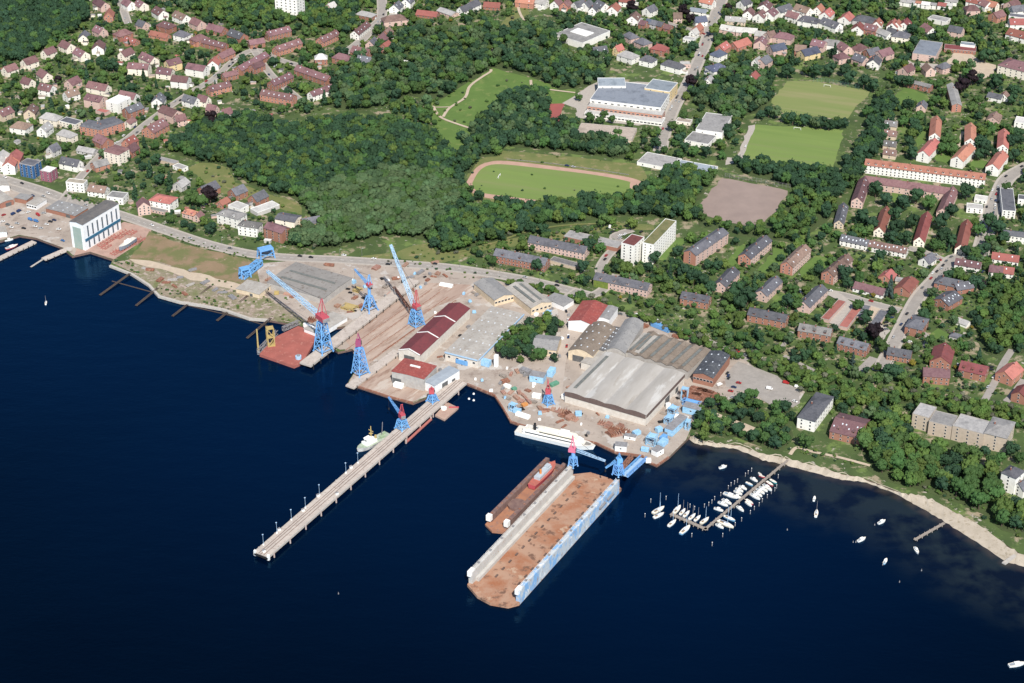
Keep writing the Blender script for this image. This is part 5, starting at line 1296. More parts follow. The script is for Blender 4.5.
# left basin
deck(J2, (-20, 588), (192, 484), (-28, 570), 1.8, 1.0, 'harbour_pier', "pale concrete pier of the left harbour basin", M_PIER, piles=8, pile_m=M_BLACK)
deck(J2, (240, 578), (375, 520), (232, 560), 2.2, 1.0, 'landing_stage', "pale landing stage beside the tall white boat hall", M_PIER, piles=4, pile_m=M_BLACK)
deck(J2, (166, 614), (232, 572), (163, 609), .9, .5, 'floating_walkway', "thin floating walkway at the end of the landing stage", M_KERB)
deck(J2, (118, 525), (190, 490), (114, 520), .9, .5, 'floating_walkway', "thin floating walkway inside the left basin", M_KERB)
# marina jetty
deck(G8, (338, 488), (746, 148), (332, 480), 1.6, .5, 'marina_jetty', "long wooden boat jetty from the beach into the marina", M_WOOD, cat='jetty', piles=18, pile_m=M_WOOD)
deck(G8, (176, 420), (338, 490), (182, 411), 1.6, .5, 'marina_jetty', "outer wooden arm of the boat jetty with sailing boats", M_WOOD, cat='jetty', piles=8, pile_m=M_WOOD)
deck(G3, (362, 515), (480, 448), (359, 506), 1.2, .4, 'beach_jetty', "short wooden bathing jetty on the beach", M_WOOD, cat='jetty', piles=6, pile_m=M_WOOD)
p = at(G3(735, 590), .8)
t = thing('groyne', "low stone groyne at the end of the beach", 'groyne', p, heading(G3(735, 590), 35))
m_ = MB(); m_.box((0, 0, .2), (16, 3, 1.0)); m_.build("stones", M_KERB, t)
# old slip rails in the water
for i, (a_, b_) in enumerate((((100, 295), (130, 274.5)), ((136, 305.5), (158, 289)), ((172.5, 316), (211, 287)), ((217, 320.5), (248, 296.5)), ((247, 338), (271, 319)))):
    p, q = at(a_, .6), at(b_, 1.6); d = q - p
    t = thing('slip_rail', f"old timber slip rail running into the water, {ORD[i]} from the white boat hall", 'slip rail', (p.x, p.y, 0), math.atan2(d.y, d.x), "old slip rails")
    L = math.hypot(d.x, d.y)
    for y in (-.7, .7):
        m_ = MB(); m_.beam((0, y, .5), (L, y, 2.6), .7, .6); m_.build("rail", mat("tarred_timber", (.085, .065, .05), (.06, .045, .04)), t)
for i, (a_, b_) in enumerate((((112, 281), (152, 292)), ((176, 302.5), (250, 320)), ((222, 312), (268, 326)))):
    p, q = at(a_, .4), at(b_, .4); d = q - p
    t = thing('floating_boom', f"thin brown floating boom off the rubble bank, {ORD[i]} from the white boat hall", 'boom', (p.x, p.y, 0), math.atan2(d.y, d.x), "floating booms")
    m_ = MB(); m_.beam((0, 0, .3), (math.hypot(d.x, d.y), 0, .3), .7, .6); m_.build("boom_beam", mat("tarred_timber", (.1, .07, .05)), t)

# ------------------------------------------------------------------ floating docks


def poly_body(m_, pts, c, z0, z1, mi=0, rz=0.0):
    co, si = math.cos(-rz), math.sin(-rz)
    loc = [((p.x - c.x) * co - (p.y - c.y) * si, (p.x - c.x) * si + (p.y - c.y) * co) for p in pts]
    m_.prism(loc, z0, z1, mi)
    return loc


M_DOCK = mat("dock_rust_deck", (.345, .215, .15), (.28, .115, .06), .045, .95, mix=(.42, .62), c3=(.15, .085, .06), scale3=.16, mix3=(.56, .64), more=[((.40, .29, .21), .09, (.60, .68))])
M_DOCKWALL = mat("dock_wall_flaking_paint", (.42, .45, .47), (.19, .35, .56), .16, .8, mix=(.46, .56), c3=(.33, .24, .19), scale3=.45, mix3=(.58, .66), more=[((.62, .62, .61), .3, (.58, .63))], stretch=(.0, .7, .7, .5))
M_DOCKGREY = mat("dock_wall_pale", (.47, .455, .43), (.39, .375, .35), .15, .9, c3=(.33, .25, .20), scale3=.4, mix3=(.6, .7))
p, q, r = at((518.8, 606), 0), at((622.5, 489.5), 0), at((467.5, 586.5), 0)
d = q - p; DL = d.length; u = d / DL; n = Vector((-u.y, u.x, 0)); DW = (r - p).dot(n)
drz = math.atan2(u.y, u.x)
dock = thing('floating_dock', "large floating dock with rust-orange deck and flaking blue-white side wall", 'floating dock', p, drz)
m_ = MB()
m_.prism([(-9, DW * .42), (-6.5, DW * .70), (1.5, DW), (DL - 4, DW), (DL + 6, DW * .72), (DL + 6, DW * .30), (DL - 2, 0), (.5, 0), (-6, DW * .12)], -2, 2.2)
m_.build("pontoon", M_DOCK, dock)
WT = 3.1
for nm, y0, mt, x0, x1 in (("right", 0, M_DOCKWALL, 1.5, DL - 6), ("left", DW - WT, M_DOCKGREY, 3.5, DL - 6)):
    m_ = MB(); yb = y0 - .12 if nm == 'right' else y0 + .05; m_.prism([(x0, yb), (x1, yb), (x1, y0 + WT - .05), (x0, y0 + WT - .05)], .4 if nm == 'right' else 2.2, 12.0, 0)
    wl = m_.build("side_wall", mt, dock)
    wl['label'] = "flaking blue and white side wall" if nm == 'right' else "pale grey side wall with walkway"
    m_ = MB()
    m_.beam((x0, y0 + .3, 13), (x1, y0 + .3, 13), .14); m_.beam((x0, y0 + WT - .3, 13), (x1, y0 + WT - .3, 13), .14)
    for k in range(46):
        x = x0 + (x1 - x0) * k / 45
        for yy in (y0 + .3, y0 + WT - .3): m_.beam((x, yy, 12), (x, yy, 13), .12)
    m_.build("railing", M_TRIM, wl)
    m_ = MB(); m_.prism([(x0 - 2.2, y0 + .2), (x0 + 3.5, y0 + .2), (x0 + 3.5, y0 + WT - .2), (x0 - 2.2, y0 + WT - .2)], 9.4, 13.6); m_.build("end_cabin", M_WHITEP, wl)
    for k in range(9):
        m_ = MB(); x = x0 + 12 + (x1 - x0 - 20) * k / 8; m_.box((x, y0 + WT / 2, 12.5), (1.6, 1.4, 1.0)); m_.build("winch", M_STEEL, wl)
for y in (.25, .68):
    for k in range(14):
        m_ = MB(); m_.box((DL * (.12 + .06 * k), DW * y, 2.6), (3.2, 1.2, .8)); m_.build("bilge_block", mat("keel_blocks", (.14, .095, .08)), dock)
m_ = MB(); m_.prism([(8, DW - WT - 2.6), (DL - 8, DW - WT - 2.6), (DL - 8, DW - WT), (8, DW - WT)], 2.2, 5.0); m_.build("inner_ledge", M_DOCKGREY, dock)
for k, x in enumerate((DL * .78, DL * .86)):
    m_ = MB(); m_.box((x, -1.0, 7.5), (9, 1.8, 1.2)); m_.build("outer_gangway", M_STEEL, dock)

# small dock with the red tug
p, q, r = at((505, 534.5), 0), at((566, 472), 0), at((486.5, 524), 0)
d = q - p; L2 = d.length; u = d / L2; n = Vector((-u.y, u.x, 0)); W2 = (r - p).dot(n); rz2 = math.atan2(u.y, u.x)
sd_ = thing('small_dock', "small rusty floating dock with low dark side walls holding a red tug", 'floating dock', p, rz2)
m_ = MB(); m_.prism([(0, W2 * .05), (-3, W2 * .5), (2, W2 * .98), (L2 + 2, W2), (L2 + 2, 0)], -2, 1.6); m_.build("pontoon", mat("small_dock_deck", (.36, .17, .095), (.27, .13, .085), .12, .95, c3=(.20, .13, .11), scale3=.3), sd_)
M_DKW = mat("dark_dock_wall", (.13, .08, .075), (.20, .13, .11), .3, .9)
for y0 in (.1, W2 - 3.3):
    m_ = MB(); m_.prism([(7, y0), (L2 + 1, y0), (L2 + 1, y0 + 3.2), (7, y0 + 3.2)], 1.6, 7.0); wl = m_.build("side_wall", M_DKW, sd_)
    m_ = MB(); m_.prism([(4, y0 - .2), (7.5, y0 - .2), (7.5, y0 + 3.4), (4, y0 + 3.4)], 3.5, 8.2); m_.build("end_cabin", M_WHITEP, wl)
    for k in range(12):
        m_ = MB(); m_.box((10 + (L2 - 14) * k / 11, y0 + 1.6, 7.3), (.9, 1.4, .6)); m_.build("winch", M_RUST, wl)
m_ = MB(); m_.prism([(L2 - 3, 3.2), (L2 + .8, 3.2), (L2 + .8, W2 - 3.2), (L2 - 3, W2 - 3.2)], 1.6, 4.5); m_.build("end_wall", M_DKW, sd_)
m_ = MB(); m_.cyl((L2 * .36, W2 / 2, 1.6), (L2 * .36, W2 / 2, 3.6), 7, n=20); m_.build("round_coaming", mat("dark_dock_wall", (.1, .07, .07)), sd_)

# red deck pontoon at the left
pts = [at(p_, 2.5) for p_ in ((259.5, 354), (294, 366), (303, 362), (319, 333), (298, 326), (275, 337))]
c = sum(pts, Vector()) / len(pts); c.z = 0
rd = thing('dock_pontoon', "square dock pontoon with red-brown deck beside the tall tower crane", 'pontoon', c)
m_ = MB(); poly_body(m_, pts, c, -2, 2.5); m_.build("deck", mat("red_deck", (.33, .105, .085), (.26, .085, .07), .1, .95, c3=(.42, .2, .16), scale3=.3, mix3=(.58, .7)), rd)
for a_, b_ in (((258.5, 353), (277, 334)), ((283, 331), (299, 324))):
    p, q = at(a_, 2.5) - c, at(b_, 2.5) - c
    m_ = MB(); m_.truss((p.x, p.y, 4.5), (q.x, q.y, 4.5), 2.2, 3.6, 7, .4); m_.build("walkway", M_STEEL, rd)
p = at((271, 345), 2.5)
t = thing('winch_tower', "yellow steel lattice tower on the edge of the red dock pontoon", 'winch tower', p, .3)
m_ = MB()
m_.truss((0, 0, 0), (0, 0, 17), 5.5, 5.5, 2, .8); m_.build("frame", M_YEL, t)
for z in (.3, 8.5, 16.8):
    m_ = MB(); m_.box((0, 0, z), (6, 5.8, .4)); m_.build("platform", M_YEL, t)
p = at((258.6, 354), 0)
t = thing('mooring_mast', "single yellow mooring mast at the corner of the red dock pontoon", 'mooring mast', p)
m_ = MB(); m_.cyl((0, 0, -3), (0, 0, 24), .9, .6, 8); m_.build("mast", M_YEL, t)
m_ = MB(); m_.cyl((0, 0, -3), (0, 0, 4), 1.3, n=8); m_.build("foot", M_STEEL, t)
p = at((298.5, 358.5), 2.5)
t = thing('deck_capstan', "pale blue machinery drum on the red dock pontoon corner", 'capstan', p)
m_ = MB(); m_.cyl((0, 0, 0), (0, 0, 2.6), 2.6, n=12); m_.build("drum", M_PALEBLUE, t); m_ = MB(); m_.cyl((0, 0, 2.6), (0, 0, 3.6), 1.4, n=10); m_.build("head", M_STEEL, t)

# pontoon barge by the pier root
pts = [at(p_, 1.6) for p_ in ((435, 415), (444.5, 419.5), (458.5, 407.5), (448, 402.5), (445, 404))]
c = sum(pts, Vector()) / len(pts); c.z = 0
t = thing('work_barge', "small pink-brown work barge moored beside the pier root", 'barge', c)
m_ = MB(); poly_body(m_, pts, c, -1.5, 1.6); m_.build("hull", mat("barge_deck", (.40, .28, .22), (.32, .21, .17), .2, .9), t)
m_ = MB(); m_.cyl((-2, 1, 1.6), (-2, 1, 3.2), 2.4, n=12); m_.build("tank", M_WHITEP, t)
m_ = MB(); m_.box((6, 3, 2.1), (8, .6, 1)); m_.build("bulwark", M_REDP, t)
# ------------------------------------------------------------------ ships and boats


def hull(m_, L, Bm, z0, z1, bow=.32, stern=.9, mi=0, deck_mi=None, sheer=0.0, n=10, flare=.8):
    """Boat hull along +x with pointed bow; bottom narrower than the deck."""
    top, bot = [], []
    for i in range(n + 1):
        f = i / n; x = -L / 2 + L * f
        w = Bm / 2 * (min(1, stern + (1 - stern) * f * 3) if f < 1 - bow else max(0.0, math.cos((f - (1 - bow)) / bow * PI / 2)) ** .75)
        w = max(w, .02)
        z = z1 + sheer * max(0, (f - .5) * 2) ** 2
        top.append((x, w, z)); bot.append((x - (L * .04 * f), w * flare, z0))
    loop_t = [(x, -w, z) for x, w, z in top] + [(x, w, z) for x, w, z in reversed(top)]
    loop_b = [(x, -w, z) for x, w, z in bot] + [(x, w, z) for x, w, z in reversed(bot)]
    k = len(loop_t)
    m_.raw(loop_b + loop_t, [[i, (i + 1) % k, k + (i + 1) % k, k + i] for i in range(k)], mi)
    m_.raw(loop_t, [list(range(k))], mi if deck_mi is None else deck_mi)
    m_.raw(loop_b, [list(range(k))[::-1]], mi)


def place_line(a, b, z=0.0):
    p, q = at(a, z), at(b, z); d = q - p
    return (p + q) / 2, math.atan2(d.y, d.x), d.length


# white ferry
c, rz, L = place_line((517, 430.5), (595.5, 448.5), 1.5)
c.z = 0
M_FDECK = mat("ferry_deck", (.60, .575, .52), (.52, .49, .44), .4, .8)
f = thing('white_ferry', "white passenger ferry moored along the quay below the small yard crane", 'ferry', c, rz)
m_ = MB(); hull(m_, L, 11.5, -1.5, 3.6, bow=.26, deck_mi=1, sheer=.9); m_.build("hull", [M_WHITEP, M_FDECK], f)
m_ = MB(); m_.prism([(-L * .40, -4.6), (L * .28, -4.6), (L * .34, -2.5), (L * .34, 2.5), (L * .28, 4.6), (-L * .40, 4.6)], 3.6, 6.3); s = m_.build("saloon", M_WHITEP, f)
m_ = MB()
for y in (-4.64, 4.64): m_.box((-L * .06, y, 5.1), (L * .62, .1, .9))
m_.build("window_band", M_GLASS, s)
m_ = MB(); m_.prism([(-L * .22, -3.9), (L * .24, -3.9), (L * .27, -2), (L * .27, 2), (L * .24, 3.9), (-L * .22, 3.9)], 6.3, 8.6); s2 = m_.build("upper_deck", mat("ferry_cream", (.74, .70, .58), (.68, .63, .52), .3), f)
m_ = MB()
for y in (-3.94, 3.94): m_.box((L * .02, y, 7.5), (L * .42, .1, .8))
m_.build("window_band", M_GLASS, s2)
m_ = MB(); m_.prism([(L * .05, -3), (L * .16, -3), (L * .16, 3), (L * .05, 3)], 8.6, 10.6); m_.build("wheelhouse", M_WHITEP, f)
m_ = MB(); m_.cyl((-L * .27, 0, 6), (-L * .27, 0, 12), 1.3, 1.0, 8); m_.build("funnel", M_BLACK, f)
m_ = MB(); m_.box((-L * .33, 0, 7.2), (5, 5, 1.8)); m_.box((-L * .20, 1, 9.2), (6, 2, 1)); m_.box((-L * .38, -2, 6.9), (3, 2, 1.2)); m_.build("deck_housing", M_FDECK, f)
m_ = MB(); m_.prism([(L * .37, -2.4), (L * .44, -1.3), (L * .44, 1.3), (L * .37, 2.4)], 3.9, 4.35); m_.build("foredeck", mat("dark_foredeck", (.25, .23, .21), (.18, .17, .155), .6), f)

# tug at the pier
c, rz, L = place_line((388, 434.5), (357, 451.5), 1.0); c.z = 0
f = thing('harbour_tug', "white tug with yellow mast and green afterdeck moored at the pier", 'tug', c, rz)
m_ = MB(); hull(m_, L, 9, -1.5, 2.6, bow=.34, sheer=1.6, deck_mi=1); m_.build("hull", [mat("tug_hull", (.70, .69, .66), (.1, .1, .11), .1), mat("tug_green_deck", (.40, .42, .36), (.22, .30, .2), .3)], f)
m_ = MB(); m_.box((L * .10, 0, 3.9), (L * .34, 6, 2.8)); m_.build("deckhouse", M_WHITEP, f)
m_ = MB(); m_.prism([(L * .06, -2.4), (L * .22, -2.4), (L * .25, 0), (L * .22, 2.4), (L * .06, 2.4)], 5.3, 8.2); b = m_.build("bridge", M_WHITEP, f)
m_ = MB(); m_.box((L * .235, 0, 7.2), (.8, 3.4, .9)); m_.box((L * .14, -2.44, 7.2), (3, .1, .9)); m_.build("window_band", M_GLASS, b)
m_ = MB(); m_.cyl((L * .04, 0, 5), (L * .04, 0, 17), .55, .35, 8); m_.box((L * .04, 0, 13), (.5, 5, .5)); m_.box((L * .04, 0, 10.5), (2.4, 2.4, .5)); m_.build("mast", M_YEL, f)
m_ = MB(); m_.cyl((-L * .06, 1.5, 4), (-L * .06, 1.5, 8), .9, n=8); m_.build("funnel", M_YEL, f)
m_ = MB(); m_.beam((-L * .3, 0, 2.6), (-L * .34, 0, 15), .35); m_.build("aft_mast", M_STEEL, f)
m_ = MB(); m_.box((-L * .28, 1, 3.2), (4, 3, 1.2)); m_.box((-L * .4, -1.5, 3.0), (2.5, 2, .9)); m_.build("deck_gear", mat("green_gear", (.25, .34, .2), (.35, .4, .3)), f)

# red tug in the small dock
c, rz, L = place_line((531.5, 487), (555, 463.5), 4); c.z = 1.6
f = thing('red_tug', "red tug standing dry inside the small rusty dock", 'tug', c, rz)
m_ = MB(); hull(m_, L, 8.5, .6, 4.2, bow=.3, stern=.75, deck_mi=1, sheer=1); m_.build("hull", [M_REDP, mat("red_tug_deck", (.42, .12, .09), (.30, .1, .08), .4)], f)
m_ = MB(); m_.box((-L * .02, 0, 5.4), (L * .52, 5, 2.4)); m_.build("deckhouse", mat("tug_house_grey", (.42, .46, .50), (.34, .38, .42), .4), f)
m_ = MB(); m_.box((L * .18, 0, 7.2), (L * .12, 3.4, 1.6)); m_.build("bridge", mat('tug_house_grey', (.4, .4, .4)), f)
m_ = MB(); m_.cyl((-L * .12, 0, 6), (-L * .12, 0, 10), .9, n=8); m_.build("funnel", mat("orange_paint", (.62, .22, .05), (.5, .2, .06)), f)
m_ = MB()
for x in (-.3, -.1, .1, .3): m_.box((L * x, 0, .3), (1.6, 3, .7))
m_.build("dock_block", M_WOOD, f)

# grey ship on the red cradle beside the boat hall
c, rz, L = place_line(H4(588, 505), H4(725, 415), GZ + 4); c.z = GZ
f = thing('grey_workboat', "grey workboat standing on red cradles beside the tall white boat hall", 'workboat', c, rz + PI)
m_ = MB(); hull(m_, L, 5.5, 1.8, 5.4, bow=.4, deck_mi=1, sheer=.8); m_.build("hull", [mat("grey_blue_hull", (.22, .24, .29), (.17, .19, .24), .4), M_FDECK], f)
m_ = MB(); m_.box((-L * .05, 0, 6.4), (L * .26, 3.4, 2.2)); m_.build("deckhouse", M_WHITEP, f)
m_ = MB(); m_.cyl((L * .02, 0, 6), (L * .02, 0, 13), .2, .12, 6); m_.build("mast", M_STEEL, f)
M_CRAD = mat("cradle_red", (.36, .11, .095), (.30, .17, .145), .3)
for i, (x, y, dg) in enumerate(((450, 470, 32), (500, 440, 32), (545, 410, 32), (480, 490, 32), (560, 540, 32), (610, 520, 32), (680, 480, 32), (740, 450, 32), (600, 400, 32), (640, 370, 32), (700, 370, 32), (770, 430, 32))):
    q = H4(x, y); p = at(q, GZ)
    t = thing('slip_cradle', "red steel boat cradle on the slip beside the tall white boat hall", 'cradle', p, heading(q, dg), "red boat cradles on the slip")
    m_ = MB()
    for yy in (-2.6, 2.6):
        m_.beam((-5, yy, .6), (5, yy, .6), .6)
        for xx in (-4, 0, 4): m_.beam((xx, yy, .6), (xx, yy * 1.15, 2.6), .4); m_.beam((xx, yy * 1.1, 2.2), (xx, yy * .3, .6), .35)
    for xx in (-4, 0, 4): m_.beam((xx, -2.6, .6), (xx, 2.6, .6), .5)
    m_.build("frame", M_CRAD, t)
    m_ = MB(); m_.box((0, 0, .25), (11, .5, .5)); m_.build("keel_rail", M_RUST, t)


def boat(kind, c, rz, L, label, group, colour='w'):
    f = thing({'s': 'sailing_boat', 'm': 'motor_boat', 'r': 'rowing_boat'}[kind], label, {'s': 'sailing boat', 'm': 'motor boat', 'r': 'rowing boat'}[kind], (c.x, c.y, 0), rz, group)
    hm = {'w': M_WHITEP, 'b': mat("boat_blue", (.16, .33, .50), (.2, .4, .55)), 'r': M_REDP, 't': mat("boat_teal", (.05, .25, .27), (.06, .3, .3)), 'c': mat("boat_cream", (.72, .66, .52), (.65, .6, .48))}[colour]
    dm = mat("boat_deck", (.72, .69, .62), (.62, .58, .5), .8)
    B_ = L * (.34 if kind != 's' else .31)
    m_ = MB(); hull(m_, L, B_, -.4, 1.0 + .02 * L, bow=.5, stern=.72, deck_mi=1, sheer=.25, n=8); m_.build("hull", [hm, dm], f)
    if kind == 's':
        m_ = MB(); m_.prism([(-L * .10, -B_ * .28), (L * .20, -B_ * .2), (L * .20, B_ * .2), (-L * .10, B_ * .28)], 1.1, 1.75 + .02 * L); m_.build("cabin", M_WHITEP, f)
        m_ = MB(); m_.cyl((L * .1, 0, 1), (L * .1, 0, L * 1.25), .16, .10, 6); m_.build("mast", M_PALEBLUE if L > 9 else M_STEEL, f)
        m_ = MB(); m_.cyl((L * .1, 0, 2.5), (-L * .32, 0, 2.4), .22, n=6); m_.build("boom", mat("sail_cover_blue", (.08, .17, .34), (.5, .5, .5), .2), f)
        m_ = MB(); m_.prism([(-L * .36, -B_ * .2), (-L * .12, -B_ * .2), (-L * .12, B_ * .2), (-L * .36, B_ * .2)], 1.12 + .02 * L, 1.2 + .02 * L); m_.build("cockpit", mat("cockpit_teak", (.30, .21, .13), (.22, .15, .1)), f)
    elif kind == 'm':
        m_ = MB(); m_.prism([(-L * .16, -B_ * .34), (L * .16, -B_ * .26), (L * .16, B_ * .26), (-L * .16, B_ * .34)], 1.1, 2.3); k_ = m_.build("cabin", M_WHITEP, f)
        m_ = MB(); m_.prism([(L * .10, -B_ * .28), (L * .175, -B_ * .2), (L * .175, B_ * .2), (L * .10, B_ * .28)], 1.6, 2.15); m_.build("windscreen", M_GLASS, k_)
        m_ = MB(); m_.prism([(-L * .44, -B_ * .26), (-L * .18, -B_ * .28), (-L * .18, B_ * .28), (-L * .44, B_ * .26)], 1.1 + .02 * L, 1.18 + .02 * L); m_.build("cockpit", mat("cockpit_blue", (.2, .3, .4), (.25, .25, .25)) if colour != 'c' else M_WOOD, f)
    else:
        m_ = MB()
        for x in (-.2, .1): m_.box((L * x, 0, 1.1), (.4, B_ * .8, .12))
        m_.build("thwart", M_WOOD, f)
    return f


LST = [  # x, y, px angle, length m, kind, colour, label ; on the survey sheet of the marina
    (136, 294, 30, 12.5, 's', 'c', "cream sailing boat, larger of the two moored off the jetty arm's outer end"),
    (138, 333, 25, 10, 's', 'w', "white sailing boat, smaller of the two moored off the jetty arm's outer end"),
    (272, 290, 50, 11.5, 's', 'c', "pale two-masted looking sailing boat at the outer end of the jetty arm"),
    (312, 306, 48, 8.5, 's', 'w', "white sailing boat, second on the inner side of the jetty arm"),
    (341, 322, 45, 8.5, 's', 'w', "white sailing boat, third on the inner side of the jetty arm"),
    (382, 342, 40, 8.5, 's', 'w', "white sailing boat, fourth on the inner side of the jetty arm"),
    (421, 354, 40, 8, 's', 'w', "white sailing boat, fifth on the inner side of the jetty arm"),
    (474, 371, 36, 10, 's', 'c', "cream sailing boat in the corner of jetty and arm"),
    (236, 389, 40, 10, 's', 'w', "white sailing boat on the outer side of the jetty arm, smaller one"),
    (332, 438, 42, 13, 's', 'b', "pale blue sailing boat, largest on the outer side of the jetty arm"),
    (576, 290, -18, 7.5, 'm', 'w', "single white motor boat left of the jetty, nearest the corner"),
    (608, 250, -22, 8.5, 'm', 'w', "white motor boat left of the jetty, lower of the touching pair"),
    (636, 234, -28, 9, 'm', 'w', "white motor boat left of the jetty, upper of the touching pair"),
    (664, 188, -20, 12, 'm', 'w', "largest white motor boat left of the jetty"),
    (712, 196, -20, 7, 'm', 'w', "small white motor boat tucked between the largest one and the jetty"),
    (718, 168, -25, 7.5, 'm', 'w', "white motor boat above the largest one, first of three"), (728, 148, -25, 7, 'm', 'w', "white motor boat above the largest one, second of three"),
    (754, 131, -25, 7, 'm', 'w', "white motor boat above the largest one, third of three"), (800, 104, -25, 6.5, 'r', 'b', "light blue open boat left of the jetty"),
    (835, 72, -28, 7, 'm', 'w', "white motor boat left of the jetty, nearest the beach"), (879, 31, -35, 4, 'r', 'w', "tiny white rowing boat by the jetty root"), (893, 48, -20, 5, 'r', 'r', "small red rowing boat by the jetty root"),
    (655, 356, -24, 10, 's', 'b', "blue-striped sailing boat right of the jetty near the corner"), (628, 398, -24, 14, 's', 'c', "long cream yacht right of the jetty near the corner"), (583, 412, -28, 7.5, 'm', 'w', "white motor boat right at the corner of jetty and arm"),
    (733, 285, -35, 8, 'm', 'w', "single white motor boat with open water on both sides, right of the jetty"), (802, 236, -35, 8, 'r', 'r', "red and white open boat right of the jetty"), (795, 250, -35, 7, 'r', 'w', "white open boat beside the red one right of the jetty"),
    (842, 196, -30, 10, 'm', 'w', "white motor boat right of the jetty, first of the row of five"), (863, 178, -30, 8.5, 'm', 'w', "white motor boat right of the jetty, second of the row of five"), (881, 158, -30, 8.5, 'm', 'w', "white motor boat right of the jetty, third of the row of five"),
    (903, 142, -30, 8.5, 'm', 'w', "white motor boat right of the jetty, fourth of the row of five"), (932, 130, -35, 10, 'm', 'w', "white motor boat right of the jetty, last of the row of five"),
    (950, 102, -35, 7.5, 'r', 'r', "dark red open boat right of the jetty near the beach"), (976, 86, -30, 7, 'r', 't', "teal open boat right of the jetty nearest the beach")]
for x, y, a, L, k, cl, lab in LST:
    q = P8(x, y); boat(k, at(q, .5), heading(q, a, 0), L, lab, "boats in the marina", cl)
for q, a, L, k, cl, lab in (((723, 467.2), 15, 7, 'm', 'w', "white motor boat moored alone between jetty and beach"), ((814.3, 498.8), 75, 6, 'm', 'w', "small white boat moored upright above the lone sailing boat"), ((816.3, 513.5), 80, 9, 's', 'w', "white sailing boat moored alone off the beach"),
                            ((881.8, 522), 25, 7.5, 'm', 'w', "white boat moored nearest the bathing jetty"), ((861.7, 539.6), 25, 8, 'm', 'w', "white boat farthest out in the moored pair off the beach"), ((916.5, 550.7), -60, 8, 'm', 'w', "white boat moored in line with the bathing jetty"),
                            ((885.3, 561.4), 60, 7, 'm', 'b', "pale blue boat moored farthest from the beach"), ((1017, 664.5), 10, 12, 'm', 'w', "white motor yacht at the bottom right corner"), ((12, 247), 20, 13, 'm', 'r', "pinkish red boat in the left basin"), ((9, 240), 10, 8, 'm', 'w', "small white boat behind the pinkish one in the left basin"), ((46, 303), 80, 6, 's', 'w', "tiny sailing boat alone on the water below the white boat hall")):
    boat(k, at(q, .5), heading(q, a, 0), L, lab, "moored boats", cl)


def buoy(q, label, m, r=.9, g=None):
    t = thing('buoy', label, 'buoy', at(q, 0).to_tuple(), 0, g)
    m_ = MB(); m_.cyl((0, 0, -.3), (0, 0, .9), r, r * .6, 8); m_.build("float", m, t); m_ = MB(); m_.cyl((0, 0, .9), (0, 0, 1.7), .12, n=5); m_.build("rod", M_STEEL, t)


for i, q in enumerate(((469, 399), (473.7, 394), (473.7, 400.5))): buoy(q, "white mooring buoy in the basin beside the pier root", M_WHITEP, 1.1, "three white buoys")
for q in (G3(115, 523), G3(232, 612), G3(385, 635), G3(298, 680), G3(200, 455), G8(700, 490), G8(1005, 545), (338.5, 594)): buoy(q, "small pale buoy on the open water", M_STEEL, .5, "small buoys")
PILES = [P8(*q) for q in ((78, 238), (190, 218), (36, 345), (470, 275), (502, 262), (525, 245), (545, 220), (398, 292), (365, 275), (590, 190), (645, 140), (665, 118), (690, 105), (712, 92), (770, 48), (790, 30), (815, 12), (378, 490), (527, 555), (604, 490), (695, 410), (655, 445), (742, 375), (806, 322), (835, 292), (870, 265), (893, 235), (930, 205), (960, 175), (985, 155), (998, 135), (1010, 60))]
for q in PILES:
    t = thing('mooring_pile', "grey timber mooring pile in the marina", 'mooring pile', at(q, 0), 0, "mooring piles of the marina")
    m_ = MB(); m_.cyl((0, 0, -2), (0, 0, 3.2), .32, .26, 6); m_.build("pile", M_STEEL, t); m_ = MB(); m_.cyl((0, 0, 3.2), (0, 0, 3.5), .36, .1, 6); m_.build("cap", M_WHITEP, t)
# ------------------------------------------------------------------ cranes


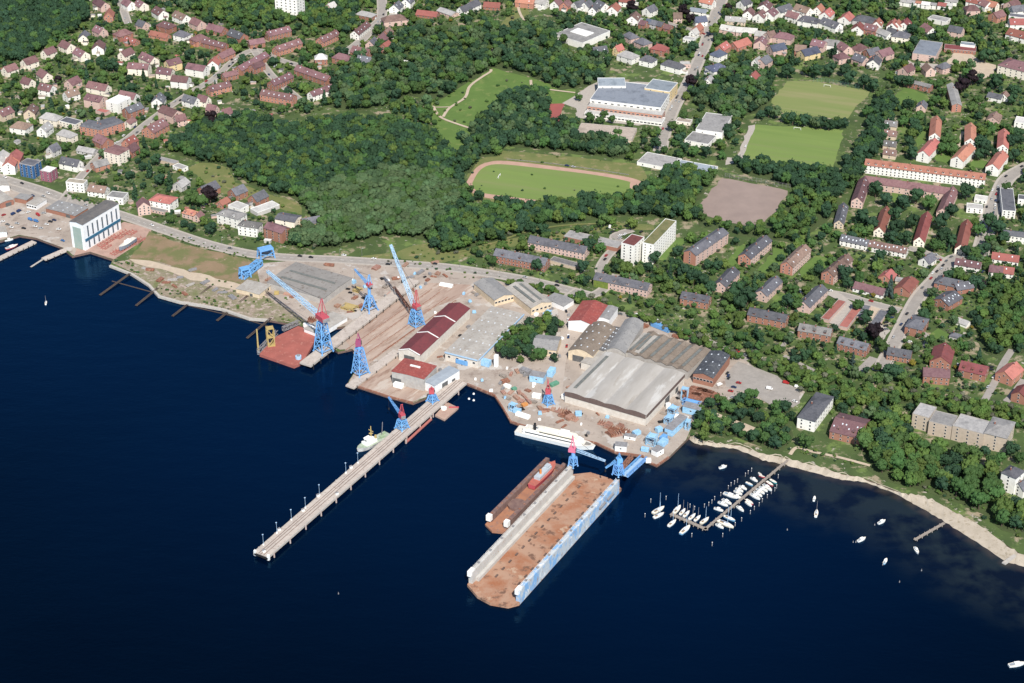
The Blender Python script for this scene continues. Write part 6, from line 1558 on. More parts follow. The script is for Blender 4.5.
def crane(q, z, label, leg, hp, top, ht, cab, jib=None, jm=None, mast=0, rz=.6, legm=None, cabm=None, name='harbour_crane', tw=1.0, cross=3):
    """Portal crane: four leaning legs of height hp from a foot square leg to a top square top, tower to ht, machine house cab=(l,w,h), jib tip."""
    tw *= .74; cab = (cab[0] * .85, cab[1] * .85, cab[2] * .8); legm = legm or M_BLUE; cabm = cabm or M_REDP
    p = at(q, z); t = thing(name, label, 'crane', p, 0)
    cr, sr = math.cos(rz), math.sin(rz)
    def lc(s, k, zz): x, y = s * k[0] / 2, s * k[1] / 2; return (x * cr - y * sr, x * sr + y * cr, zz)
    cs = ((-1, -1), (1, -1), (1, 1), (-1, 1))
    for k in cs:
        m_ = MB(); m_.beam(lc(leg, k, 0), lc(top, k, hp), tw); m_.beam(lc(leg, k, .5), lc(leg * 1.08, k, -.0), tw * 1.6); m_.build("leg", legm, t)
    m_ = MB()
    for j in range(cross):
        f0, f1 = (j + .35) / (cross + .35), (j + 1.35) / (cross + .35)
        s0, s1 = leg + (top - leg) * f0, leg + (top - leg) * f1
        for i in range(4):
            a_, b_ = cs[i], cs[(i + 1) % 4]
            m_.beam(lc(s0, a_, hp * f0), lc(s0, b_, hp * f0), tw * .7); m_.beam(lc(s0, a_, hp * f0), lc(s1, b_, hp * f1), tw * .5); m_.beam(lc(s0, b_, hp * f0), lc(s1, a_, hp * f1), tw * .5)
    for i in range(4): m_.beam(lc(top, cs[i], hp), lc(top, cs[(i + 1) % 4], hp), tw)
    m_.build("bracing", legm, t)
    if ht > hp:
        m_ = MB(); m_.cyl((0, 0, hp - .5), (0, 0, ht), top * .42, top * .36, 10); m_.build("tower", legm, t)
    jd = Vector((1, 0, 0)); tip = None
    if jib is not None:
        tip = at(jib[0], jib[1]) - p; jd = Vector((tip.x, tip.y, 0)).normalized()
    ja = math.atan2(jd.y, jd.x)
    m_ = MB(); m_.box((-cab[0] * .12 * jd.x, -cab[0] * .12 * jd.y, ht + cab[2] / 2), cab, ja); h = m_.build("machine_house", cabm, t)
    m_ = MB(); m_.box((jd.x * cab[0] * .4, jd.y * cab[0] * .4, ht + cab[2] * .55), (cab[0] * .22, cab[1] * .5, cab[2] * .5), ja); m_.build("cab_window", M_GLASS, h)
    m_ = MB(); c0 = -jd * cab[0] * .55; m_.box((c0.x, c0.y, ht + cab[2] * .35), (cab[0] * .3, cab[1] * .95, cab[2] * .7), ja); m_.build("counterweight", M_STEEL if cabm is M_REDP else cabm, h)
    if mast:
        m_ = MB(); a_ = Vector((0, 0, ht + cab[2])); b_ = -jd * cab[0] * .15 + Vector((0, 0, ht + cab[2] + mast))
        n_ = Vector((-jd.y, jd.x, 0))
        for sg in (-1, 1):
            m_.beam(a_ + n_ * sg * cab[1] * .4 + jd * cab[0] * .2, b_ + n_ * sg * .5, tw * .7); m_.beam(a_ + n_ * sg * cab[1] * .4 - jd * cab[0] * .4, b_ + n_ * sg * .5, tw * .6)
        m_.beam(b_ - n_, b_ + n_, tw * .8); m_.build("mast", jib[3] if jib and len(jib) > 3 else cabm, t)
    if jib is not None:
        root_ = jd * cab[0] * .5 + Vector((0, 0, ht + cab[2] * .5)); w = jib[2]
        m_ = MB(); L = (tip - root_).length; w *= .85
        m_.truss(root_, tip, w, w * .9, max(5, int(L / (w * 1.3))), max(.3, w * .12), w2=w * .5, h2=w * .45); m_.build("jib", jm or M_BLUE, t)
        m_ = MB()
        if mast: m_.beam(b_, root_.lerp(tip, .75) + Vector((0, 0, w * .4)), .16)
        m_.beam(tip, Vector((tip.x, tip.y, max(ht * .5, tip.z - 18))), .15); hk = Vector((tip.x, tip.y, max(ht * .5, tip.z - 18))); m_.box(hk, (1, 1, 1.6)); m_.build("hoist_rope", M_BLACK, t)
    return t


crane((323.5, 351), 5.0, "tallest blue tower crane with red machine house beside the red dock pontoon", 11.5, 28, 5.8, 31, (13, 8, 5.5), ((267, 271), 44, 4.2), jm=mat("jib_sky_blue", (.30, .46, .62), (.38, .54, .68), .5, .5), mast=15, cross=3, tw=1.1, rz=.75)
crane((370, 310), GZ + 3, "blue crane with red cab standing alone on the crane jetty behind the tallest one", 10, 14, 3.6, 24, (6.5, 4.5, 3.5), ((354.5, 269), 36, 2.4, M_BLUE), mast=8, cross=1, rz=.75, tw=1.1)
crane((416.5, 325), GZ, "blue portal crane with red and white house and very long raised jib", 10.5, 15, 6, 17, (8, 5.5, 4.5), ((390.5, 244.5), 66, 3.6), mast=14, cross=3, rz=.75, jm=mat("jib_sky_blue", (.22, .42, .64)))
crane((360.5, 373), 4.0, "blue lattice crane with dark red top and no visible jib on the short jetty", 10.5, 24, 4.6, 26, (5, 4.5, 7), None, mast=6, cross=4, rz=.75, cabm=mat("dark_red_paint", (.30, .06, .12), (.24, .07, .16), .5))
crane((402, 428), 4.0, "blue pier crane with red cab and jib leaning over the water", 8, 8, 5, 10, (6, 4.5, 5), ((388.5, 397), 20, 2.2), mast=8, cross=2, rz=.85, tw=.9)
crane((432.5, 401), 4.0, "small blue pier crane with dull red cab at the pier root", 7, 6, 4, 7.5, (5, 4.5, 4.5), None, mast=2, cross=2, rz=.85, tw=.9)
crane((548.5, 404), GZ, "small blue yard crane with red and white top in the middle of the yard", 7, 9, 4, 10, (5, 4, 5), None, mast=9, cross=2, rz=.6, tw=1.0)
crane((573, 466), 12.0, "blue post crane with pink cab and level pale jib on the floating dock's inner wall", 5, 8, 4, 13, (6, 4.5, 4.5), ((605.5, 461), 21, 2.4), jm=M_PALEBLUE, mast=10, cross=1, rz=.8, cabm=mat("pink_paint", (.58, .16, .24), (.5, .14, .22), .5), tw=1.0)
crane((618, 474.5), 12.0, "blue crane with short arm at the shore end of the floating dock's outer wall", 6, 9, 4.5, 11, (5, 4, 4.5), ((605.5, 468), 20, 1.8), mast=4, cross=2, rz=.8, cabm=M_BLUE, tw=1.0)
# lone boom, lying gantry
def lying(name, label, a_, za, b_, zb, w, n_, m, t_, cat='jib', legs=()):
    p, q = at(a_, za), at(b_, zb); c_ = (p + q) / 2; c_.z = GZ
    t = thing(name, label, cat, c_)
    m_ = MB(); m_.truss(p - c_, q - c_, w, w * .8, n_, t_); m_.build("lattice", m, t)
    for i, f_ in enumerate((.08, .5, .92)):
        s = (p - c_).lerp(q - c_, f_); m_ = MB(); m_.box((s.x, s.y, s.z / 2), (2.4, 2.4, max(.6, s.z)), .3); m_.build("trestle", M_STEEL if not legs else m, t)
    return t
lying('crane_boom', "thin brown lattice boom leaning beside the long-jibbed crane", (394, 287), GZ + 9, (410, 309), GZ + 2, 1.6, 8, M_RUST, .4)
lying('crane_boom', "dismantled blue crane boom lying on trestles behind the rubble bank", F6(205, 215), GZ + 4, F6(110, 290), GZ + 3.5, 5.5, 6, M_BLUE, 1.1)
for i, (q, s, h) in enumerate((((266, 258), (14, 9), 9), ((245, 277), (9, 7), 8))):
    p = at(q, GZ); t = thing('gantry_frame', ("larger" if i == 0 else "smaller") + " blue gantry frame standing by the dismantled boom", 'gantry', p, .5)
    for x in (-s[0] / 2, s[0] / 2):
        for y in (-s[1] / 2, s[1] / 2):
            m_ = MB(); m_.beam((x, y, 0), (x * .85, y * .7, h), 1.1); m_.build("leg", M_BLUE, t)
    m_ = MB(); m_.box((0, 0, h + .8), (s[0] * .95, s[1] * .8, 1.8)); m_.build("girder", M_BLUE, t)
    m_ = MB()
    for y in (-s[1] / 2, s[1] / 2): m_.beam((-s[0] / 2, y, h * .3), (s[0] / 2, y, h * .8), .6); m_.beam((-s[0] / 2, y, h * .8), (s[0] / 2, y, h * .3), .6)
    m_.build("bracing", M_BLUE, t)
# gangway bridges to the floating dock
for lab, a_, za, b_, zb, w, m in (("wide blue truss bridge from the quay to the floating dock", (624.5, 476), 10, (643.5, 458.5), 5, 5.0, M_BLUE), ("narrow rusty gangway beside the blue truss bridge", (620, 471.5), 8, (632, 457), 3.5, 2.2, M_RUST)):
    p, q = at(a_, za), at(b_, zb); c_ = (p + q) / 2
    t = thing('gangway_bridge', lab, 'gangway', c_)
    for sg in (-1, 1):
        d = (q - p).normalized(); n_ = Vector((-d.y, d.x, 0)) * w / 2 * sg
        m_ = MB(); m_.truss(p - c_ + n_ + Vector((0, 0, 1)), q - c_ + n_ + Vector((0, 0, 1)), .6, 2.6, 9, .45); m_.build("side_truss", m, t)
    m_ = MB(); m_.beam(p - c_, q - c_, w, .4); m_.build("walkway", M_PALEBLUE if m is M_BLUE else M_WOOD, t)
# ------------------------------------------------------------------ trees
_ICO = {}


def ico(sub):
    if sub not in _ICO:
        bm = bmesh.new(); bmesh.ops.create_icosphere(bm, subdivisions=sub, radius=1.0)
        bm.verts.ensure_lookup_table()
        _ICO[sub] = (np.array([v.co[:] for v in bm.verts]), np.array([[v.index for v in f.verts] for f in bm.faces])); bm.free()
    return _ICO[sub]


LEAF = {}
TONES = {'dark': ((.028, .068, .036), (.040, .090, .043)), 'mid': ((.056, .118, .035), (.078, .148, .043)), 'fresh': ((.084, .146, .033), (.114, .178, .045)), 'grey': ((.074, .130, .057), (.100, .160, .072)),  # dark tone has the far woods' bluish haze mixed into its leaf colour
         'purple': ((.016, .011, .016), (.026, .014, .019)), 'spruce': ((.040, .070, .060), (.055, .09, .075)), 'yellow': ((.20, .17, .025), (.26, .21, .04)), 'blossom': ((.16, .16, .12), (.10, .12, .07))}
for k, (a, b) in TONES.items():
    LEAF[k] = mat("leaves_" + k, a, b, .35, .7, mix=(.35, .65), rnd=.26, detail=5)
    nt = LEAF[k].node_tree; pb = nt.nodes['Principled BSDF']; tr = nt.nodes.new('ShaderNodeBsdfTranslucent'); ms = nt.nodes.new('ShaderNodeMixShader'); ms.inputs[0].default_value = .36
    nt.links.new(pb.inputs['Base Color'].links[0].from_socket, tr.inputs[0]); nt.links.new(pb.outputs[0], ms.inputs[1]); nt.links.new(tr.outputs[0], ms.inputs[2]); nt.links.new(ms.outputs[0], nt.nodes['Material Output'].inputs[0])
M_BARK = mat("bark", (.10, .075, .055), (.06, .045, .035), 1.5, .95)


def crown_mesh(name, tone, seed, shape):
    r = np.random.default_rng(seed); V, F = [], []; n = 0
    def add(c, rad, sub, j):
        nonlocal n
        v, f = ico(sub); vv = v * (1 + r.uniform(-j, j, (len(v), 1))) * rad * r.uniform(.85, 1.15, 3) + c
        V.append(vv); F.append(f + n); n += len(v)
    if shape == 'cone':
        for i in range(60):
            h = r.uniform(0, 1) ** .8; a = r.uniform(0, 2 * PI); rr = (1 - h) * .62 * r.uniform(.7, 1.05)
            add(np.array([rr * math.cos(a), rr * math.sin(a), -1 + 2.6 * h]), .16 + .10 * (1 - h), 1 if i < 20 else 0, .35)
        add(np.array([0, 0, -.3]), .45, 1, .2); add(np.array([0, 0, .6]), .25, 1, .2)
    else:
        # boughs first, then foliage clumps on each bough, so that gaps stay between boughs
        nb = {'round': 9, 'wide': 11, 'tall': 8, 'bush': 6}[shape]; zs = {'round': 1.0, 'wide': .72, 'tall': 1.35, 'bush': .75}[shape]
        for b in range(nb):
            a = 2 * PI * (b * .618) + r.uniform(-.4, .4); el = r.uniform(-.5, 1.25)
            d = np.array([math.cos(a) * math.cos(el), math.sin(a) * math.cos(el), math.sin(el) * zs]) * r.uniform(.48, .66)
            br = r.uniform(.30, .44)
            add(d, br, 1, .22)
            for k in range(11):
                u = r.normal(size=3); u /= np.linalg.norm(u); u[2] = abs(u[2]) * .9 - .15
                add(d + u * br * r.uniform(.75, 1.05), r.uniform(.10, .19), 0 if k > 3 else 1, .35)
        for k in range(26):
            u = r.normal(size=3); u /= np.linalg.norm(u); u[2] *= zs
            add(u * r.uniform(.82, 1.04), r.uniform(.05, .10), 0, .4)
        add(np.array([0, 0, -.1]), .5, 1, .25)
    V = np.concatenate(V); F = np.concatenate(F)
    me = bpy.data.meshes.new(name)
    me.vertices.add(len(V)); me.vertices.foreach_set("co", V.astype(np.float32).ravel())
    me.loops.add(len(F) * 3); me.loops.foreach_set("vertex_index", F.astype(np.int32).ravel())
    me.polygons.add(len(F)); me.polygons.foreach_set("loop_start", np.arange(0, len(F) * 3, 3, dtype=np.int32))
    me.update(calc_edges=True); me.validate()
    me.materials.append(LEAF[tone])
    return me


VAR = []        # (tone, shape, mesh)
for i, (tone, shape) in enumerate([('dark', 'round'), ('dark', 'wide'), ('mid', 'round'), ('mid', 'wide'), ('mid', 'tall'), ('dark', 'tall'), ('fresh', 'round'), ('fresh', 'wide'), ('grey', 'round'), ('grey', 'wide'), ('purple', 'round'), ('spruce', 'cone'), ('dark', 'cone'),
                                   ('mid', 'bush'), ('fresh', 'bush'), ('dark', 'bush'), ('yellow', 'bush'), ('blossom', 'bush'), ('dark', 'round'), ('mid', 'round')]):
    VAR.append((tone, shape, crown_mesh("crown", tone, 40 + i, shape)))
VCOL = bpy.data.collections.new("tree_kinds")
for i, v in enumerate(VAR):
    o = bpy.data.objects.new(f"tree_kind_{i:02d}", v[2]); VCOL.objects.link(o)
_tm = MB(); _tm.cyl((0, 0, -.2), (0, 0, 1), .06, .035, 7)
for a in range(5):
    _tm.cyl((0, 0, .55 + .07 * a), (.28 * math.cos(a * 1.3), .28 * math.sin(a * 1.3), 1.05 + .08 * a), .026, .008, 5)
TRUNK = _tm.mesh("trunk", M_BARK)


def scatter_group():
    ng = bpy.data.node_groups.new("plant_scatter", 'GeometryNodeTree')
    ng.interface.new_socket("Geometry", in_out='INPUT', socket_type='NodeSocketGeometry'); ng.interface.new_socket("Geometry", in_out='OUTPUT', socket_type='NodeSocketGeometry')
    N = ng.nodes; gi, go = N.new('NodeGroupInput'), N.new('NodeGroupOutput')
    ci = N.new('GeometryNodeCollectionInfo'); ci.inputs[0].default_value = VCOL; ci.inputs['Separate Children'].default_value = True; ci.inputs['Reset Children'].default_value = True
    ip = N.new('GeometryNodeInstanceOnPoints'); ip.inputs['Pick Instance'].default_value = True
    def attr(nm, ty):
        a = N.new('GeometryNodeInputNamedAttribute'); a.data_type = ty; a.inputs[0].default_value = nm
        return [s for s in a.outputs if s.enabled and s.name == 'Attribute'][0]
    er = N.new('FunctionNodeEulerToRotation')
    l = ng.links.new
    l(gi.outputs[0], ip.inputs['Points']); l(ci.outputs[0], ip.inputs['Instance']); l(attr('kind_index', 'INT'), ip.inputs['Instance Index'])
    l(attr('turn', 'FLOAT_VECTOR'), er.inputs[0]); l(er.outputs[0], ip.inputs['Rotation']); l(attr('size', 'FLOAT_VECTOR'), ip.inputs['Scale']); l(ip.outputs[0], go.inputs[0])
    return ng


NG = scatter_group()


def scatter(name, pts, label, cat):
    """pts: (x, y, z, rx, rz, kind)"""
    me = bpy.data.meshes.new(name); n = len(pts)
    me.from_pydata([(p[0], p[1], p[2]) for p in pts], [], [])
    a = me.attributes.new('kind_index', 'INT', 'POINT'); a.data.foreach_set('value', [int(p[5]) for p in pts])
    a = me.attributes.new('size', 'FLOAT_VECTOR', 'POINT'); a.data.foreach_set('vector', np.array([(p[3], p[3], p[4]) for p in pts], np.float32).ravel())
    rr = random.Random(n); a = me.attributes.new('turn', 'FLOAT_VECTOR', 'POINT'); a.data.foreach_set('vector', np.array([(0, 0, rr.uniform(0, 2 * PI)) for p in pts], np.float32).ravel())
    o = link(name, me); o['kind'] = 'stuff'; o['label'] = label; o['category'] = cat
    md = o.modifiers.new("plants", 'NODES'); md.node_group = NG
    return o


def spread(px, step, seed, jit=.42, world=False):
    poly = px if world else ring(px); r = random.Random(seed)
    xs = [p[0] for p in poly]; ys = [p[1] for p in poly]; out = []
    y = min(ys); k = 0
    while y < max(ys):
        x = min(xs) + (step / 2 if k % 2 else 0)
        while x < max(xs):
            out.append((x + r.uniform(-jit, jit) * step, y + r.uniform(-jit, jit) * step)); x += step
        y += step * .87; k += 1
    X = np.array([o[0] for o in out]); Y = np.array([o[1] for o in out])
    m = inside(poly, X, Y)
    return [o for o, ok in zip(out, m) if ok]


K_WOOD = [0, 0, 1, 2, 2, 3, 4, 5, 18, 19, 6, 8]
def kind(r, pool): return r.choice(pool)


def wood(name_label, key, step, rlo, rhi, pool, seed, hz=(1.0, 1.3), skip=0.0, mind=2):
    r = random.Random(seed); out = []
    for x, y in spread(WOODS[key], step, seed):
        if occ(x, y) or r.random() < skip: continue
        rad = r.uniform(rlo, rhi); h = r.uniform(*hz)
        out.append((x, y, GZ + rad * h * .95 + r.uniform(0, 2), rad, rad * h, kind(r, pool)))
    return out


pts = wood('', 'big', 6.2, 3.0, 6.6, [0, 0, 1, 2, 2, 3, 18, 18, 19, 5, 0, 6], 1)
# the pale willow-like part at the shore side of the wood
WILLOW = ring([(306, 196), (345, 184), (392, 172), (440, 178), (470, 200), (440, 224), (425, 243), (340, 250), (286, 246), (306, 232), (325, 224), (306, 208)])
WX = inside(WILLOW, np.array([p[0] for p in pts]), np.array([p[1] for p in pts])); rw = random.Random(4)
pts = [(x, y, z, a * 1.15, b * .95, rw.choice((8, 9, 9, 8, 9, 3, 2))) if w_ else (x, y, z, a, b, k) for (x, y, z, a, b, k), w_ in zip(pts, WX)]
scatter("woodland", pts, "broad dark green wood on the slope between town and shipyard", "wood")
scatter("woodland", wood('', 'belt', 7, 3.6, 6.6, [0, 1, 2, 3, 5, 18, 19, 6], 2), "belt of dark green trees between running track and shipyard road", "wood")
pts = wood('', 'north', 9, 3.6, 6.4, [0, 1, 2, 8, 9, 3, 5, 18, 13, 14, 0, 19, 8], 3, skip=.06)
scatter("woodland", pts, "mixed wood with grey-green willows behind the park meadow", "wood")
scatter("woodland", wood('', 'topleft', 6.4, 3.2, 6.2, [0, 0, 1, 5, 18, 2, 3], 4), "dense dark wood at the top left corner", "wood")
scatter("woodland", wood('', 'tower', 8.5, 3.8, 6, [0, 2, 3, 6, 7, 18, 19], 5), "bright green wood round the white tower block", "wood")
scatter("woodland", wood('', 'track', 7.2, 3.4, 6.3, [0, 1, 2, 5, 8, 18, 19], 6), "wood between the park meadow and the running track", "wood")
scatter("woodland", wood('', 'pitch', 8.5, 3.8, 6, [0, 1, 2, 8, 18, 19, 9], 7, skip=.05), "wood left of the football pitches", "wood")
scatter("woodland", wood('', 'pitchsouth', 8, 4, 6, [0, 1, 5, 18, 2, 0], 8), "dark row of trees round the lower football pitch", "wood")
scatter("woodland", wood('', 'clay', 8.5, 3.5, 5.5, [0, 2, 3, 6, 19, 13, 14], 9, skip=.1), "trees below the clay pitch", "wood")
scatter("woodland", wood('', 'east', 8, 3.5, 5.5, [0, 2, 3, 6, 18, 13, 14], 11), "wooded garden at the right edge behind the rusty-roofed villa", "wood")
scatter("hedge_bank", wood('', 'bank', 5.2, 2.2, 4.2, [13, 14, 14, 6, 7, 3, 7, 13, 14, 17], 10, hz=(.9, 1.25)), "bushy green bank along the upper edge of the shipyard", "hedge bank")

# ------------------------------------------------------------------ single trees
TREES = []      # (x, y, radius, height factor, kind, place phrase)


def add_trees(px, step, rlo, rhi, pool, seed, phrase, hz=(1.0, 1.25)):
    r = random.Random(seed)
    for x, y in spread(px, step, seed):
        if occ(x, y) >= 1: continue
        TREES.append((x, y, r.uniform(rlo, rhi), r.uniform(*hz), kind(r, pool), phrase))


def one(q, rad, k, phrase, hz=1.1):
    p = at(q, GZ + rad * hz); TREES.append((p.x, p.y, rad, hz, k, phrase))


add_trees(WOODS['beach'], 9.6, 4.6, 7.4, [2, 3, 6, 7, 19, 0, 2], 21, "in the park wood behind the beach")
add_trees(WOODS['cottage'], 8.6, 3.4, 5.6, [0, 2, 3, 6, 1, 19], 22, "in the thicket between car park and beach")
add_trees(WOODS['island'], 8.0, 3.6, 5.2, [0, 2, 3, 6, 19, 0], 23, "in the clump round the shipyard office house")
one((806, 441), 7.0, 2, "standing alone before the long white house", 1.0)
one((716, 428), 5.5, 3, "at the shore corner beside the blue quay gear"); one((703, 436), 5, 6, "at the shore corner beside the blue quay gear"); one((697, 425), 4.5, 2, "at the shore corner beside the blue quay gear")
one((893, 373), 9.0, 0, "dark dome beside the brick villa above the bank", .85); one((874, 333), 9, 10, "purple beech beside the gabled villa at the garage court", 1.0); one((883, 347), 6, 2, "beside the purple beech at the garage court")
one((866, 318), 6.5, 0, "between garage court and purple beech"); one((913, 363), 3.2, 16, "yellow bush before the maroon-roofed pair"); one((907, 370), 3, 17, "pale bush before the maroon-roofed pair"); one((853, 360), 3.6, 11, "blue spruce in the bank gardens", 1.3)
one((890, 290), 5.5, 11, "blue spruce between the red-roofed garden houses", 1.5); one((932, 293), 5.5, 8, "round grey tree beside the street fork", .9); one((975, 283), 6, 0, "below the pair of maroon and orange half houses"); one((983, 284), 4, 10, "small purple tree beside the half houses")
for q, rad, k in (((876, 190), 7.5, 0), ((886, 200), 7, 18), ((903, 203), 8, 0), ((917, 196), 8, 1), ((930, 203), 8, 2), ((896, 214), 7, 1), ((862, 218), 7.5, 0), ((872, 224), 7, 18), ((860, 232), 6, 2), ((897, 228), 8, 0), ((906, 238), 7, 1), ((892, 238), 6, 18), ((912, 222), 7, 0), ((941, 222), 8, 0), ((951, 212), 7.5, 18), ((944, 236), 8, 1), ((935, 246), 6, 2), ((951, 242), 6, 0),
                  ((967, 192), 8, 0), ((979, 230), 7, 2), ((989, 222), 8, 18), ((998, 228), 7.5, 0), ((990, 240), 6, 2), ((984, 250), 6.5, 0), ((966, 252), 6, 18), ((975, 254), 6.5, 2), ((1004, 238), 6, 1), ((1006, 188), 6, 2), ((994, 246), 5, 8)):
    one(q, rad, k, "among the narrow red-roofed blocks")
for q, rad, k in (((947, 140), 7, 2), ((952, 150), 7, 2), ((942, 150), 6, 19), ((981, 143), 7, 0), ((987, 152), 7, 18), ((979, 155), 6, 0), ((1012, 142), 7, 0), ((1014, 156), 7, 18), ((1018, 134), 6, 0), ((916, 130), 7, 0), ((909, 142), 6, 18), ((912, 154), 6.5, 0), ((903, 122), 6, 2), ((918, 118), 6.5, 2), ((1006, 128), 6, 2), ((992, 130), 5.5, 2)):
    one(q, rad, k, "between the stepped white blocks")
for q, rad, k in (((962, 86), 9, 10), ((972, 78), 8, 10), ((942, 92), 6, 2), ((938, 84), 6, 2), ((944, 104), 6, 6), ((936, 100), 6, 2), ((978, 100), 6, 2), ((972, 108), 6, 2), ((996, 82), 8, 0), ((956, 68), 6, 6), ((985, 56), 8, 0), ((1012, 100), 6, 0), ((908, 82), 7, 0), ((898, 80), 6, 18), ((904, 60), 6, 0), ((914, 42), 7, 0), ((912, 30), 7, 0), ((940, 34), 8, 2), ((930, 38), 6, 0)):
    one(q, rad, k, "round the blue-roofed school hall")
for q, rad, k in (((867, 112), 6.5, 2), ((870, 122), 6.5, 18), ((874, 132), 6, 2), ((868, 142), 6.5, 2), ((862, 152), 6, 0), ((876, 104), 6, 0), ((858, 164), 6, 18), ((880, 94), 6.5, 2), ((908, 105), 6.5, 0), ((906, 115), 6.5, 2), ((914, 124), 6, 0), ((788, 72), 8, 0), ((792, 60), 6, 12), ((816, 72), 8, 18), ((830, 70), 8, 0), ((850, 78), 8, 0), ((864, 82), 8, 18), ((873, 86), 7, 0), ((845, 70), 7, 1), ((806, 70), 6, 2)):
    one(q, rad, k, "in the tall belt beside the football pitches")
for q, rad, k in (((675, 266), 7, 0), ((684, 272), 7, 18), ((694, 277), 7, 0), ((704, 282), 7, 0), ((711, 288), 6, 1), ((678, 252), 5.5, 0), ((668, 276), 5, 2), ((735, 292), 8, 0), ((748, 297), 8, 0), ((740, 304), 7, 18), ((728, 297), 6, 2), ((793, 290), 6, 2), ((788, 302), 6, 0), ((797, 305), 5.5, 2), ((845, 274), 7.5, 0), ((848, 284), 5, 0), ((781, 258), 4, 0), ((812, 272), 4.5, 2), ((820, 264), 4, 2), ((829, 305), 4.5, 2), ((858, 306), 5.5, 2), ((818, 318), 4, 0)):
    one(q, rad, k, "between the slanting apartment blocks")
for q, rad, k in (((537, 266), 5.5, 0), ((493, 262), 5, 2), ((583, 267), 6, 0), ((589, 246), 7, 0), ((600, 248), 6, 2), ((594, 240), 6, 2), ((618, 264), 6, 2), ((632, 224), 6, 6), ((648, 268), 5, 0), ((655, 258), 6, 0), ((660, 274), 5.5, 6), ((543, 230), 6, 0), ((572, 276), 4, 14), ((606, 270), 4, 13)):
    one(q, rad, k, "among the old tenements above the shipyard")
for q, rad, k in (((461, 135), 5, 0), ((498, 150), 5.5, 6), ((499, 202), 6, 0), ((479, 196), 5.5, 0), ((470, 188), 4.5, 2), ((579, 97), 4.5, 2), ((590, 118), 6, 2), ((604, 114), 5, 2), ((612, 120), 4.5, 19), ((600, 120), 5.5, 2), ((630, 124), 4.5, 2), ((647, 130), 5.5, 2), ((657, 132), 5.5, 2), ((656, 144), 6, 0), ((672, 126), 6, 2), ((678, 140), 6, 0), ((686, 96), 5, 6), ((530, 98), 7, 0), ((522, 96), 6, 1), ((514, 100), 6.5, 0), ((618, 132), 5, 2), ((548, 100), 5, 0), ((685, 148), 6, 0), ((694, 152), 6, 2), ((706, 152), 6, 0), ((722, 155), 5, 2), ((634, 148), 6, 2), ((630, 156), 5, 6)):
    one(q, rad, k, "in the grounds of the blue-roofed school and sports field")
for q, rad, k in (((192, 198), 8, 2), ((202, 202), 7, 3), ((210, 196), 9, 10), ((113, 66), 7.5, 0), ((211, 119), 8, 10), ((190, 55), 6.5, 0), ((180, 60), 6, 2), ((170, 185), 7, 12), ((150, 172), 6, 12), ((156, 160), 6, 0), ((160, 180), 6, 0), ((58, 80), 5, 10), ((83, 72), 4.5, 10), ((293, 85), 5, 2), ((288, 92), 5, 0), ((684, 12), 8, 10), ((690, 20), 7, 10), ((632, 8), 8, 10), ((728, 8), 6, 10), ((714, 30), 7, 6), ((718, 38), 6, 2), ((674, 34), 5, 12), ((675, 44), 5, 12), ((691, 82), 7, 10), ((735, 74), 5, 10)):
    one(q, rad, k, "among the garden houses of the upper town")

for i, q in enumerate(((786, 117), (793, 119), (800, 121), (807, 119), (814, 122), (821, 123), (829, 125), (837, 121), (844, 123), (776, 113), (769, 112), (761, 115), (789, 119), (803, 121), (817, 124), (833, 125), (841, 124))): one(q, (5.6, 6.6, 6, 5.4)[i % 4], (0, 18, 2, 0, 8)[i % 5], "in the row between the two football pitches")
for q, rad, k in (((1000, 458), 5, 2), ((1012, 450), 6, 0), ((1020, 458), 5, 2), ((960, 448), 4, 2), ((985, 452), 4.5, 0)): one(q, rad, k, "round the long sandstone building")
# random garden trees and shrubs
ZONES = [
    ([(-60, 70), (0, 66), (40, 54), (80, 36), (100, 0), (120, -20), (260, -20), (256, 20), (260, 62), (232, 92), (212, 118), (172, 140), (160, 160), (120, 178), (60, 172), (0, 152), (-60, 140)], 8.5, 31, .46),
    ([(60, 186), (120, 178), (165, 160), (230, 200), (330, 224), (328, 250), (288, 248), (200, 236), (120, 206)], 8.5, 32, .36),
    ([(256, -10), (400, -20), (400, 30), (372, 58), (340, 70), (330, 108), (290, 118), (250, 118), (235, 95), (250, 60)], 8.5, 33, .48),
    ([(380, -30), (530, -30), (520, 14), (490, 24), (420, 30), (395, 34)], 9, 34, .6),
    ([(525, -40), (1060, -60), (1060, 60), (900, 70), (880, 72), (780, 66), (770, 80), (745, 70), (720, 80), (690, 95), (690, 60), (620, 70), (600, 50), (560, 30)], 8.0, 35, .55),
    ([(885, 70), (1060, 60), (1060, 170), (1000, 180), (880, 150)], 10, 36, .45),
    ([(640, 245), (700, 240), (800, 248), (840, 215), (870, 230), (1060, 270), (1060, 300), (985, 300), (970, 355), (1010, 395), (900, 392), (830, 376), (740, 350), (660, 318), (600, 296), (612, 280)], 8.2, 37, .54),
    ([(985, 180), (1060, 175), (1060, 300), (960, 300), (950, 270)], 9, 38, .42),
    ([(475, 240), (620, 225), (640, 245), (610, 290), (560, 285), (470, 268)], 8.5, 39, .36),
    ([(660, 165), (700, 160), (735, 150), (745, 125), (700, 110), (650, 130), (635, 150)], 9, 40, .5),
    ([(800, 400), (850, 400), (925, 410), (880, 425), (862, 440), (840, 440)], 8.5, 41, .7),
    ([(380, 105), (440, 100), (430, 120), (440, 130), (400, 125)], 7, 42, .7),
]
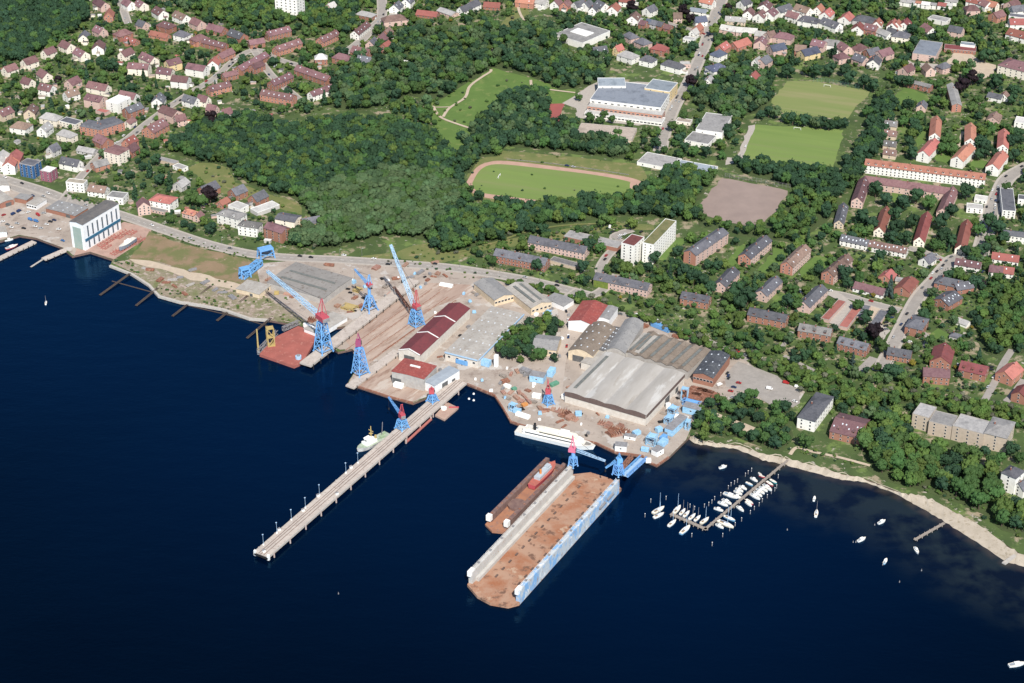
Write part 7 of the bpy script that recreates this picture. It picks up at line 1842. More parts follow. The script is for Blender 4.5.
# little garden sheds
r = random.Random(77); ns = 0
for z, step, seed, dens in ZONES[:6]:
    for x, y in spread(z, 26, seed + 7):
        if ns >= 90 or occ(x, y) or r.random() > .42: continue
        p = Vector((x, y, GZ)); where = ("among the hillside houses", "below the clearing villas", "near the maroon-roofed blocks", "by the sprawling red roof", "among the houses at the top", "round the school hall")[ZONES.index((z, step, seed, dens))]
        L, W, h = r.uniform(3.5, 7), r.uniform(3, 4.5), r.uniform(2.2, 3)
        t = thing('garden_shed', "small garden shed or garage " + where, 'shed', p, r.uniform(0, 3.1), "garden sheds " + where); ns += 1
        m_ = MB(); m_.box((0, 0, h / 2), (L, W, h)); m_.build('wall', wallm(r.choice('wcbpg')), t)
        m_ = MB(); m_.box((0, 0, h + .12), (L + .5, W + .5, .3)); m_.build('roof', roofm(r.choice('ggltdow')), t)
        mark([(x - 3, y - 3), (x + 3, y - 3), (x + 3, y + 3), (x - 3, y + 3)], 1)
# hedge-like shrubs along plots are small bushes
small, GT = [], []
for z, step, seed, dens in ZONES:
    r = random.Random(seed)
    for x, y in spread(z, step, seed):
        if occ(x, y) >= 1 or r.random() > dens: continue
        rad = r.uniform(2.4, 5.2) * (1.0 if r.random() < .8 else 1.25)
        hide = any(occ(x + dx, y + d) == 1 for d in (4, 8, 12, 17) for dx in (-2, 2))
        if hide: rad = r.uniform(1.5, 2.9)
        GT.append((x, y, rad, r.uniform(.95, 1.25), kind(r, [0, 0, 2, 2, 3, 6, 6, 7, 7, 18, 19, 8, 12, 4] if rad > 2.6 else [13, 13, 14, 15, 15, 13, 16 if r.random() < .25 else 13, 17]), ''))
    for x, y in spread(z, step * .62, seed + 100):
        if occ(x, y) >= 1 or r.random() > .5: continue
        small.append((x, y, r.uniform(.8, 2.0), .85, kind(r, [13, 14, 15, 13, 14, 17, 15, 13]), ''))
# bushes along shore, road edges and waste ground
for px, step, seed, dens, lo, hi in (([(114, 262), (128, 258), (150, 285), (140, 276)], 5, 51, .7, .8, 2), ([(150, 284), (200, 296), (250, 310), (300, 318), (298, 324), (200, 304), (160, 294)], 5, 52, .55, .6, 1.7), ([(200, 276), (260, 290), (310, 305), (310, 312), (250, 303), (200, 286)], 6, 53, .3, .6, 1.6),
                                     ([(690, 436), (740, 440), (790, 452), (860, 468), (862, 462), (800, 446), (770, 448), (720, 430)], 5, 54, .75, .8, 2.4), ([(862, 470), (905, 485), (960, 505), (1020, 540), (1030, 530), (960, 498), (905, 480)], 5, 55, .7, .8, 2.4), ([(150, 232), (170, 240), (250, 262), (250, 256), (170, 234)], 5, 56, .7, .7, 1.6),
                                     ([(400, 262), (470, 270), (560, 290), (560, 296), (520, 290), (400, 266)], 7, 57, .35, .7, 2), ([(68, 192), (100, 204), (98, 208), (66, 197)], 4, 58, .9, 1.2, 2.2), ([(466, 176), (500, 150), (640, 165), (652, 190), (600, 200), (476, 202)], 14, 59, .12, .8, 2),
                                     ([(432, 88), (490, 66), (575, 90), (484, 121), (440, 150), (427, 110)], 12, 60, .18, .8, 2.6), ([(395, 252), (498, 230), (655, 225), (548, 246), (440, 264), (370, 262)], 7, 61, .45, .8, 3), ([(188, 168), (230, 168), (302, 214), (240, 198)], 7, 62, .4, .8, 2.6), ([(506, 48), (512, 8), (528, 2), (516, 40)], 8, 63, .4, .8, 3), ([(600, 312), (660, 326), (700, 340), (745, 360), (752, 356), (700, 334), (620, 308)], 5, 64, .7, 1, 2.4)):
    r = random.Random(seed)
    for x, y in spread(px, step, seed):
        if occ(x, y) == 1 or r.random() > dens: continue
        small.append((x, y, r.uniform(lo, hi), .8, kind(r, [13, 14, 15, 14, 13, 17]), ''))

# the largest-looking ones are things of their own, the rest one mass
def looks(t): return t[2] / math.hypot(t[1], CAM_H)
TREES.sort(key=looks, reverse=True)
single, rest = TREES[:300], TREES[300:]
TONEW = {'dark': 'dark green', 'mid': 'green', 'fresh': 'bright green', 'grey': 'grey-green', 'purple': 'dark purple', 'spruce': 'bluish', 'yellow': 'yellow', 'blossom': 'pale flowering'}
SHAPEW = {'round': 'round-crowned', 'wide': 'broad-crowned', 'tall': 'tall', 'cone': 'conical', 'bush': 'bushy'}
cnt = {}
for x, y, rad, hz, k, phrase in single:
    tone, shape, me = VAR[k]
    nm = 'conifer_tree' if shape == 'cone' else ('bush' if shape == 'bush' else 'leafy_tree')
    lab = f"{TONEW[tone]} {SHAPEW[shape]} tree {phrase}" if 'beech' not in phrase and 'bush' not in phrase and 'spruce' not in phrase else f"{SHAPEW[shape]} {phrase}" if tone not in phrase else f"{SHAPEW[shape]} {phrase}"
    t = thing(nm, lab, 'tree' if shape != 'bush' else 'bush', (x, y, GZ), RND.uniform(0, 6.28), "single trees " + phrase)
    o = link('crown', me, t, (0, 0, rad * hz * 1.12 + .6)); o.scale = (rad, rad, rad * hz)
    o = link('trunk', TRUNK, t); hh = rad * hz * 1.15; o.scale = (hh, hh, hh)
GT += rest
scatter("garden_trees", [(x, y, GZ + rad * hz * .98 + .4, rad, rad * hz, k) for x, y, rad, hz, k, _ in GT], "garden trees of every green scattered between the houses", "garden trees")
scatter("shrubbery", [(x, y, GZ + rad * .55, rad, rad * hz, k) for x, y, rad, hz, k, _ in small], "low garden shrubs, hedges and scrub between houses and along banks", "shrubs")
# ------------------------------------------------------------------ vehicles
CARM = {}
CARC = {'white': (.75, .75, .74), 'silver': (.42, .43, .44), 'black': (.018, .018, .02), 'dark blue': (.02, .04, .11), 'red': (.36, .03, .03), 'blue': (.06, .18, .42), 'grey': (.16, .165, .17)}


def car_mesh(col, van=False):
    if (col, van) in CARM: return CARM[(col, van)]
    m_ = MB()
    L, W = (5.2, 2.0) if van else (4.4, 1.8); h = W / 2
    prof = [(-L / 2, .35), (-L / 2, .85), (-L / 2 + .25, 1.0), (L / 2 - .3, .9), (L / 2, .7), (L / 2, .35)] if not van else [(-L / 2, .35), (-L / 2, 2.05), (L / 2 - 1.4, 2.1), (L / 2 - .8, 1.2), (L / 2, 1.0), (L / 2, .35)]
    def ex(pr, w0, w1, mi):
        n = len(pr); vs = [(x, -(w0 if z < 1.0 else w1), z) for x, z in pr] + [(x, (w0 if z < 1.0 else w1), z) for x, z in pr]
        m_.raw(vs, [[i, (i + 1) % n, n + (i + 1) % n, n + i] for i in range(n)] + [list(range(n))[::-1], list(range(n, 2 * n))], mi)
    ex(prof, h, h if van else h * .97, 0)
    if not van:
        ex([(-L * .40, .97), (-L * .30, 1.42), (L * .08, 1.45), (L * .27, .95)], h * .9, h * .78, 1)
        m_.prism([(-L * .28, -h * .74), (L * .06, -h * .74), (L * .06, h * .74), (-L * .28, h * .74)], 1.43, 1.49, 0)
    else:
        m_.face([(L / 2 - 1.36, -h * .85, 2.0), (L / 2 - 1.36, h * .85, 2.0), (L / 2 - .78, h * .85, 1.25), (L / 2 - .78, -h * .85, 1.25)], 1)
    for x in (-L * .31, L * .31):
        for sg in (-1, 1): m_.cyl((x, sg * (h - .18), .33), (x, sg * (h + .02), .33), .33, n=10, mi=2)
    CARM[(col, van)] = m_.mesh("parked_car", [mat("car_paint_" + col.replace(' ', '_'), CARC[col], tuple(v * .9 for v in CARC[col]), .8, .3), M_GLASS, M_TIRE])
    return CARM[(col, van)]


CARN = {}


def car(q, a, col, where, group, van=False):
    p = at(q, GZ + .3)
    key = (col, van, where); CARN[key] = CARN.get(key, 0) + 1
    lab = f"{col} {'van' if van else 'car'} {where}" if CARN[key] == 1 else f"{ORD[CARN[key] - 1]} {col} {'van' if van else 'car'} {where}"
    o = link("parked_van" if van else "parked_car", car_mesh(col, van), None, (p.x, p.y, GZ + CARZ), heading(q, a))
    tag(o, lab, 'van' if van else 'car', group)


CARZ = .75
def cars(fr, items, where, group, default=0):
    for it in sorted(items, key=lambda t: t[0]):
        x, y, col = it[:3]; a = it[3] if len(it) > 3 else default
        car(fr(x, y), a, col, where, group, len(it) > 4)


cars(G4, [(345, 225, 'black', 55), (350, 238, 'dark blue', 55), (352, 250, 'black', 55), (403, 275, 'red', -10), (378, 297, 'dark blue', -10), (362, 317, 'red', -10), (372, 350, 'silver', -20), (690, 370, 'white', -20), (490, 465, 'white', 40), (305, 285, 'white', 25, 1), (560, 305, 'white', -12, 1), (645, 275, 'red', -12, 1), (705, 298, 'white', -15, 1)], "in the car park behind the brick workshop, counted from the workshop", "vehicles in the shipyard car park")
cars(G2, [(352, 130, 'black', 10), (345, 145, 'dark blue', 10), (318, 170, 'black', 10), (316, 188, 'black', 10), (318, 205, 'grey', 10), (425, 125, 'black', 50), (395, 180, 'dark blue', 50), (437, 270, 'white', 10), (685, 385, 'silver', 60)], "on the street beside the garage court, counted from the left", "cars by the garage court")
cars(G2, [(855, 398, 'black', 0), (855, 412, 'black', 0), (870, 450, 'white', 30), (840, 500, 'silver', 40)], "in the yard beside the bright orange-roofed house", "cars in the yard by the orange-roofed house")
cars(K8, [(195, 265, 'black', 50), (180, 300, 'silver', 50), (90, 345, 'white', 50), (600, 330, 'dark blue', 30), (630, 300, 'silver', 40), (940, 260, 'black', 30), (650, 255, 'white', 40), (20, 520, 'grey', 50)], "on the street fork at the right, counted from the left", "cars at the street fork")
cars(K7, [(730, 215, 'dark blue', 80), (725, 260, 'white', 80), (640, 280, 'black', 80), (620, 410, 'black', 70), (700, 110, 'white', 60), (755, 75, 'silver', 60), (735, 150, 'red', 80), (690, 200, 'silver', 80), (800, 180, 'white', 70, 1)], "on the wide street beside the white flat-roofed hall", "cars on the wide street")
cars(PX, [(374, 259.5, 'white', -3), (388, 265, 'black', -3), (435, 264.5, 'black', -5), (344, 256, 'white', -3), (311, 258, 'black', -6), (300, 256.8, 'black', -8), (152, 226, 'white', -25), (190, 239, 'silver', -20), (22, 184, 'black', -25), (48, 194, 'white', -22), (557, 286, 'black', -12), (525, 278, 'silver', -12), (230, 249, 'grey', -12), (100, 207, 'dark blue', -20), (5, 178, 'white', -25), (86, 206, 'silver', -20)], "driving on the harbour road, counted from the left", "cars on the harbour road")
cars(K2, [(630, 105, 'dark blue', 65), (655, 80, 'white', 65), (470, 445, 'dark blue', 65), (550, 290, 'black', 60), (478, 430, 'white', 65), (600, 150, 'silver', 65), (440, 560, 'grey', 65), (690, 40, 'red', 65), (560, 210, 'silver', 40)], "on the long street climbing to the top edge", "cars on the long street")
cars(F7, [(760, 120, 'blue', -10, 1), (850, 130, 'black', 20), (880, 145, 'white', 20), (825, 225, 'red', 40), (820, 240, 'black', 40), (965, 130, 'black', 30), (880, 155, 'silver', 20), (840, 110, 'white', 70, 1), (630, 330, 'black', -12), (900, 140, 'white', 30)], "in the yard behind the tenements", "vehicles behind the tenements")
cars(J2, [(265, 380, 'black', -10), (285, 372, 'dark blue', -10), (125, 415, 'black', -10), (40, 395, 'grey', -10), (70, 340, 'dark blue', 30, 1), (100, 325, 'dark blue', 30, 1), (160, 370, 'blue', -20, 1), (190, 378, 'blue', -20, 1), (200, 345, 'red', -30, 1), (15, 380, 'white', 10), (245, 395, 'white', -10), (20, 345, 'red', 20), (230, 335, 'silver', 10), (90, 390, 'silver', -10), (185, 405, 'white', -10), (60, 410, 'white', -10), (150, 330, 'white', 20), (215, 415, 'silver', 5), (330, 480, 'blue', -20), (310, 420, 'white', 0)], "on the left harbour yard, counted from the left", "vehicles on the left harbour yard")
cars(F2, [(440, 195, 'white', 40), (85, 262, 'white', 60), (75, 268, 'silver', 60), (395, 200, 'silver', 40), (480, 75, 'white', 60), (488, 90, 'silver', 60), (510, 60, 'black', 60), (240, 135, 'silver', 20), (190, 338, 'silver', 10)], "on the streets between the maroon-roofed brick blocks", "cars between the brick blocks")
cars(F3, [(935, 588, 'white', 60), (220, 665, 'dark blue', -8), (245, 670, 'silver', -8), (640, 430, 'white', 60), (655, 405, 'silver', 60), (700, 300, 'white', 70)], "beside the gymnasium and the running track", "cars by the sports grounds")
cars(F1, [(495, 545, 'white', 40), (580, 470, 'white', 40), (540, 510, 'dark blue', 40), (700, 408, 'silver', 40), (500, 75, 'silver', 80), (515, 95, 'white', 80), (925, 260, 'silver', 40), (945, 240, 'white', 40)], "on the hillside streets at the upper left", "cars on the hillside streets")

# ------------------------------------------------------------------ yard goods
def goods(name, label, cat, q, a, dims, m, group=None, z=GZ, style='container'):
    p = at(q, z + dims[2] / 2); t = thing(name, label, cat, (p.x, p.y, z + .55), heading(q, a), group)
    L, W, H = dims
    if style == 'container':
        m_ = MB(); m_.box((0, 0, H / 2), (L, W, H))
        for k in range(int(L / .8)):
            x = -L / 2 + .4 + .8 * k
            for sg in (-1, 1): m_.box((x, sg * (W / 2 + .04), H / 2), (.35, .1, H * .86))
        m_.build("box", m, t)
        m_ = MB(); m_.box((L / 2 + .05, 0, H / 2), (.1, W * .9, H * .9)); m_.build("door", m, t)
    elif style == 'hut':
        m_ = MB(); m_.box((0, 0, H / 2), (L, W, H)); m_.build("wall", m, t)
        m_ = MB(); m_.box((0, 0, H + .1), (L + .5, W + .5, .25)); m_.build("roof", M_STEEL, t)
        link("window", window_mesh(1.4, 1.0), t, (0, -W / 2 - .04, H * .55))
    elif style == 'stack':
        m_ = MB(); r = random.Random(int(q[0] * 7 + q[1] * 13))
        zz = 0
        for k in range(3):
            for j in range(int(W / 1.1)):
                m_.box((r.uniform(-.4, .4), -W / 2 + .55 + 1.1 * j, zz + H / 6), (L * r.uniform(.75, 1), .9, H / 3 * .9), r.uniform(-.05, .05))
            zz += H / 3
        m_.build("pile", m, t)
        m_ = MB()
        for x in (-L * .3, L * .3): m_.box((x, 0, -.25), (.4, W, .5))
        m_.build("bearer", M_WOOD, t)
    elif style == 'section':
        m_ = MB(); r = random.Random(int(q[0] * 7 + q[1] * 13))
        m_.box((0, 0, H * .12), (L, W, H * .24))
        m_.build("plate", m, t)
        for k in range(4):
            m_ = MB(); m_.box((-L / 2 + L * (k + .5) / 4, 0, H * .24 + H * .35), (.3, W * .9, H * r.uniform(.4, .75))); m_.build("rib", m, t)
    elif style == 'frame':
        m_ = MB()
        m_.truss((-L / 2, 0, H / 2), (L / 2, 0, H / 2), W, H, max(2, int(L / 3)), .5); m_.build("frame", m, t)
        m_ = MB(); m_.box((0, 0, H + .15), (L * .7, W * .8, .3)); m_.build("platform", m, t)
    return t


M_LB = mat("light_blue_paint", (.20, .40, .60), (.34, .52, .68), .5, .5, rnd=.06)
M_OR = mat("orange_goods", (.55, .25, .08), (.45, .2, .07), .5)
M_SECT = mat("primed_steel", (.30, .15, .11), (.36, .24, .19), .4, .8, rnd=.15)
M_GRN = mat("green_goods", (.08, .22, .14), (.12, .28, .2), .5)
# blue gear on the quay at the floating dock
QG = "blue gear on the dock quay"
for lab, x, y, a, d, st, m in (
    ("longest light blue container with pale roof on the dock quay", 425, 350, 42, (24, 7, 6), 'hut', M_LB), ("tall light blue steel tower block at the inner end of the blue gear", 492, 110, 60, (5, 5, 11), 'frame', M_LB), ("white and blue double cabin near the inner end of the blue gear", 550, 225, -14, (14, 8, 6), 'hut', M_LB),
    ("dark blue stacked frame behind the double cabin", 545, 180, -14, (15, 4, 4), 'frame', M_BLUE), ("light blue machine frame beside the round white tank", 405, 235, 40, (8, 6, 6), 'frame', M_LB), ("light blue tank frame between quay road and longest container", 375, 300, 42, (9, 5, 5), 'frame', M_LB),
    ("white low container beside the light blue machine frame", 465, 290, -12, (11, 4, 3), 'container', M_WHITEP), ("small light blue crate nearest the quay road", 295, 378, 20, (5, 4, 3.5), 'container', M_LB), ("light blue lattice frame behind the white quay cabin", 245, 455, 50, (9, 7, 7), 'frame', M_LB),
    ("light blue container beside the lattice frame", 325, 480, 42, (9, 5, 4), 'container', M_LB), ("white quay cabin with dark roof at the outer corner", 285, 545, 30, (8, 6, 5), 'hut', M_WHITEP), ("small blue box at the gangway end of the quay", 190, 530, -10, (6, 3, 3), 'container', M_LB), ("white bollard block at the outer quay corner", 215, 615, 0, (4, 3, 3), 'container', M_WHITEP),
    ("grey engine part between the light blue frames", 345, 410, 40, (5, 3, 3), 'section', M_STEEL), ("light blue end frame beside the trees", 515, 340, 60, (6, 3, 7), 'frame', M_LB), ("blue box with dark top between the frames", 330, 440, 40, (6, 4, 3), 'container', M_BLUE)):
    goods('quay_' + {'hut': 'cabin', 'frame': 'lattice', 'container': 'container', 'section': 'machine_part'}[st], lab, {'hut': 'cabin', 'frame': 'steel frame', 'container': 'container', 'section': 'machine part'}[st], P6(x, y), a, d, m, QG, style=st)
q = P6(365, 215); t = thing('tank', "round white tank beside the light blue machine frame", 'tank', at(q, GZ) + Vector((0, 0, .5)))
m_ = MB(); m_.cyl((0, 0, 0), (0, 0, 4), 2.2, n=14); m_.build("shell", M_WHITEP, t); m_ = MB(); m_.cyl((0, 0, 4), (0, 0, 4.6), 2.2, .6, 14); m_.build("lid", M_WHITEP, t)
# rusty frames under trees, stacks
for i, (x, y, a) in enumerate(((560, 110, -15), (610, 130, -15), (650, 92, -15), (545, 140, -15), (690, 110, -15), (600, 80, -15))):
    goods('steel_stack', f"stack of rusty steel sections beside the shipyard trees, {ORD[i]} from the blue gear", 'steel stack', P6(x, y), a, (16, 6, 3), M_RUST, "rusty stacks", style='stack')
# sections lying on the yard before the largest hall
for i, (x, y, a, m, st) in enumerate(((275, 275, -15, M_SECT, 'section'), (310, 290, 40, M_SECT, 'section'), (345, 315, -20, M_RUST, 'section'), (380, 300, 40, M_SECT, 'section'), (415, 325, -20, M_RUST, 'section'), (365, 345, 10, M_SECT, 'section'), (330, 345, -40, M_RUST, 'stack'),
                                      (15, 195, -10, M_SECT, 'section'), (45, 215, 20, M_RUST, 'section'), (85, 245, -20, M_SECT, 'section'), (60, 240, 30, M_SECT, 'stack'))):
    goods('ship_section', "rusty steel ship section lying on the yard before the largest hall", 'steel section', H8(x, y), a, (8, 5, 3), m, "ship sections on the yard", style=st)
goods('skip_boat', "small white work launch standing on the yard beside the ship sections", 'launch', H8(450, 368), -10, (9, 4, 3), M_WHITEP, style='hut'); goods('container', "light blue container beside the white work launch", 'container', H8(490, 340), 20, (6, 4, 3), M_LB)
goods('container', "light blue crate on the yard left of the ship sections", 'container', H8(118, 218), 0, (5, 4, 3), M_LB)
goods('quay_cabin', "white cabin with rusty foot on the quay edge before the gangway", 'cabin', (621, 447.5), -5, (9, 6, 5), M_WHITEP, style='hut')
goods('container_row', "pale blue container row under the brown front of the largest hall", 'container', H8(95, 135), -15, (17, 3, 3), M_LB); goods('container', "white container at the left corner of the largest hall", 'container', H8(35, 112), -25, (6, 4, 4), M_WHITEP)
# yard in front of the island trees
for lab, x, y, a, d, st, m in (("white and blue tarpaulin shelter before the island trees", 215, 215, -10, (12, 8, 6), 'hut', M_LB), ("light blue container beside the tarpaulin shelter", 292, 185, 55, (9, 5, 5), 'container', M_LB), ("grey open shed at the left of the tarpaulin shelter", 145, 182, -20, (9, 5, 4), 'hut', M_STEEL),
                               ("flat green skip below the tarpaulin shelter", 308, 252, 25, (8, 4, 2), 'container', M_GRN), ("light blue machine on the quay edge", 75, 385, -20, (6, 4, 6), 'frame', M_LB), ("light blue box beside the quay-edge machine", 98, 405, -10, (6, 4, 3), 'container', M_LB), ("white long box on the quay edge behind the ferry stern", 130, 432, -18, (12, 4, 2.5), 'container', M_WHITEP),
                               ("white box beside the small yard crane", 208, 320, -10, (7, 4, 3), 'container', M_WHITEP), ("green crate on the quay yard", 80, 280, 20, (4, 3, 2), 'container', M_GRN), ("white tub on the quay yard", 42, 265, -20, (6, 3, 2.5), 'container', M_WHITEP), ("orange crate on the quay yard", 140, 370, 20, (5, 3, 2), 'container', M_OR)):
    goods({'hut': 'yard_shelter', 'frame': 'yard_machine', 'container': 'container'}[st], lab, {'hut': 'shelter', 'frame': 'machine', 'container': 'container'}[st], P3(x, y), a, d, m, style=st)
r = random.Random(5)
for i, (x, y) in enumerate(((30, 235), (60, 300), (20, 300), (110, 300), (140, 320), (165, 350), (120, 350), (95, 330), (160, 290), (190, 350), (230, 390), (260, 400), (300, 395), (330, 410), (240, 410), (350, 430), (400, 270), (415, 290), (40, 330), (20, 205), (60, 195), (100, 180))):
    goods('scrap_stack', "heap of rusty steel plates and timber lying on the quay yard", 'scrap stack', P3(x, y), r.uniform(-60, 60), (r.uniform(4, 8), r.uniform(3, 5), r.uniform(1, 2.2)), r.choice((M_RUST, M_SECT, M_WOOD, M_SECT)), "scrap stacks on the quay yard", style='stack')
# left yard near the slipways
for lab, x, y, a, d, m, st in (("yellow steel frame grid lying beside the crane jetty", 665, 450, -15, (14, 8, 2), M_YEL, 'frame'), ("yellow grid lying behind the larger yellow frame", 705, 360, -15, (7, 6, 2), M_YEL, 'frame'), ("long white ribbed trailer beside the low grey shed", 625, 335, 28, (24, 4, 4), M_WHITEP, 'container'), ("blue end box of the white trailer", 682, 318, 28, (4, 4, 3), M_LB, 'container'),
                               ("white bulkhead at the back of the red dock pontoon", 470, 555, -22, (18, 2, 4), M_WHITEP, 'container'), ("red machine beside the white bulkhead", 470, 510, -10, (7, 5, 4), M_RUST, 'section'), ("yellow block by the shore shed", 290, 375, 0, (4, 3, 2.5), M_YEL, 'container')):
    goods({'frame': 'steel_grid', 'container': 'trailer', 'section': 'machine_part'}[st], lab, {'frame': 'steel grid', 'container': 'trailer', 'section': 'machine part'}[st], F6(x, y), a, d, m, style=st)
for i, (x, y) in enumerate(((560, 480), (600, 440), (690, 400), (720, 440), (850, 340), (880, 380), (830, 420), (900, 300), (560, 520), (350, 380), (380, 390), (320, 370), (250, 305), (560, 230), (800, 245), (470, 315), (520, 325))):
    goods('scrap_stack', "stack of brown timber and steel beside the slipways", 'scrap stack', F6(x, y), r.uniform(-30, 40), (r.uniform(5, 10), r.uniform(3, 6), r.uniform(1, 2)), r.choice((M_RUST, M_WOOD, M_SECT)), "stacks beside the slipways", style='stack')
for i, (x, y) in enumerate(((20, 130), (80, 160), (40, 180), (110, 190), (150, 165), (60, 260), (20, 280), (130, 250), (190, 235), (170, 300), (100, 330), (140, 120), (230, 120))):
    goods('steel_stack', "stack of steel parts on the upper slipway ground", 'steel stack', F7(x, y - 0 + 130), r.uniform(10, 50), (r.uniform(5, 11), r.uniform(3, 5), r.uniform(1, 2)), r.choice((M_RUST, M_STEEL, M_WOOD, M_WHITEP, M_SECT)), "stacks on the upper slipway", style='stack') if (x, y) in ((20, 130), (80, 160), (40, 180), (110, 190), (150, 165), (140, 120)) else None
goods('covered_load', "white covered load on the upper slipway ground", 'covered load', F7(185, 342), -10, (12, 4, 2), M_WHITEP)
for i, (x, y) in enumerate(((250, 648), (335, 650), (385, 645))):
    goods('container', ("bright blue container", "light blue and white container", "tall white tank")[i] + " before the broad low shipyard hall", 'container', F7(x, y), -15, ((11, 4, 4), (12, 5, 5), (3, 3, 11))[i], (M_BLUE, M_LB, M_WHITEP)[i])
for i, (x, y) in enumerate(((590, 455), (605, 435), (545, 460), (560, 487))):
    goods('yard_machine', ("light blue machine frame", "dark machine", "small white box", "red skip")[i] + " on the yard behind the island trees", 'machine', F7(x, y), 40, ((9, 4, 3), (4, 3, 2), (4, 3, 2), (9, 3, 2))[i], (M_LB, M_STEEL, M_WHITEP, M_OR)[i], style=('frame', 'section', 'container', 'container')[i])
goods('roof_box', "long blue trailer parked beside the bank above the striped ridge hall", 'trailer', G5(825, 292), -22, (19, 5, 4), M_BLUE)
for i, (x, y) in enumerate(((725, 290), (745, 285), (960, 330), (900, 340))):
    goods('scrap_stack', "brown stack beside the wooded bank behind the striped ridge hall", 'scrap stack', G5(x, y), -20, (7, 4, 2), M_RUST, "stacks beside the bank", style='stack')
goods('white_lorry', "white lorry box on the quay before the red-roofed hall", 'lorry', G6(300, 285), -15, (8, 4, 3.6), M_WHITEP)
goods('tarpaulin', "white covered pallet on the yard left of the largest hall", 'covered load', G5(435, 490), -10, (6, 3, 2), M_WHITEP)
# small loose goods all over the yard
YARD = ([(430, 300), (480, 290), (520, 300), (545, 318), (500, 345), (470, 375), (440, 372)], [(470, 378), (500, 366), (548, 372), (560, 400), (640, 425), (650, 440), (625, 446), (560, 430), (520, 418), (505, 402)], [(350, 275), (420, 270), (465, 278), (430, 288), (400, 300), (360, 312), (330, 320)], [(560, 318), (572, 312), (568, 370), (556, 400)], [(650, 420), (690, 385), (698, 400), (668, 440)])
r = random.Random(9); KN = (("pale pallet load", M_WHITEP, (2.6, 2, 1.6)), ("rusty steel bundle", M_RUST, (6, 1.6, 1)), ("grey crate", M_STEEL, (3, 2.2, 2)), ("brown timber bundle", M_WOOD, (5, 2, 1.2)), ("light blue crate", M_LB, (3, 2.4, 2)), ("dark plate stack", M_BLACK, (4, 2.4, .8)))
for k, z in enumerate(YARD):
    zn = ("beside the broad low hall", "between the quay and the largest hall", "on the upper slipway ground", "along the yard road", "beside the blue quay gear")[k]
    for x, y in spread(z, 11, 200 + k):
        if occ(x, y) == 1 or r.random() > .5: continue
        nm, m, (L, W, H) = r.choice(KN); f_ = r.uniform(.7, 1.3)
        t = thing(nm.split(' ', 1)[1].replace(' ', '_'), f"{nm} lying {zn}", nm.split()[-1], (x, y, GZ + .6), r.uniform(0, 3), "loose goods " + zn)
        m_ = MB(); q = r.uniform(-.2, .2); m_.box((0, 0, H * .3), (L * f_, W * f_, H * .6)); m_.box((q, 0, H * .8), (L * f_ * .8, W * f_ * .85, H * .4), q); m_.build('load', m, t)
        m_ = MB()
        for s_ in (-.3, .3): m_.box((L * s_, 0, -.12), (.25, W, .24))
        m_.build('bearer', M_WOOD, t)
# cars parked along the residential streets
r = random.Random(12); nc = 0
for pts in ROADS[2:]:
    for i in range(0, len(pts) - 1):
        if r.random() > .33 or nc > 110: continue
        a_, b_ = Vector(pts[i]), Vector(pts[i + 1]); d = (b_ - a_).normalized(); s_ = Vector((-d.y, d.x, 0)) * r.choice((-2.6, 2.6)); p = a_.lerp(b_, r.random()) + s_
        col = r.choice(('white', 'silver', 'black', 'dark blue', 'red', 'grey', 'silver', 'black')); nc += 1
        o = link("parked_car", car_mesh(col), None, (p.x, p.y, GZ + CARZ), math.atan2(d.y, d.x)); tag(o, f"{col} car parked along a residential street", 'car', f"{col} cars parked along residential streets")
# rubble and slip rails on the bank
for i, (x, y) in enumerate(((640, 520), (665, 530), (690, 520), (720, 510), (580, 475), (760, 540), (740, 575), (860, 560), (890, 570), (600, 480), (930, 590), (770, 480), (700, 545), (820, 530))):
    goods('rubble_stack', "grey heap of concrete and timber on the rubble bank", 'rubble heap', F5(x, y), r.uniform(-40, 40), (r.uniform(6, 11), r.uniform(3, 5), r.uniform(.8, 1.6)), r.choice((M_CONC, M_RUST, M_STEEL)), "heaps on the rubble bank", style='stack')
# goals, fence posts at pitches
for lab, q, a in (("white football goal at the near side of the lower pitch", H1(440, 398), -8), ("white football goal at the far side of the upper pitch", H1(610, 155), -8), ("white football goal on the oval sports field", J3(392, 462), 60)):
    p = at(q, GZ); t = thing('football_goal', lab, 'goal', p, heading(q, a))
    for x in (-3.66, 3.66):
        m_ = MB(); m_.box((x, 0, 1.6), (.3, .3, 2.5)); m_.beam((x, 0, 2.6), (x, 1.8, .3), .15); m_.build("post", M_WHITEP, t)
    m_ = MB(); m_.box((0, 0, 2.7), (7.6, .3, .3)); m_.build("crossbar", M_WHITEP, t)
    m_ = MB()
    for k in range(9): m_.beam((-3.6 + .9 * k, 0, 2.6), (-3.6 + .9 * k, 1.8, .3), .06)
    m_.build("net", M_WHITEP, t)
def fence(name, label, px, h, m):
    pts = [at(p) for p in px]; c = pts[0]
    t = thing(name, label, 'fence', c)
    m_ = MB(); pm = MB()
    for i in range(len(pts) - 1):
        a_, b_ = pts[i] - c, pts[i + 1] - c; n_ = max(1, int((b_ - a_).length / 4))
        for k in range(n_ + 1):
            s = a_.lerp(b_, k / n_); pm.beam(s, s + Vector((0, 0, h)), .18)
        for z in (.3, .5, .8, 1.0):
            m_.beam(a_ + Vector((0, 0, h * z)), b_ + Vector((0, 0, h * z)), .10)
    m_.build("rails", m, t); pm.build("posts", m, t)
fence('ball_fence', "green ball fence behind the upper football pitch", H1((530, 128), (600, 128), (750, 158), (790, 170)), 5, mat("fence_green", (.10, .2, .15), (.12, .22, .17)))
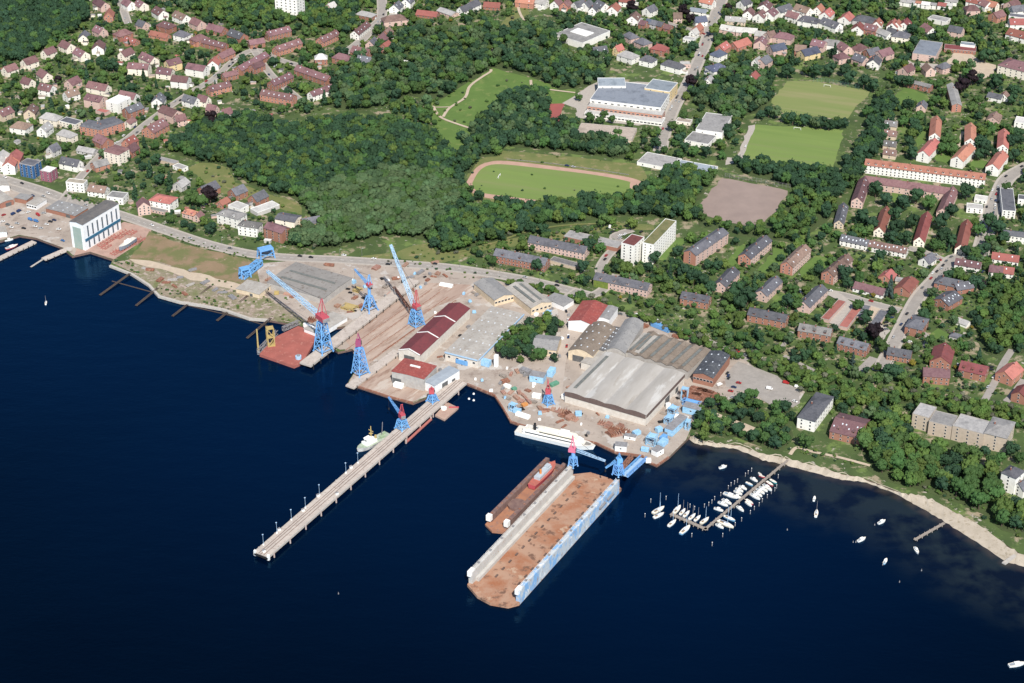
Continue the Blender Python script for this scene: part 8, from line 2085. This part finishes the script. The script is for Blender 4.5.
fence('pitch_fence', "grey fence with tall posts along the upper edge of the clay pitch", F8((340, 26), (430, 40), (520, 56), (600, 72)), 5, M_STEEL)
fence('pitch_rail', "low white rail round the far side of the oval sports field", J3((420, 392), (600, 410), (760, 432), (900, 454)), 1.1, M_STEEL)
for i, q in enumerate(((205, 250), (222, 245), (233, 248), (263, 254), (340, 257), (362, 256), (420, 262), (460, 268), (130, 214), (90, 203), (165, 229), (500, 273), (540, 281))):
    p = at(q); t = thing('street_lamp', f"grey street lamp beside the harbour road, {ORD[i]} of the row", 'street lamp', p, 0, "street lamps on the harbour road")
    m_ = MB(); m_.cyl((0, 0, 0), (0, 0, 8), .12, .08, 6); m_.build("post", M_STEEL, t); m_ = MB(); m_.beam((0, 0, 8), (1.2, 0, 8.2), .12); m_.box((1.3, 0, 8.15), (.8, .3, .15)); m_.build("lamp_head", M_TRIM, t)

# ------------------------------------------------------------------ light
SUN_EL, SUN_AZ = math.radians(46), math.radians(11)       # sun behind the camera, a touch to the right
w = bpy.data.worlds.new("World"); SC.world = w; w.use_nodes = True
nt = w.node_tree; bg = nt.nodes["Background"]
sky = nt.nodes.new("ShaderNodeTexSky"); sky.sky_type = 'NISHITA'; sky.sun_disc = False
sky.sun_elevation = SUN_EL; sky.sun_rotation = PI - SUN_AZ
sky.air_density = 1.0; sky.dust_density = .6; sky.ozone_density = 1.5
nt.links.new(sky.outputs[0], bg.inputs[0]); bg.inputs[1].default_value = .09
sd = bpy.data.lights.new("sun", 'SUN'); sd.energy = 4.7; sd.angle = math.radians(.53); sd.color = (1.0, .945, .86)
so = bpy.data.objects.new("sun", sd); COL.objects.link(so)
d = Vector((-math.sin(SUN_AZ) * math.cos(SUN_EL), math.cos(SUN_AZ) * math.cos(SUN_EL), -math.sin(SUN_EL)))
so.rotation_euler = d.to_track_quat('-Z', 'Y').to_euler(); so.location = (0, 0, 1500)
SC.view_settings.view_transform = 'Standard'
SC.view_settings.look = 'None'
SC.view_settings.exposure = .5
SC.view_settings.gamma = 1.0
SC.render.engine = 'CYCLES'
SC.cycles.max_bounces = 5
